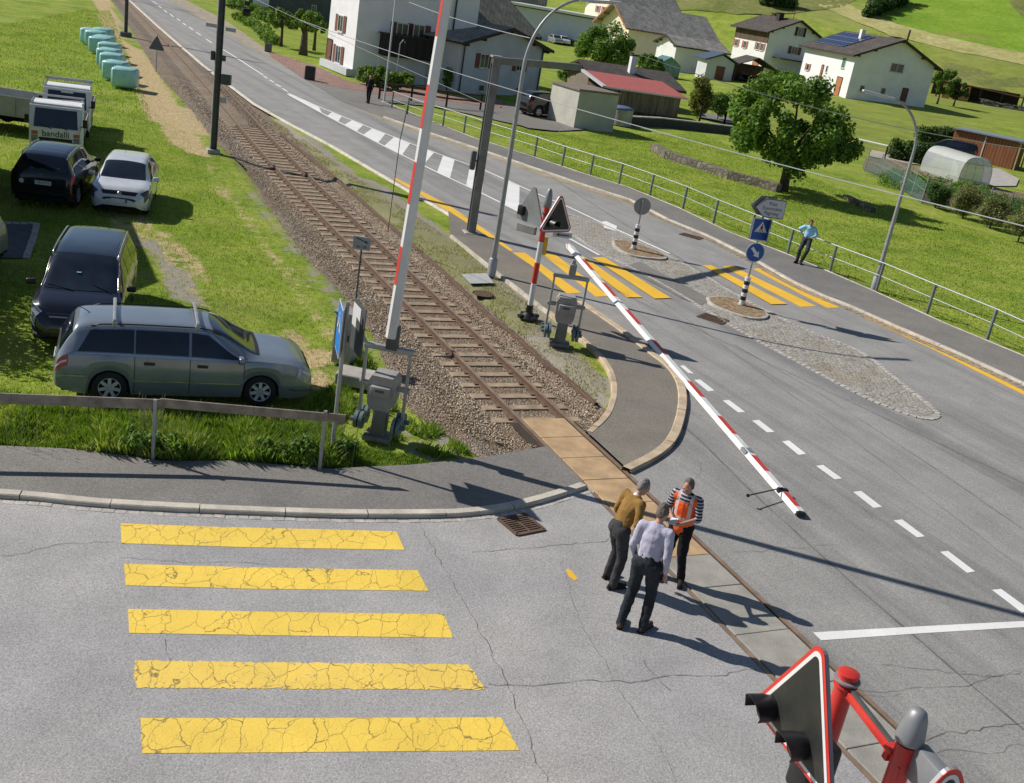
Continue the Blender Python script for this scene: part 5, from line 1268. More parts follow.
smallcar(MPVS,(-1.45,1.38),.33,581,46.5,rad(-78),'dark car at the right end of the workshop parking row, behind the tree',KP)
smallcar(MPVS,(-1.45,1.38),.33,947,158,rad(160),'dark car behind the white greenhouse tunnel',KP)
smallcar(MPVS,(-1.45,1.38),.33,742,86,rad(-60),'dark car under the small blue-roofed carport',KP,.4)
# trucks
def truck(loc,rz,label,text,crew):
    r=empty('truck',loc,rz,label,'truck','white tipper trucks on the meadow'); TW=M('truck_white',(.86,.87,.87),.4,var=.05,sc=3,dirt=.15) if not bpy.data.materials.get('truck_white') else bpy.data.materials['truck_white']
    cab=MB(); prof=[(1.0,.45),(2.35,.45),(2.42,.75),(2.40,1.25),(2.12,2.12),(1.95,2.2),(1.0,2.2)]
    cab.prism(prof,-.92,.92); cb=cab.build('cab',TW,r); m_=cb.modifiers.new('b','BEVEL'); m_.width=.06; m_.segments=3; m_.limit_method='ANGLE'
    def slope(x0,z0,x1,z1,y0,y1,name,mat,off=.006,par=None,inset=0):
        n=Vector((-(z1-z0),0,(x1-x0))); n=n.normalized(); 
        if n.x<0: n=-n
        n*=off; mb=MB(); mb.add([(x0+n.x,y0,z0+n.z),(x0+n.x,y1,z0+n.z),(x1+n.x,y1-inset if y1>0 else y1,z1+n.z),(x1+n.x,y0+inset,z1+n.z)],[(0,1,2,3)]); return mb.build(name,mat,par or r)
    L=lambda t:(2.40+(2.12-2.40)*t,1.25+(2.12-1.25)*t)
    a=L(.06);b=L(.86); slope(a[0],a[1],b[0],b[1],-.82,.82,'windscreen',MGL,.010,inset=.05)
    slope(2.41,.76,2.408,.92,-.62,.62,'grille',MTRIM,.016); slope(2.385,.50,2.41,.70,-.8,.8,'bumper',MGREY,.02)
    for sd in (-1,1):
        y0,y1=(.66,.90) if sd>0 else (-.90,-.66)
        slope(2.412,.72,2.405,.98,y0,y1,'headlight',MHL,.012); slope(2.404,1.0,2.400,1.14,y0,y1,'indicator',M('indicator_orange',(.55,.16,.05),.4,var=.3,sc=12) if not bpy.data.materials.get('indicator_orange') else bpy.data.materials['indicator_orange'],.012)
        MB().add([(1.35,sd*.926,1.25),(2.2,sd*.926,1.25),(1.98,sd*.926,2.0),(1.35,sd*.926,2.0)],[(0,1,2,3)] if sd<0 else [(3,2,1,0)]).build('side_window',MGL,r)
        mb=MB(); mb.box((2.2,sd*1.08,1.55),(.08,.18,.32),bev=.03); mb.tube([(2.15,sd*.9,1.4),(2.2,sd*1.05,1.45)],.02); mb.build('mirror',MBLK,r,auto=40)
        for wx in (1.55,-1.6):
            mb=MB(); mb.lathe([(.18,-.11),(.33,-.11),(.36,-.06),(.36,.06),(.33,.11),(.18,.11)],c=(wx,sd*.8,.36),n=24,axis='Y'); w_=mb.build('wheel',MTYRE,r,auto=50); MB().lathe([(.001,-.09),(.18,-.115),(.19,-.08)],c=(wx,sd*.8,.36),n=20,axis='Y').build('rim',MWHITE,w_)
    mb=MB(); mb.box((-.3,0,.55),(4.2,.8,.22)); mb.build('chassis',MUND,r)
    mb=MB(); mb.box((-.85,0,.86),(3.3,2.0,.08)); 
    for sd in (-1,1): mb.box((-.85,sd*.98,1.08),(3.3,.04,.40))
    mb.box((-2.48,0,1.08),(.04,2.0,.4)); mb.box((.78,0,1.08),(.04,2.0,.4)); mb.build('tipper_bed',MGREY,r)
    mb=MB(); 
    for sd in (-1,1): mb.box((.82,sd*.9,1.7),(.06,.06,1.3))
    mb.box((.82,0,2.32),(.08,1.95,.07)); mb.box((.82,0,1.9),(.05,1.8,.05))
    if crew: mb.box((.88,0,2.36),(.12,2.0,.1))
    mb.build('headboard',MSTEEL,r)
    if text:
        n=Vector((1,0,.02)); textobj('lettering','bandalli',.34,MBLK,r,Matrix.Translation((2.422,.0,1.09))@Matrix.Rotation(PI/2,4,'Z')@Matrix.Rotation(PI/2,4,'X')@Matrix.Shear('XY',4,(.15,0)) if False else Matrix.Translation((2.418,.0,1.07))@Matrix.Rotation(PI/2,4,'Z')@Matrix.Rotation(PI/2-.03,4,'X'),.002)
    else:
        mb=MB(); mb.box((2.18,.0,1.95),(.02,.5,.14)); mb.build('sun_strip',MPLT,r)
    for y0 in (.1,-.5): MB().tube([(2.42,y0+.35,1.27),(2.38,y0-.1,1.42)],.012).build('wiper',MBLK,r)
    return r
f1=at(56,150); truck((-17.35,37.6,-.04),rad(-69),'white tipper truck with black lettering on the cab front, parked nose to the black SUV',True,False)
f2=at(63,113); truck((-18.9,41.8,-.04),rad(-69),'white flatbed truck parked right behind the lettered one',False,True)
# trailer at left edge
P=at(-22,127); tr=empty('trailer',(P.x,P.y,0),rad(8),'pale grey low-sided trailer at the left edge beside the trucks','trailer')
mb=MB(); mb.box((0,0,.95),(5.4,.05,.62)); mb.box((0,2.0,.95),(5.4,.05,.62)); mb.box((2.68,1.0,.95),(.05,2.0,.62)); mb.box((-2.68,1,.95),(.05,2.0,.62)); mb.box((0,1,.6),(5.4,2.0,.08)); mb.build('side_boards',M('trailer_grey',(.36,.38,.38),.6,.2,var=.12,sc=3,dirt=.3),tr)
mb=MB(); 
for x in (-2.68,-1.3,0,1.3,2.68): mb.box((x,-.04,.95),(.07,.04,.7))
mb.box((0,-.035,1.27),(5.4,.04,.05)); mb.build('stanchions',MSTEEL,tr)
for x in (-.4,.4):
    for y in (.15,1.85): MB().lathe([(.001,-.1),(.28,-.1),(.32,-.05),(.32,.05),(.28,.1),(.001,.1)],c=(x,y,.32),n=20,axis='Y').build('wheel',MTYRE,tr,auto=50)
MB().box((0,1,.42),(5.0,1.0,.2)).build('chassis',MUND,tr)

for o in list(COL.objects):
    if o.parent is None and o.type=='EMPTY':
        L=o.get('label','')
        if L.startswith('midnight blue') or L.startswith('black SUV'): o.scale=(.95,.95,.95)
        if L.startswith('silver grey estate'): o.scale=(.965,.98,.97)
        if L.startswith('white hatchback facing'): o.scale=(.94,.94,.94)
        if o.name.startswith('truck'): o.scale=(.84,.84,.86)
# ------------------------------------------------------------------ buildings
MPLAST=M('white_render',(.80,.80,.81),.85,var=.05,sc=.8,bump=.15,bsc=25,dirt=.12)
MPLAST2=M('grey_render',(.55,.57,.60),.85,var=.07,sc=.8,bump=.15,bsc=25,dirt=.15)
MPLASTC=M('cream_render',(.82,.74,.56),.85,var=.05,sc=.8,bump=.15,bsc=25,dirt=.1)
def tiles(name,c1,c2,w=.3,h=.35):
    t=NT(name); b=t.n('ShaderNodeTexBrick'); b.inputs['Scale'].default_value=1; b.inputs['Brick Width'].default_value=w; b.inputs['Row Height'].default_value=h; b.inputs['Mortar Size'].default_value=.02; b.inputs['Bias'].default_value=-.1
    b.inputs['Color1'].default_value=(*c1,1); b.inputs['Color2'].default_value=(*c2,1); b.inputs['Mortar'].default_value=(c1[0]*.3,c1[1]*.3,c1[2]*.3,1)
    t.l(t.co.outputs['Object'],b.inputs['Vector']); c=t.mix(1,b.outputs['Color'],t.ramp(t.noise(.9,5,.7),[(.3,.6),(.7,1.35)]),'MULTIPLY')
    c=t.mix(1,c,t.ramp(t.noise(6,3,.7),[(.3,.8),(.7,1.2)]),'MULTIPLY')
    t.set(col=c,rough=.85); t.bump(b.outputs['Fac'],-.6,.03); return t.m
MSLATE=tiles('stone_slates',(.28,.26,.23),(.38,.36,.31),.35,.3); MROOFD=tiles('dark_brown_tiles',(.075,.062,.055),(.105,.088,.078),.3,.35); MROOFG=tiles('grey_fibre_slates',(.29,.28,.26),(.38,.365,.33),.4,.35)
MROOFR=M('red_sheet_roof',(.43,.115,.10),.6,var=.12,sc=2,dirt=.12); MFASC=M('dark_timber',(.045,.03,.022),.8,var=.3,sc=4); MSHUT=M('brown_shutter',(.16,.055,.035),.7,var=.15,sc=6); MSHUTR=M('red_shutter',(.36,.11,.08),.7,var=.15,sc=6)
MWINF=M('window_frame_white',(.62,.62,.6),.6,var=.05); MWING=M('window_glass',(.035,.05,.055),.08,var=.5,sc=2,spec=.8); MWOODH=M('honey_wood',(.38,.15,.055),.7,var=.25,sc=3); MDOOR=M('orange_brown_door',(.45,.17,.07),.6,var=.15,sc=4)
MBOARD=None
def boards(name,c1,c2,sc=(6,6,.4)):
    t=NT(name); v=t.mapping(t.co.outputs['Object'],sc); c=t.ramp(t.noise(1.0,3,.6,v),[(.3,c1),(.7,c2)]); w=t.n('ShaderNodeTexWave'); w.inputs['Scale'].default_value=1.1; w.bands_direction='X'; t.l(t.co.outputs['Object'],w.inputs['Vector'])
    c=t.mix(t.ramp(w.outputs['Fac'],[(.0,.8),(.12,0)]),c,(.02,.012,.008)); t.set(col=c,rough=.85); return t.m
MBOARD=boards('dark_barn_boards',(.05,.03,.02),(.17,.11,.07)); MBOARDR=boards('red_brown_boards',(.22,.075,.03),(.34,.13,.06))
class House:
    def __init__(s,name,x,y,z0,yaw,W,L,hw,hr,label,cat,wall,roof,o=.6,th=.16,base=0.0,gable=True,flat=False,fascia=None,sink=1.5,group=None):
        s.r=empty(name,(x,y,z0),rad(yaw),label,cat,group); s.W,s.L,s.hw,s.hr,s.o=W,L,hw,hr,o; s.x,s.y,s.z0,s.yaw=x,y,z0,rad(yaw)
        w,l=W/2,L/2; mb=MB()
        if flat: mb.box((0,0,(hw-sink)/2),(W,L,hw+sink))
        else: mb.prism([(-w,-sink),(w,-sink),(w,hw),(0,hw+hr),(-w,hw)],-l,l)
        s.wall=mb.build('wall',wall,s.r)
        if flat:
            s.roof=MB().box((0,0,hw+th/2),(W+2*o,L+2*o,th),bev=.02).build('roof',roof,s.r)
        else:
            k=hr/w; c=math.sqrt(1+k*k); e=w+o; ze=hw-o*k
            mb=MB(); lo=l+o; t=th*c
            for sd in (-1,1):
                mb.add([(sd*e,-lo,ze+.02),(sd*e,lo,ze+.02),(0,lo,hw+hr+.02),(0,-lo,hw+hr+.02),(sd*e,-lo,ze+t),(sd*e,lo,ze+t),(0,lo,hw+hr+t),(0,-lo,hw+hr+t)],
                  [(0,1,2,3),(7,6,5,4),(0,3,7,4),(1,5,6,2),(0,4,5,1)] if sd>0 else [(3,2,1,0),(4,5,6,7),(4,7,3,0),(2,6,5,1),(1,5,4,0)])
            s.roof=mb.build('roof',roof,s.r)
            mb=MB()
            for gy in (-1,1):
                for sd in (-1,1):
                    a=Vector((0,gy*(lo+.02),hw+hr+t*.35)); b=Vector((sd*e,gy*(lo+.02),ze+t*.35)); mb.box((a+b)/2,((b-a).length,.05,t*1.35),M=Matrix.Rotation(-math.atan2(b.z-a.z,b.x-a.x),3,'Y'))
                for px_ in (0,-w*.62,w*.62,-w,w):
                    zz=hw+hr-abs(px_)*k-.12; mb.box((px_*.98,gy*(l+o*.5),zz-.02),(.18,o*1.0,.2))
            for sd in (-1,1): mb.cyl((sd*(e+.03),-lo,ze+.04),(sd*(e+.03),lo,ze+.04),.07,n=8)
            mb.build('eaves_timber',fascia or MFASC,s.r)
    def loc(s,side,px,py):
        "photo position of a spot on one wall -> (u along wall, height)"
        nl={'g-':Vector((0,-1,0)),'g+':Vector((0,1,0)),'w-':Vector((-1,0,0)),'w+':Vector((1,0,0))}[side]; off={'g-':s.L/2,'g+':s.L/2,'w-':s.W/2,'w+':s.W/2}[side]
        R=Matrix.Rotation(s.yaw,3,'Z'); n=R@nl; c=Vector((s.x,s.y,s.z0)); d=ray(px,py); o=Vector((0,0,CAM_H)); t=((c+n*off)-o).dot(n)/d.dot(n); P=R.inverted()@(o+d*t-c); return P
    def frameM(s,side,P,off=.0):
        a={'g-':0,'g+':PI,'w-':-PI/2,'w+':PI/2}[side]; return Matrix.Translation(P)@Matrix.Rotation(a,4,'Z')@Matrix.Translation((0,-off,0))
    def window(s,side,px,py,w=.9,h=1.1,shut=None,bars=1,name='window',glass=None,P=None,shut_closed=False):
        P=P or s.loc(side,px,py); Mx=s.frameM(side,P)
        mb=MB(); f=.07
        for a,b,c_,d_ in ((0,h/2-f/2,w,f),(0,-h/2+f/2,w,f),(-w/2+f/2,0,f,h-2*f),(w/2-f/2,0,f,h-2*f)): mb.box((a,-.02,b),(c_,.08,d_))
        for k in range(bars): mb.box((-w/2+w*(k+1)/(bars+1),-.02,0),(.05,.06,h-2*f))
        o=mb.build(name,MWINF,s.r); o.matrix_local=Mx
        MB().box((0,.0,0),(w-f,.05,h-f)).build('pane',glass or MWING,o); MB().box((0,-.06,-h/2-.03),(w+.12,.16,.05)).build('sill',MWINF,o)
        if shut:
            for sd in (-1,1): MB().box((sd*(w*.76 if not shut_closed else w*.25),-.035,0),(w*.46,.04,h*1.0)).build('shutter',shut,o)
        return o
    def door(s,side,px,py,w=.95,h=2.0,mat=None,name='door'):
        P=s.loc(side,px,py); o=MB().box((0,-.02,0),(w,.08,h)).build(name,mat or MDOOR,s.r); o.matrix_local=s.frameM(side,P); MB().box((w*.38,-.075,-.05),(.04,.05,.14)).build('handle',MBLK,o)
        mb=MB(); mb.box((-w/2-.04,-.03,0),(.08,.10,h+.1)); mb.box((w/2+.04,-.03,0),(.08,.1,h+.1)); mb.box((0,-.03,h/2+.04),(w,.1,.08)); mb.build('door_frame',MFASC,o); return o
    def chimney(s,u,v,w=.6,h=1.3,mat=None,cap=True):
        z=s.hw+s.hr*(1-abs(u)/(s.W/2)); o=MB().box((u,v,z+h/2-.3),(w,w,h+.6)).build('chimney',mat or MPLAST2,s.roof)
        if cap: MB().box((u,v,z+h+.08),(w*1.3,w*1.3,.12)).build('chimney_cap',MFASC,o)
def part(mb,name,m,par,**k): return mb.build(name,m,par,**k)
# white block by the yard (three storeys, roof out of the picture)
h=House('white_house',-12.9,85.1,0,-57.4,5.64,9.6,8.3,2.0,'tall white house beside the paved yard, its long grey side in shade','house',MPLAST,MROOFD,.8)
h.window('g-',436,93) if False else None
g='g-'; hh=h
for (px,py,w_,h_) in [(341,23.5,.95,1.25),(338,55,1.0,1.3)]: pass
def wlocal(h,px,py):
    for s_ in ('g-','w-','w+','g+'):
        P=h.loc(s_,px,py)
    return P
MB().box((0,0,.25),(5.70,10.56,.5)).build('plinth',MPLAST2,h.r)
h.window('g-',341,23.5,1.1,1.2,MSHUT,shut_closed=False); h.window('g-',338.5,54.5,1.1,1.3,MSHUT); h.door('g-',329,56,.95,2.4,MSHUT)
h.window('w+',402,31.5,.95,1.2,MSHUT); h.window('w+',418.5,33,.95,1.2,MSHUT)
P=h.loc('w+',408,47); o=MB().box((0,-.55,0),(4.6,1.1,1.5)).build('balcony',boards('dark_balcony_boards',(.012,.010,.009),(.04,.032,.028)),h.r); o.matrix_local=h.frameM('w+',P); MB().box((0,-.6,.78),(4.9,1.3,.08)).build('balcony_rail',MFASC,o)
P=h.loc('w+',405,70); o=MB().box((0,-.03,0),(4.4,.1,2.4)).build('pale_ground_floor_wall',MPLAST,h.r); o.matrix_local=h.frameM('w+',P); h.window('w+',414,66,.55,1.3,None,0)
P=h.loc('w+',379,71); o=MB().box((0,-.25,-.2),(1.0,.4,.9)).build('meter_box',M('meter_box_blue_grey',(.12,.14,.17),.6),h.r); o.matrix_local=h.frameM('w+',P)
P=h.loc('w+',455,10); o=MB().cyl((0,-.12,-6),(0,-.12,5),.06).build('downpipe',MFASC,h.r); o.matrix_local=h.frameM('w+',P)
# dark barn at top left
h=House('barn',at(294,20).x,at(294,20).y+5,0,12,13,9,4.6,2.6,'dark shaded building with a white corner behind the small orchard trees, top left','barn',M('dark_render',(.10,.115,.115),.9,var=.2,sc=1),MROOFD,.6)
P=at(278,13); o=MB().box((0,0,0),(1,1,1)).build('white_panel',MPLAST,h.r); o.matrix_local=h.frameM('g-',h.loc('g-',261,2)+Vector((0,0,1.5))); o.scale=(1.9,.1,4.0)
h.window('g-',314,9,.6,.9)
# grey cottage with stone slab roof
h=House('cottage',-5.25-1.2,85.91+.8,0,56,10.4,3.6,3.62,1.25,'grey cottage with brown shutters and a low stone slab roof beside the white house','cottage',MPLAST2,MSLATE,.55)
h.window('g-',484,61,1.05,1.05,MSHUT); h.window('g-',519.5,66,.95,.8,MSHUT); h.window('g-',481,88,.75,.55,None,0,glass=M('green_cellar_window',(.05,.10,.03),.4)); h.window('g-',518,90,.75,.5,None,0,glass=M('green_cellar_window_b',(.05,.10,.03),.4))
for px in (462,540.5):
    o=MB().tube([(0,-.1,1.2),(0,-.1,-2.6)],.05).build('downpipe',MFASC,h.r); o.matrix_local=h.frameM('g-',h.loc('g-',px,62))
# roof block behind: dark slope then stone slates
h=House('slate_roofed_house',-9.5,96,0,-30,8,10,4.4,2.6,'house with mossy stone slab roof and stout chimney behind the grey cottage','house',MPLAST2,tiles('mossy_stone_slates',(.19,.185,.14),(.27,.26,.20),.4,.3),.6)
h.chimney(-.8,-3.0,1.3,1.4,MPLAST2)
# grey house at the top and the workshop
h=House('grey_gabled_house',-13.5,215,0,-62,10,12,8.0,3,'grey house with dark roof above the workshop, cut by the top edge','house',M('mid_grey_render',(.26,.26,.27),.85,var=.1,sc=.8),MROOFD,.8); h.window('w+',541,5,1.3,1.6)
h=House('workshop',at(556,43).x,at(556,43).y+5,0,-10,16,9,5.0,.1,'long low workshop with a grey-blue wall and flat white roof behind parked cars','workshop',M('blue_grey_wall',(.52,.56,.74),.8,var=.06,sc=.5),MWHITE,.9,flat=True,th=.45)
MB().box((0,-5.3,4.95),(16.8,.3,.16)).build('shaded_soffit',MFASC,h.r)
# church-like house, two roofs
h=House('large_house',12.4,172,0,-62,8.2,14.5,5.5,2.6,'large pale house with long grey slate roof and honey timber gable, behind the leafy tree','house',MPLASTC,MROOFG,1.1,fascia=MWOODH)
h.window('g-',610,36,1.0,1.2) ; h.window('g-',622,33,.9,1.1)
for px in (668,690): h.window('w+',px,56,1.1,1.3)
h=House('rear_large_house',9.0,200,0,-62,10,12,8.6,3.6,'tall cream gabled house with grey roof rising behind the large pale house','house',MPLASTC,MROOFG,1.1,fascia=MFASC); h.window('g-',598,9,.9,1.1,MSHUTR); h.window('g-',604,10,.9,1.1,MSHUTR)
# extension with lower roof and conservatory
h=House('house_extension',at(684,76).x+.5,at(684,76).y+2,0,-62,5,8.5,4.0,1.0,'plain white side wing with lower grey roof in front of the large pale house','house wing',MPLAST,MROOFG,.5)
P=at(662,78,0.0); MGLS=M('greenish_glass',(.13,.24,.24),.1,var=.3,sc=2,spec=.8)
cv=empty('conservatory',(P.x,P.y-.5,0),rad(28),'small green-framed glass conservatory against the white wing','conservatory')
mb=MB(); mb.prism([(-2.2,0),(2.2,0),(2.2,2.6),(0,3.9),(-2.2,2.6)],-1.6,1.6); mb.build('glazing',MGLS,cv)
mb=MB(); 
for x in (-2.2,-1.1,0,1.1,2.2):
    zt=2.6+1.3*(1-abs(x)/2.2); mb.box((x,-1.63,zt/2),(.09,.08,zt))
for z in (.9,1.8,2.6): mb.box((0,-1.63,z),(4.4,.07,.08))
for sd in (-1,1): mb.box((sd*1.1,-1.64,3.25),(2.6,.1,.1),M=Matrix.Rotation(sd*math.atan2(1.3,2.2),3,'Y'))
cv.scale=(.72,.72,.72); mb.build('green_frame',M('conservatory_green',(.18,.42,.38),.5),cv)
# low bungalow with chimney, behind the red shed
h=House('bungalow',5.0,100,0.0,-68,7.2,7.6,1.8,1.0,'low bungalow with a dark brown roof and white chimney behind the red-roofed shed','bungalow',M('bungalow_wall',(.20,.17,.13),.85,var=.15),MROOFD,.6); h.chimney(1.6,0,.5,1.6,MPLAST)
# red-roofed shed
sh=empty('wooden_shed',(5.75,91.0,0),rad(-70),'dark wooden shed with a faded red sheet roof','shed')
mb=MB(); mb.prism([(-2.3,-.2),(2.4,-.2),(2.4,1.75),(-2.3,2.3)],-3.3,3.1); mb.build('wall',MBOARD,sh)
mb=MB(); sl=math.atan2(.55,4.7); mb.box((.0,-.1,2.10),(5.5,7.2,.10),M=Matrix.Rotation(sl,3,'Y')); mb.build('roof',MROOFR,sh)
mb=MB(); mb.box((.0,-3.8,2.12),(5.6,.35,.14),M=Matrix.Rotation(sl,3,'Y')); mb.box((2.75,-.1,1.76),(.16,7.3,.12)); mb.build('metal_edge',MFACE,sh)
o=MB().box((2.47,-.1,.95),(.10,6.2,1.5)).build('wooden_front',boards('worn_vertical_boards',(.07,.05,.035),(.30,.23,.16)),sh)
# retaining slab in front
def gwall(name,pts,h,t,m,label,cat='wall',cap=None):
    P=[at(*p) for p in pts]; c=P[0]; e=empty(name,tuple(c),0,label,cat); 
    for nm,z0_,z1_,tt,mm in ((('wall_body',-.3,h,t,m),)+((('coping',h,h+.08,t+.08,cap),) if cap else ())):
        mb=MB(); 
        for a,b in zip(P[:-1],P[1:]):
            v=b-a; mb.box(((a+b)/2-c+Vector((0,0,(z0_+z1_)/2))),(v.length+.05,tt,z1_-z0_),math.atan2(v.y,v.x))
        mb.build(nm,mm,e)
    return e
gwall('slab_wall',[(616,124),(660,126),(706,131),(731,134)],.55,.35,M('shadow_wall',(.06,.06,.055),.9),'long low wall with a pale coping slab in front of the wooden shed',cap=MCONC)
# pale concrete garage
h=House('garage',1.45,73.9,0,33,3.15,3.4,2.35,.1,'pale concrete box garage with a flat brown roof beside the railing meadow','garage',M('garage_concrete',(.50,.49,.43),.9,var=.1,sc=1,bump=.2,dirt=.15),M('garage_roof',(.20,.165,.14),.9,var=.15,sc=1.5),.10,flat=True,th=.14)
t_=empty('water_tank',tuple(at(611,124)+Vector((.6,.6,0))),0,'low round concrete tank with blue cover right of the garage','tank'); MB().lathe([(.85,0),(.85,1.1),(.8,1.12)],n=28).build('tank_wall',MCONC,t_,auto=40); MB().lathe([(.88,1.12),(.86,1.2),(.5,1.3),(.001,1.33)],n=28).build('cover',M('blue_tarp',(.10,.15,.28),.6,var=.2),t_,smooth=True)
# middle white house
h=House('white_chalet',33.76,189.8,1.6,26,10.3,9.4,6.3,2.2,'white house with dark roof and red shutters on the hillside, in the middle distance','house',MPLAST,MROOFD,.8)
o=MB().box((-5.2,0,5.35),(.12,9.5,1.9)).build('timber_band',MBOARD,h.r)
for px,py in ((736.5,42.5),(745,44.5),(758,46),(762,47)): h.window('w-',px,py,.85,1.15,MSHUTR)
h.door('w-',755,66,1.5,2.1,MDOOR); h.window('g-',800.5,32,1.1,1.4,MFASC); h.window('g-',794.5,50.5,1.3,1.2,MSHUT)
h.chimney(-1.2,-1.0,.9,1.2,MFASC); h.chimney(.4,2.5,.9,.7,MFASC)
MB().tube([(0,-3,8),(0.1,-3,12.6)],.05).build('roof_aerial',MFASC,h.r)
o=MB().box((0,-1.3,2.4),(8.4,2.4,.14)).build('porch_roof',MFASC,h.r); o.matrix_local=h.frameM('g-',Vector((0.5,-4.7,0)))
# small blue-roofed carport
cp=empty('carport',tuple(at(722,84,.5)+Vector((2.0,6,0))),rad(12),'small grey outbuilding and carport with blue and brown roofs before the white hillside house','carport')
mb=MB(); mb.prism([(-4.6,-1),(-.8,-1),(-.8,2.6),(-2.7,3.4),(-4.6,2.6)],-2,2); mb.build('wall',MPLAST2,cp)
mb=MB(); 
for sd in (-1,1): mb.box((-2.7+sd*1.2,-.1,3.12),(2.7,4.8,.12),M=Matrix.Rotation(sd*math.atan2(.8,1.9),3,'Y'))
mb.build('blue_roof',M('blue_grey_roof',(.06,.09,.14),.5,var=.1),cp)
mb=MB(); 
for sd in (-1,1): mb.box((2.2+sd*1.45,-.1,3.2),(3.1,5.0,.12),M=Matrix.Rotation(sd*math.atan2(.8,1.9),3,'Y'))
mb.build('brown_roof',MROOFD,cp); mb=MB()
for x in (-.6,2.2,5.0): MB().box((x,-2.2,1.2),(.16,.16,3.0)).build('post',MFASC,cp)
MB().box((-2.6,-2.03,1.0),(1.2,.06,2.0)).build('door',MSHUT,cp); MB().box((2.2,1.8,1.2),(5.2,.1,3)).build('rear_wall',MBOARD,cp)
mb=MB(); 
for i in range(60): mb.box((6.6+random.uniform(0,3.6),-1.2+random.uniform(-.4,1.0),.15+random.uniform(0,1.3)),(.9,.25,.12),random.uniform(-.3,.3))
tag(mb.build('log_pile',M('fresh_logs',(.42,.24,.11),.8,var=.35,sc=4)),'heap of pale orange firewood right of the carport','firewood',kind='stuff').matrix_world=cp.matrix_basis.copy()
# right white house with solar panels
h=House('white_farmhouse',38.84,149.4,2.2,14.8,11.2,14.0,4.7,2.45,'white house with solar panels on its dark roof, at the right behind the big tree','house',MPLAST,MROOFD,.7,sink=3.5)
for px,py in ((897,71),): h.window('g-',px,py-3,1.9,1.1,None,1)
h.window('g-',862,88.5,.7,.8,None,0); h.window('g-',883,91,.7,.8,None,0); h.door('g-',904,95,.7,1.6,MSHUT)
h.window('w-',844,63,.9,1.3,M('green_shutter',(.02,.16,.10),.6),shut_closed=True); h.door('w-',838,87,1.3,2.4,MDOOR); h.door('w-',821.5,73,.45,2.0,MSHUTR); h.window('w-',808,67,.8,.9,MSHUTR,0); h.window('w-',827,69,.5,.9,None,0)
h.chimney(-1.6,0.2,.55,1.3,MPLAST,False); h.chimney(1.3,-3.2,.9,.8,MPLAST2)
w=h.W/2; sl=math.atan2(h.hr,w)
o=MB().box((0,0,0),(4.6,8.4,.07)).build('solar_panels',M('solar_cells',(.015,.03,.10),.15,var=.3,sc=2,spec=.8),h.roof); o.matrix_local=Matrix.Translation((-2.75,2.6,h.hw+h.hr*(1-2.75/w)+.25))@Matrix.Rotation(-sl,4,'Y')
mb=MB(); 
for i in range(7): mb.box((0,-4.2+8.4*i/6,.045),(4.6,.05,.02))
for i in range(4): mb.box((-2.3+4.6*i/3,0,.046),(.05,8.4,.02))
mb.build('panel_frames',MSTEEL,o)
# wooden pole on the hill
P=Vector((47.5,165,3.0)); 
tag(MB().tube([(P.x,P.y,2),(P.x+.25,P.y,11.2)],.14,8).build('timber_pole',MFASC),'thin dark leaning pole on the slope behind the right white house','pole')
# timber store far right
ts=empty('timber_store',(tsx:=(at(990,106,2.0)+Vector((-1.5,3,-.1))))[:],rad(-8),'open timber store with rusty red roof at the far right','shed')
mb=MB(); mb.box((0,0,2.6),(15,4.5,.16),M=Matrix.Rotation(rad(3),3,'Y')); mb.build('roof',M('rusty_sheet_roof',(.22,.085,.06),.7,var=.3,sc=1.5),ts)
mb=MB(); mb.box((0,2,1),(14.5,.1,3.4)); 
for x in (-7,-3.5,0,3.5,7): mb.box((x,-2,1),(.2,.2,3.4))
mb.build('wall',MFASC,ts)
for x,w_ in ((-5.6,1.3),(-2.6,1.5)):
    mb=MB(); 
    for i in range(7): mb.box((x+random.uniform(-.06,.06),-2.3,.05+.38*i),(w_,.9,.34))
    tag(mb.build('board_stack',M('orange_boards',(.50,.22,.10),.8,var=.2,sc=3) if not bpy.data.materials.get('orange_boards') else bpy.data.materials['orange_boards']),'stack of orange-brown boards standing in front of the timber store, '+('left one' if x<-4 else 'right one'),'timber stack').matrix_world=ts.matrix_basis.copy()
mb=MB()
for i in range(90): mb.box((random.uniform(.5,8.5),-2.4+random.uniform(-.8,.4),random.uniform(-.2,1.0)),(random.uniform(.5,1.6),.2,.14),random.uniform(-.4,.4))
tag(mb.build('scrap_timber',M('grey_offcuts',(.26,.23,.21),.9,var=.5,sc=3)),'untidy heap of grey timber offcuts below the rusty roof','firewood',kind='stuff').matrix_world=ts.matrix_basis.copy()
# red shed
rs=empty('red_shed',tuple(at(981,163)+Vector((.9,2.0,-.1))),rad(-34),'red-brown plank shed with a grey-blue roof beside the greenhouse tunnel','shed')
mb=MB(); mb.box((0,0,1.15),(5.6,3.0,2.5)); mb.build('wall',MBOARDR,rs)
MB().box((.1,0,2.52),(6.1,3.5,.12)).build('roof',M('blue_grey_sheet',(.20,.24,.29),.6,var=.1),rs); MB().box((0,-1.52,1.2),(.08,.05,2.3)).build('pale_batten',MPLT,rs)
mb=MB(); 
for x in (3.0,4.3,5.6): mb.box((x,-1.5,1.1),(.12,.12,2.4)); mb.box((x,1.4,1.1),(.12,.12,2.4))
mb.build('porch_posts',M('pale_timber',(.42,.36,.20),.8,var=.2),rs); MB().box((4.3,0,2.4),(3.0,3.3,.08)).build('porch_roof',MCONC,rs)
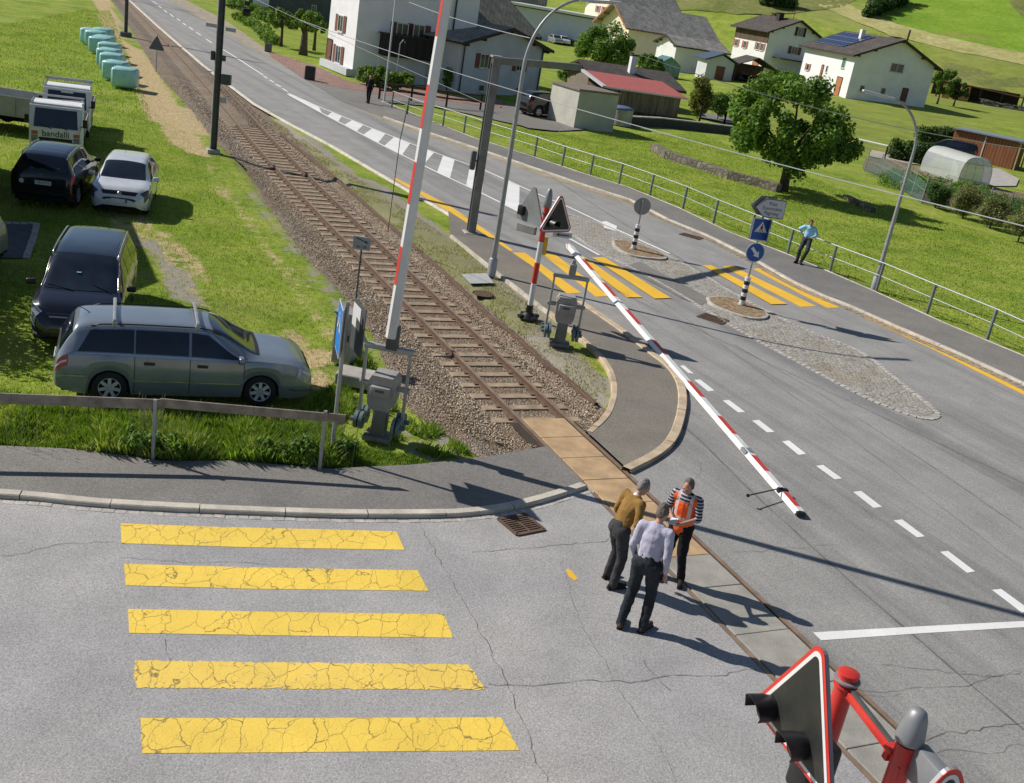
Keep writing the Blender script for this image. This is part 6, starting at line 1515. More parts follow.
# greenhouse tunnel
A=at(919.5,170);B=at(957,183); v=B-A; an=math.atan2(v.y,v.x); Lg=v.length; Wg=2.6
gh=empty('greenhouse',tuple((A+B)/2),an,'white plastic greenhouse tunnel with clear lower sides, in the vegetable garden','greenhouse')
def sec(t):
    a=PI*t; ca=math.cos(a); return (Wg/2-Wg/2*math.copysign(abs(ca)**.62,ca), 1.95*math.sin(a)**.62)
def poly_foil():
    t=NT('white_foil'); c=t.ramp(t.noise(1.5,4),[(.3,(.88,.90,.93)),(.7,(.95,.96,.98))]); t.set(col=c,rough=.4)
    ts=t.n('ShaderNodeBsdfTranslucent'); t.l(c,ts.inputs[0]); ms=t.n('ShaderNodeMixShader'); ms.inputs[0].default_value=.6; t.l(t.b.outputs[0],ms.inputs[1]); t.l(ts.outputs[0],ms.inputs[2]); t.l(ms.outputs[0],t.out.inputs[0]); return t.m
MF=poly_foil()
def clearf():
    t=NT('clear_foil'); t.set(col=(.55,.58,.60),rough=.25,Transmission_Weight=.0,Alpha=.5); return t.m
MCF=clearf()
top=MB(); top.grid(lambda a,b: Vector((-Lg/2+Lg*a,)+sec(.22+.56*b)),10,16); top.build('roof_foil',MF,gh,smooth=True)
for nm,t0,t1 in (('side_foil',.0,.22),('side_foil',.78,1.0)): MB().grid(lambda a,b: Vector((-Lg/2+Lg*a,)+sec(t0+(t1-t0)*b)),10,6).build(nm,MCF,gh,smooth=True)
for x in (-Lg/2,Lg/2):
    mb=MB(); pts=[(x,)+sec(i/24) for i in range(25)]; mb.add(pts,[tuple(range(25))]); mb.build('end_foil',MCF,gh)
mb=MB()
for i in range(6):
    x=-Lg/2+Lg*i/5; mb.tube([(x,sec(j/16)[0]*.985+.02,sec(j/16)[1]*.985) for j in range(17)],.02,6)
mb.box((0,.0,.02),(Lg,.06,.12)); mb.build('hoops',MSTEEL,gh)
# garden fence posts, nets, beds, vegetables
MNET=None
def netm():
    t=NT('green_net'); t.set(col=t.ramp(t.noise(3,3),[(.3,(.05,.12,.11)),(.7,(.09,.17,.15))]),rough=.9,Alpha=.45); return t.m
MNET=netm()
gf=empty('garden_fence',tuple(at(864,172)),0,'thin wire and net fence on metal stakes around the vegetable garden','fence'); c0=at(864,172)
GFP=[(864,172),(877,176),(900,189),(911,195),(921,203),(943,208),(965,211),(985,212),(1006,216),(1030,220),(1060,226)]; FP=[at(*p) for p in GFP]
for p in FP: MB().cyl(p-c0,p-c0+Vector((.03,0,1.5)),.03,n=6).build('stake',MSTEEL,gf)
mb=MB()
for a,b in zip(FP[:-1],FP[1:]): a=a-c0;b=b-c0; mb.add([a,b,b+Vector((0,0,1.15)),a+Vector((0,0,1.15))],[(0,1,2,3)])
mb.build('net',MNET,gf)
for z in (.75,1.35): MB().tube([p-c0+Vector((0,0,z)) for p in FP],.012,5).build('wire',MSTEEL,gf)
struct('garden_soil',MB().sheet([at(*p) for p in [(866,158),(905,160),(917,168),(962,186),(984,186),(1040,196),(1060,222),(985,210),(920,200),(880,176),(862,168)]],.0),M('garden_soil',(.19,.14,.09),.95,var=.5,sc=2.5,bump=.6,bsc=8))
struct('garden_path',MB().sheet([at(*p) for p in [(872,150),(918,158),(922,165),(905,163),(868,156)]],.012),M('pale_path',(.42,.38,.31),.9,var=.2,sc=1.5)); struct('yard_pad',MB().sheet([at(*p) for p in [(984,166),(1000,169),(1019,179),(1016,186),(992,186),(980,184)]],.012),M('pale_yard',(.42,.39,.36),.9,var=.2,sc=1.5))
struct('lane_behind_houses',MB().sheet([at(*p,1.0) for p in [(700,30),(735,37),(735,42),(700,37)]],0.2),MA2) if False else None
# stone retaining wall in the meadow
def stonew():
    t=NT('dry_stone'); v=t.voro(3.2); e=t.voro(3.2,'DISTANCE_TO_EDGE'); c=t.ramp(v.outputs['Color'],[(.1,(.13,.11,.085)),(.9,(.26,.23,.185))]); c=t.mix(t.ramp(e.outputs['Distance'],[(0,.85),(.09,0)]),c,(.03,.03,.022)); t.set(col=c,rough=.9); t.bump(e.outputs['Distance'],.8,.08); return t.m
MSTW=stonew()
gwall('stone_wall',[(654,150),(668,158),(700,168),(730,178),(757,185),(778,191)],.38,.5,MSTW,'low dry stone wall curving through the meadow towards the big tree')
gwall('stone_wall',[(846,198),(862,206),(872,211)],.18,.4,MSTW,'short shaded piece of stone wall behind the right street lamp')
# small fence by the sheds and post-and-rail pieces
pf2=empty('paddock_fence',tuple(at(722,128)),0,'simple dark paddock fence posts and rails between the shed and the tree','fence'); c0=at(722,128)
for a,b in (((699,122),(724,124)),((724,124),(747,124))):
    A=at(*a);B=at(*b); 
    for q in (A,B): MB().box(q-c0+Vector((0,0,.6)),(.14,.14,1.3)).build('fence_post',MFASC,pf2)
    MB().tube([A-c0+Vector((0,0,1.1)),B-c0+Vector((0,0,1.1))],.06,6).build('fence_rail',MFASC,pf2)
pf3=empty('timber_fence',tuple(at(405,101)),0,'dark timber rail fence along the side road in front of the cottage','fence'); c0=at(405,101)
PP=[at(*p) for p in [(379,99),(411,101),(446,107),(480,110)]]
for q in PP: MB().box(q-c0+Vector((0,0,.5)),(.12,.12,1.1)).build('fence_post',MFASC,pf3)
for z in (.55,.95):
    mb=MB(); mb.tube([q-c0+Vector((0,0,z)) for q in PP],.06,6); mb.build('fence_rail',MFASC,pf3)
fl_=empty('field_gate_bar',tuple(at(857,136,.8)),0,'long pale bar of a field barrier left of the garden','barrier'); A=at(857,139,1.0)-fl_.location;B=at(888,146,1.0)-fl_.location; MB().tube([A,B],.07,8).build('bar',MWHITE,fl_); MB().tube([B,B-Vector((0,0,1.1))],.07,8).build('post',MFASC,fl_)
# bollard bin, flagpole by the white house, footway posts
bb=at(309.5,80); tag(MB().box((bb.x,bb.y,.45),(.65,.5,.9),bev=.08).build('litter_bin',MBLK),'small dark bin standing at the kerb of the paved yard','bin')
bb=at(268,52); tag(MB().box((bb.x,bb.y,.35),(.5,.5,.7),bev=.08).build('litter_bin',MSTEELD),'small dark box at the far end of the paved yard','bin')
q=at(384,101); fpole=empty('flag_pole',(q.x,q.y,0),0,'tall thin pale pole in front of the shaded white house wall','pole'); MB().cyl((0,0,0),(0,0,9),.06,.045,10).build('pole',MPLAST2,fpole); MB().lathe([(.35,.0),(.35,.04)],c=(-.4,0,7.1),n=20,axis='Y',caps=False).build('ring_sign',MBLK,fpole)
q=at(395,88); pp=empty('garden_lamp',(q.x,q.y,0),0,'thin short garden lamp pole beside the hedge','lamp'); MB().tube([(0,0,0),(0,0,3.0),(.2,0,3.3),(.35,0,3.1)],.04,8).build('pole',MSTEEL,pp)
# wrapped bales
def balem():
    t=NT('teal_wrap'); c=t.ramp(t.noise(2.5,4,.6),[(.3,(.27,.56,.55)),(.7,(.42,.72,.70))]); w_=t.n('ShaderNodeTexWave'); w_.inputs['Scale'].default_value=3.5; w_.inputs['Distortion'].default_value=1.5; w_.bands_direction='X'; t.l(t.co.outputs['Object'],w_.inputs['Vector'])
    c=t.mix(1,c,t.ramp(w_.outputs['Fac'],[(.2,.92),(.8,1.05)]),'MULTIPLY'); t.set(col=c,rough=.3,spec=.6); t.bump(w_.outputs['Fac'],.25,.03); return t.m
MBALE=balem()
bl=[(121,88,0),(112,80.5,0),(108.5,72,0),(105.5,66.5,0),(106,60,1),(97,53.5,0),(101,52,1),(93,46.5,0),(87.5,44,0),(100,43.5,1)]
proto=None
names=['nearest teal bale at the lower right end of the row','second teal bale behind the nearest one','third teal bale in the middle of the row','fourth teal bale, squeezed in the middle of the row','teal bale at the right bend of the row','teal bale left of the upper bend of the row','teal bale right of the upper bend of the row','teal bale near the far end of the row','farthest teal bale at the upper left end of the row','teal bale at the upper right end of the row']
for (px,py,k),nm in zip(bl,names):
    P=at(px,py)
    if proto is None:
        mb=MB(); mb.box((0,0,0),(1.22,1.0,1.06),bev=.17); proto=mb.build('wrapped_bale',MBALE,smooth=True); o=proto
        for v_ in proto.data.vertices: v_.co*=1+.03*noise.noise(v_.co*3)
    else: o=proto.copy(); COL.objects.link(o)
    o.location=(P.x,P.y+.5,.5); o.rotation_euler=(0,0,rad(8)+random.uniform(-.12,.12)); o.scale=(1.02,1.12,.92)
    tag(o,nm,'bale','teal wrapped bales in a row on the meadow')
# unseen barn shape added off-frame to throw shade on the parked cars
h=House('shade_barn',-19.0,28.9,-.05,27.8,5,8.6,4.3,1.6,'brown barn shape added just outside the left edge to shade the cars','barn',MBOARD,MROOFD,.6)
# ------------------------------------------------------------------ vegetation
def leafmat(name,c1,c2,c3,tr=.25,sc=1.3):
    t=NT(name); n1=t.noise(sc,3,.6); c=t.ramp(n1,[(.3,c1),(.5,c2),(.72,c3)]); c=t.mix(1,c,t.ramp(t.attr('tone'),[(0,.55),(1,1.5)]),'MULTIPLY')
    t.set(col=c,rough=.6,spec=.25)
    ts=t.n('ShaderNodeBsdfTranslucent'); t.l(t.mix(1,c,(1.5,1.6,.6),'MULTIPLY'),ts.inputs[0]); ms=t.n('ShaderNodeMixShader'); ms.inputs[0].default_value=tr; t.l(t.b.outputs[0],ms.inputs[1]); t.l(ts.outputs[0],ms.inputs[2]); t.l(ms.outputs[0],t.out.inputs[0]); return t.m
ML1=leafmat('leaves_mid_green',(.07,.135,.024),(.115,.205,.034),(.18,.28,.05)); ML2=leafmat('leaves_dark',(.03,.06,.015),(.045,.09,.02),(.07,.12,.03)); ML3=leafmat('leaves_fresh',(.09,.16,.025),(.15,.24,.04),(.21,.31,.06)); ML4=leafmat('leaves_olive',(.10,.12,.04),(.17,.18,.07),(.24,.24,.11))
MBARK=M('bark',(.075,.055,.04),.95,var=.35,sc=6,bump=.7,bsc=20)
def leafcloud(C,R,n,size,flat=.5,rs=None):
    "C (k,3) clump centres, R (k,) radii -> arrays of leaf quads"
    g=rs or rng; k=len(C); idx=g.integers(0,k,n); d=g.normal(size=(n,3)); d/=np.linalg.norm(d,axis=1)[:,None]; rad_=R[idx]*(g.random(n)**.45)
    P=C[idx]+d*rad_[:,None]; nrm=d*.7+g.normal(size=(n,3))*.6+np.array([0,0,flat]); nrm/=np.linalg.norm(nrm,axis=1)[:,None]
    a=np.cross(nrm,g.normal(size=(n,3))); a/=np.linalg.norm(a,axis=1)[:,None]; b=np.cross(nrm,a); s=size*g.uniform(.6,1.3,n)[:,None]
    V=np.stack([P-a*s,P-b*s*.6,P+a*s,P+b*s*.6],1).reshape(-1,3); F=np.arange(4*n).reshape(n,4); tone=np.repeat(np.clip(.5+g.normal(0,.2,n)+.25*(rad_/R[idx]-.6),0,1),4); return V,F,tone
def tree(name,loc,h,rx,rz,cz,nclump,nleaf,leaf,mat,label,cat='tree',trunk=.25,group=None,lean=(0,0),ry=None,clr=.32,low=0):
    e=empty(name,tuple(loc),0,label,cat,group); ry=ry or rx; g=np.random.default_rng(int(abs(loc[0]*100)+abs(loc[1]*10))%9999)
    C=[]
    while len(C)<nclump:
        d=g.normal(size=3); d/=np.linalg.norm(d); r=g.uniform(.35,1)**.5*.86
        p=d*r*np.array([rx,ry,rz]); 
        if p[2]< -rz*.75 : continue
        wob=1+.22*noise.noise(Vector((d[0]*1.7+loc[0],d[1]*1.7,d[2]*1.7))); C.append(p*wob+np.array([lean[0],lean[1],cz]))
    C=np.array(C); R=g.uniform(.7,1.3,nclump)*clr*min(rx,rz)
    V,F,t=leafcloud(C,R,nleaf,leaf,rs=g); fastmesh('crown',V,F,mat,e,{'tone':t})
    if trunk:
        mb=MB(); zc=cz-rz*.45; mb.tube([(0,0,-.15),(lean[0]*.1,lean[1]*.1,zc*.35),(lean[0]*.4,lean[1]*.4,zc*.8),(lean[0]*.7,lean[1]*.7,cz)],[trunk*1.35,trunk,trunk*.8,trunk*.35],10); mb.build('trunk',MBARK,e,smooth=True)
        mb=MB()
        for i in range(min(12,nclump)):
            c=C[i]; s0=Vector((lean[0]*.4,lean[1]*.4,zc*g.uniform(.7,1.1))); m_=(s0+Vector(c))/2+Vector((0,0,.15*rz)); mb.tube([s0,m_,Vector(c)],[trunk*.42,trunk*.25,trunk*.08],6)
        mb.build('limbs',MBARK,e,smooth=True)
    return e
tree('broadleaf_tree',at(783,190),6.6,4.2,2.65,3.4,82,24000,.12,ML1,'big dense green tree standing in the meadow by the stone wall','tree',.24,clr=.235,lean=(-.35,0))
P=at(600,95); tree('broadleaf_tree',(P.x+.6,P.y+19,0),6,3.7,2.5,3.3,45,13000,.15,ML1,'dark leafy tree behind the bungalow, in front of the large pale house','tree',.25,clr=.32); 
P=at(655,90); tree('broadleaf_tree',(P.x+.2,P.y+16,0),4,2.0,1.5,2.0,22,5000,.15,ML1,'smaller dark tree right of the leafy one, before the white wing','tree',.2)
tree('small_tree',at(281,46),3.5,1.5,.95,2.3,22,4500,.09,ML3,'low spreading orchard tree left on the lawn beside the white house','tree',.12,'orchard trees beside the white house')
tree('small_tree',at(303,54.5),4.2,1.15,.95,2.6,20,4500,.09,ML3,'thick-trunked orchard tree nearest the white house','tree',.3,'orchard trees beside the white house')
tree('small_tree',at(314,50),4,1.2,.9,2.3,18,3500,.10,ML1,'slim orchard tree just behind the thick-trunked one','tree',.13,'orchard trees beside the white house')
def bush(name,loc,rx,ry,rz,n,leaf,mat,label,cat='bush',group=None,cl=26,clr=.42):
    e=empty(name,tuple(loc),0,label,cat,group); g=np.random.default_rng(int(abs(loc[0]*91)+abs(loc[1]*17))%9999); d=g.normal(size=(cl,3)); d/=np.linalg.norm(d,axis=1)[:,None]; C=d*g.uniform(.3,.75,(cl,1))*np.array([rx,ry,rz])+np.array([0,0,rz*.95]); C[:,2]=np.maximum(C[:,2],.1)
    V,F,t=leafcloud(C,g.uniform(.7,1.2,cl)*clr*min(rx,rz),n,leaf,rs=g); V[:,2]=np.maximum(V[:,2],.0); fastmesh('foliage',V,F,mat,e,{'tone':t}); MB().tube([(0,0,-.1),(.02,0,rz)],[.05,.03],6).build('stem',MBARK,e); return e
bush('round_thuja',at(694,118)+Vector((.4,1.2,0)),1.25,1.25,1.95,10000,.09,leafmat('thuja_leaves',(.08,.10,.02),(.15,.16,.035),(.22,.21,.05)),'round olive thuja at the right end of the wooden shed',cl=50)
bush('leafy_bush',at(711,120)+Vector((.8,2,0)),1.3,1.3,1.4,5000,.11,ML1,'loose leafy bush right of the round thuja')
bush('leafy_bush',at(575,92)+Vector((-.2,3.0,0)),1.7,1.3,1.2,5000,.10,ML1,'bush between the garage roof and the bungalow')
bush('leafy_bush',at(495,46)+Vector((3,8,0)),2,2,1.3,3000,.13,ML3,'light bush in front of the parked workshop cars')
bush('laurel_bush',at(362,86)+Vector((.8,1.2,0)),1.9,1.1,.75,4200,.10,ML3,'bright round laurel bush at the foot of the shaded house wall')
bush('laurel_bush',at(383,90)+Vector((.8,1.5,0)),1.7,1.0,.72,4200,.10,ML3,'second laurel bush nearer the flag pole')
bush('potted_shrub',at(437,90)+Vector((.6,.8,0)),.45,.45,1.0,1500,.07,ML1,'small shrub left of the cottage door wall')
bush('potted_shrub',at(450,88)+Vector((.3,.8,0)),.5,.5,1.1,1500,.07,ML3,'small shrub right beside the cottage corner')
for (px,py,r_,l) in ((935,207,1.0,'dark shrub by the garden net, leftmost of the shrub row'),(963,217,1.35,'olive shrub in the middle of the row along the garden net'),(990,227,1.3,'olive shrub right of the middle one in the row by the net'),(1018,241,1.3,'olive shrub at the right edge of the photo by the net')):
    bush('grey_green_shrub',at(px,py),r_*.8,r_*.8,r_*.72,5000,.055,ML4 if px>940 else ML2,l,'shrub','shrubs below the garden net',cl=30)
P=at(937,104,2.0); tree('small_tree',(P.x+.5,P.y+1.5,2.0),4,2.4,1.7,3.0,24,5500,.13,ML1,'small green tree at the right corner of the white house with solar panels','tree',.12)
P=at(950,106,2.0); tree('small_tree',(P.x+1.5,P.y+3,2.0),3.4,2.0,1.4,2.4,18,3500,.13,ML2,'dark little tree beside the timber store','tree',.12)
def hedge(name,pts,w,h,n,leaf,mat,label,z=0):
    P=[Vector(p) for p in pts]; c=P[0]; e=empty(name,tuple(c),0,label,'hedge'); C=[]
    for a,b in zip(P[:-1],P[1:]):
        L=(b-a).length; k=max(2,int(L/(h*.4)))
        for i in range(k+1):
            for j in (.3,.7): C.append((a+(b-a)*i/k-c+Vector((random.uniform(-w,w)*.3,random.uniform(-w,w)*.3,h*j))))
    C=np.array([tuple(x) for x in C]); V,F,t=leafcloud(C,np.full(len(C),h*.42),n,leaf); fastmesh('foliage',V,F,mat,e,{'tone':t}); MB().tube([(0,0,-.2),(0,0,h*.7)],.05,6).build('stem',MBARK,e); return e
hedge('dark_hedge',[at(891,158),at(917,163),at(922,164)],1.4,1.5,9000,.10,ML2,'dark clipped hedge behind the right street lamp')
hedge('dark_hedge',[at(930,151)+Vector((0,2,0)),at(960,153)+Vector((0,3,0))],1.6,1.9,8000,.12,ML2,'dark hedge behind the car and the red shed')
P=at(757,86,.6); hedge('garden_hedge',[(P.x+2,P.y+4,.6),(P.x+5.2,P.y+5.2,.6)],1.5,2.4,7000,.12,ML3,'bright green clipped hedge block beside the carport')
hedge('verge_scrub',[at(238,18),at(262,32),at(271,44)],2.4,.7,9000,.10,ML3,'band of weeds and scrub on the verge beside the far road')
hedge('verge_scrub',[at(232,6),at(258,16),at(274,24)],3.5,1.1,12000,.12,ML1,'denser scrub in front of the dark barn')
a_=hillpt(866,18);b_=hillpt(905,3)
hedge('hill_hedge',[a_,hillpt(884,11),b_],4,3.4,9000,.30,ML2,'dark diagonal hedgerow on the green hillside above the right white house')
a_=hillpt(766,6); hedge('hill_bush',[a_,a_+Vector((5,0,.2))],3,4.2,6000,.26,ML2,'dark bush clump on the hillside above the white house in the middle')
# vegetables
vg=[];
for i in range(420):
    px=random.uniform(880,1035); py=176+(px-880)*.17+random.uniform(-4,10)+ (0 if px<985 else 6)
    P=at(px,py); vg.append((P.x,P.y,random.uniform(.05,.3)))
V,F,t=leafcloud(np.array(vg),np.full(len(vg),.35),16000,.07); V[:,2]=np.maximum(V[:,2],.0); tag(fastmesh('vegetable_rows',V,F,ML1,None,{'tone':t}),kind='stuff')
# ------------------------------------------------------------------ grass blades
def blades(name,pts,hgt,wid,mat,kind='stuff',lean=.45,seg=False):
    n=len(pts); P=np.array(pts,float); a=rng.uniform(0,2*PI,n); h=hgt*rng.uniform(.45,1.35,n) if not hasattr(hgt,'__len__') else np.array(hgt)*rng.uniform(.6,1.25,n)
    d=np.stack([np.cos(a),np.sin(a),np.zeros(n)],1); s=np.stack([-np.sin(a),np.cos(a),np.zeros(n)],1); w=wid*rng.uniform(.6,1.3,n); ln=rng.uniform(0,lean,n)*h
    V=np.stack([P-s*w[:,None],P+s*w[:,None],P+d*(ln*.4)[:,None]+np.array([0,0,1])*(h*.6)[:,None]+s*(w*.6)[:,None],P+d*ln[:,None]+np.array([0,0,1])*h[:,None],],1)
    V=V.reshape(-1,3); F=np.arange(4*n).reshape(n,4); tone=np.repeat(np.clip(rng.normal(.5,.22,n),0,1),4); return tag(fastmesh(name,V,F,mat,None,{'tone':tone}),kind=kind)
MGB=leafmat('grass_blades',(.165,.25,.032),(.26,.35,.045),(.37,.43,.085),.3,.6); MGL2=leafmat('tall_grass_blades',(.12,.20,.028),(.19,.285,.04),(.38,.41,.14),.3,1.5)
def scatter(poly,n,fn=None):
    xs=[p[0] for p in poly];ys=[p[1] for p in poly]; out=[]
    while len(out)<n:
        x=random.uniform(min(xs),max(xs)); y=random.uniform(min(ys),max(ys))
        if inpoly((x,y),poly) and (fn is None or fn(x,y)): out.append((x,y,-.06))
    return out
EXCL=[]
def fine(x,y):
    s,n=TI(x,y); 
    if n>-2.3: return False
    for q,w_ in zip(DRY,DRYW):
        if inpoly((x,y),q) and random.random()<w_*.85: return False
    for q,w_ in zip(GRAV,GRAVW):
        if inpoly((x,y),q) and random.random()<w_*.9: return False
    return True
near=W([(-60,170),(40,120),(150,110),(215,150),(300,260),(350,330),(378,400),(400,440),(330,465),(160,458),(0,444),(-60,440)])
blades('short_grass_near',scatter(near,60000,fine),.055,.010,MGB)
mid=W([(-80,40),(80,10),(110,10),(150,110),(40,120),(-60,170)])
blades('short_grass_far',scatter(mid,26000,lambda x,y: True),.09,.022,MGB)
# tall grass under the plank fence and along the footway
strip=W([(-60,408),(0,412),(160,424),(318,440),(345,440),(398,452),(440,462),(404,466),(366,467),(330,469),(232,462),(159,461),(66,449),(0,446),(-60,442)])
def tallh(P):
    out=[]
    for x,y,z in P:
        px,py=proj((x,y,0)); k=noise.noise(Vector((x*1.3,y*1.3,2)))
        d=.17+.16*k
        if 100<px<200 or 232<px<335: d+=.15
        if px>350: d*=.5
        out.append(max(.06,d))
    return out
sp=scatter(strip,34000,lambda x,y: noise.noise(Vector((x*1.6,y*1.6,5)))>-.45 or random.random()<.3); blades('tall_grass_by_fence',sp,tallh(sp),.009,MGL2,lean=.7)
strip2=W([(-60,385),(48,398),(60,408),(300,412),(330,385),(352,392),(352,412),(318,434),(160,420),(0,408),(-60,400)])
sp=scatter(strip2,12000); blades('tall_grass_by_cars',sp,[.12+.08*random.random() for _ in sp],.008,MGL2,lean=.6)
sp=scatter(W([(330,330),(345,325),(372,360),(398,412),(440,428),(470,452),(440,458),(396,440),(372,410),(356,372),(338,372)]),3500,lambda x,y: noise.noise(Vector((x*2,y*2,8)))>.0); blades('weeds_by_ballast',sp,[.10+.10*random.random() for _ in sp],.010,MGL2,lean=.8)
# stems with seed heads
mb=MB()
for i in range(110):
    px=random.choice([random.gauss(150,12),random.gauss(300,30),random.uniform(0,330)]); P=at(px,452+px*.05-random.uniform(0,22)); h_=random.uniform(.35,.8); q=P+Vector((random.gauss(0,.08),random.gauss(0,.08),h_)); mb.tube([P,(P+q)/2+Vector((0,0,.03)),q],[.004,.003,.002],4); mb.tube([q,q+Vector((.01,0,.07))],[.009,.004],4)
tag(mb.build('seed_stalks',M('straw_stalk',(.34,.33,.16),.8,var=.2)),kind='stuff')
# weeds clumps at the posts
for (px,py,r_,l) in ((140,458,.34,'leafy weed clump at the foot of the left fence post'),(172,462,.30,'weed clump right of the left fence post'),(300,466,.34,'weed clump at the foot of the right fence post'),(262,463,.26,'weed clump in the middle of the verge'),(345,462,.26,'weed clump between the fence end and the barrier drive')):
    bush('verge_weed',at(px,py-3),r_*1.3,r_*.8,r_*.85,900,.04,ML1,l,'weeds','weed clumps along the footway edge',cl=16)
# meadow beyond the railing
def fm_(x,y):
    return noise.noise(Vector((x*.5,y*.5,5)))>-.55
mead=W([(470,118),(560,134),(700,133),(845,190),(1030,245),(1030,350),(940,318),(860,282),(780,248),(680,205),(560,163)])
blades('meadow_grass',scatter(mead,60000),.05,.022,MGB)
# short grass on the strip between the track border and the road
strip3=W([(262,112),(300,136),(350,172),(400,205),(455,240),(545,316),(600,362),(608,392),(600,408),(566,374),(514,331),(450,276),(388,222),(350,189),(281,132)])
sp=scatter(strip3,7000,lambda x,y: noise.noise(Vector((x*.8,y*.8,4)))>-.12); blades('sparse_strip_grass',sp,[.04+.05*random.random() for _ in sp],.012,leafmat('dry_grass_blades',(.24,.23,.08),(.33,.31,.11),(.48,.43,.2),.25,1.0),lean=.8)
# draped hillside bands
def drape(name,top,bot,mat,n=26,m=4,dz=.07):
    def lerpL(L,t):
        k=t*(len(L)-1); i=min(int(k),len(L)-2); f=k-i; return (L[i][0]*(1-f)+L[i+1][0]*f, L[i][1]*(1-f)+L[i+1][1]*f)
    def fn(a,b):
        p=lerpL(top,a); q=lerpL(bot,a); w_=1.2*noise.noise(Vector((a*9,b*3,len(name)))); P=hillpt(p[0]*(1-b)+q[0]*b,p[1]*(1-b)+q[1]*b+w_); return Vector((P.x,P.y,hill(P.x,P.y)-.05+dz))
    return struct(name,MB().grid(fn,n,m),mat)
def fieldmat(name,a,b,c,sc=.12):
    t=NT(name); col=t.ramp(t.noise(sc,5,.65),[(.3,a),(.5,b),(.7,c)]); col=t.mix(1,col,t.ramp(t.noise(1.1,4,.7),[(.3,.75),(.7,1.25)]),'MULTIPLY'); t.set(col=col,rough=.95,spec=.1); return t.m
FT=fieldmat('hay_strip',(.30,.30,.10),(.42,.39,.16),(.52,.47,.24)); FO=fieldmat('rough_pasture',(.13,.155,.04),(.19,.21,.065),(.26,.25,.10)); FG=fieldmat('bright_meadow',(.13,.24,.025),(.19,.31,.03),(.25,.36,.05),.08)
drape('hay_strip',[(836,0),(870,14),(905,27),(965,42),(1045,58)],[(815,4),(850,20),(890,36),(955,52),(1045,70)],FT)
drape('bright_meadow',[(880,0),(900,-6),(960,-8),(1004,-6),(1024,20),(1045,40)],[(872,14),(890,22),(915,30),(965,42),(1005,50),(1045,58)],FG,dz=.05)
drape('rough_pasture',[(640,-8),(700,-8),(780,-8),(868,-6)],[(650,8),(705,12),(770,16),(842,8)],FO)
drape('rough_pasture',[(940,62),(970,68),(1000,76),(1045,82)],[(948,80),(975,86),(1005,94),(1045,102)],FO)
drape('rough_pasture',[(1006,-8),(1020,-8),(1045,-8)],[(1010,4),(1026,22),(1045,36)],FO,dz=.09)
# ------------------------------------------------------------------ unseen hedge added outside the left edge to cast shade
hedge('shade_hedge',[(-11.6,18.8,0),(-13.4,22.4,0)],1.0,2.3,9000,.07,ML1,'hedge added just outside the left edge to cast shade beside the parked cars')
# ------------------------------------------------------------------ people
def capsule(mb,p0,p1,r0,r1,n=12,k=5,sq=None):
    p0=Vector(p0);p1=Vector(p1); a=(p1-p0); L=a.length; a=a.normalized() if L>1e-6 else Vector((0,0,1)); q=(Vector((0,1,0))-a*a.y); q=q.normalized() if q.length>.1 else a.orthogonal().normalized(); w=a.cross(q); vs=[]
    for i in range(k+1):
        t=-PI/2+PI/2*i/k; vs.append((p0-(-a)*math.sin(t)*r0, r0*math.cos(t)))
    for i in range(k+1):
        t=PI/2*i/k; vs.append((p1+a*math.sin(t)*r1, r1*math.cos(t)))
    V=[];F=[]
    for c,r in vs:
        for j in range(n):
            th=2*PI*j/n; s1,s2=(sq or (1,1)); V.append(c+q*math.cos(th)*max(r,1e-3)*s1+w*math.sin(th)*max(r,1e-3)*s2)
    m=len(vs)
    for i in range(m-1):
        for j in range(n): F.append((i*n+j,i*n+(j+1)%n,(i+1)*n+(j+1)%n,(i+1)*n+j))
    F.append(tuple(range(n))[::-1]); F.append(tuple(range((m-1)*n,m*n))); mb.add(V,F)
def ellip(mb,c,r,R=None,n=16,k=10):
    V=[];F=[];c=Vector(c)
    for i in range(k+1):
        t=-PI/2+PI*i/k
        for j in range(n):
            th=2*PI*j/n; v=Vector((r[0]*math.cos(t)*math.cos(th)+1e-5*math.cos(th),r[1]*math.cos(t)*math.sin(th)+1e-5*math.sin(th),r[2]*math.sin(t)))
            V.append(c+(R@v if R else v))
    for i in range(k):
        for j in range(n): F.append((i*n+j,i*n+(j+1)%n,(i+1)*n+(j+1)%n,(i+1)*n+j))
    F.append(tuple(range(n))[::-1]); F.append(tuple(range(k*n,k*n+n))); mb.add(V,F)
def remesh(o,vox,sm=3,disp=0,dsize=.12):
    m=o.modifiers.new('remesh','REMESH'); m.mode='VOXEL'; m.voxel_size=vox; m.use_smooth_shade=True
    s=o.modifiers.new('smooth','SMOOTH'); s.iterations=sm; s.factor=.5
    if disp:
        tx=bpy.data.textures.new('folds','CLOUDS'); tx.noise_scale=dsize; tx.noise_depth=2; d_=o.modifiers.new('folds','DISPLACE'); d_.texture=tx; d_.strength=disp; d_.mid_level=.5; d_.texture_coords='LOCAL'
MSKIN=M('skin',(.50,.27,.19),.55,var=.08,sc=9); MHAIRG=M('grey_hair',(.21,.20,.19),.8,var=.35,sc=40); MHAIRB=M('brown_hair',(.09,.055,.035),.8,var=.3,sc=40); MHAIRD=M('dark_grey_hair',(.13,.105,.09),.8,var=.4,sc=40)
def cloth(name,c,var=.15,sc=6,rough=.85,b=.3):
    t=NT(name); cc=t.ramp(t.noise(sc,4,.6),[(.3,tuple(x*(1-var) for x in c)),(.7,tuple(min(1,x*(1+var)) for x in c))]); t.set(col=cc,rough=rough,spec=.2); t.bump(t.noise(14,4,.6),b,.02); return t.m
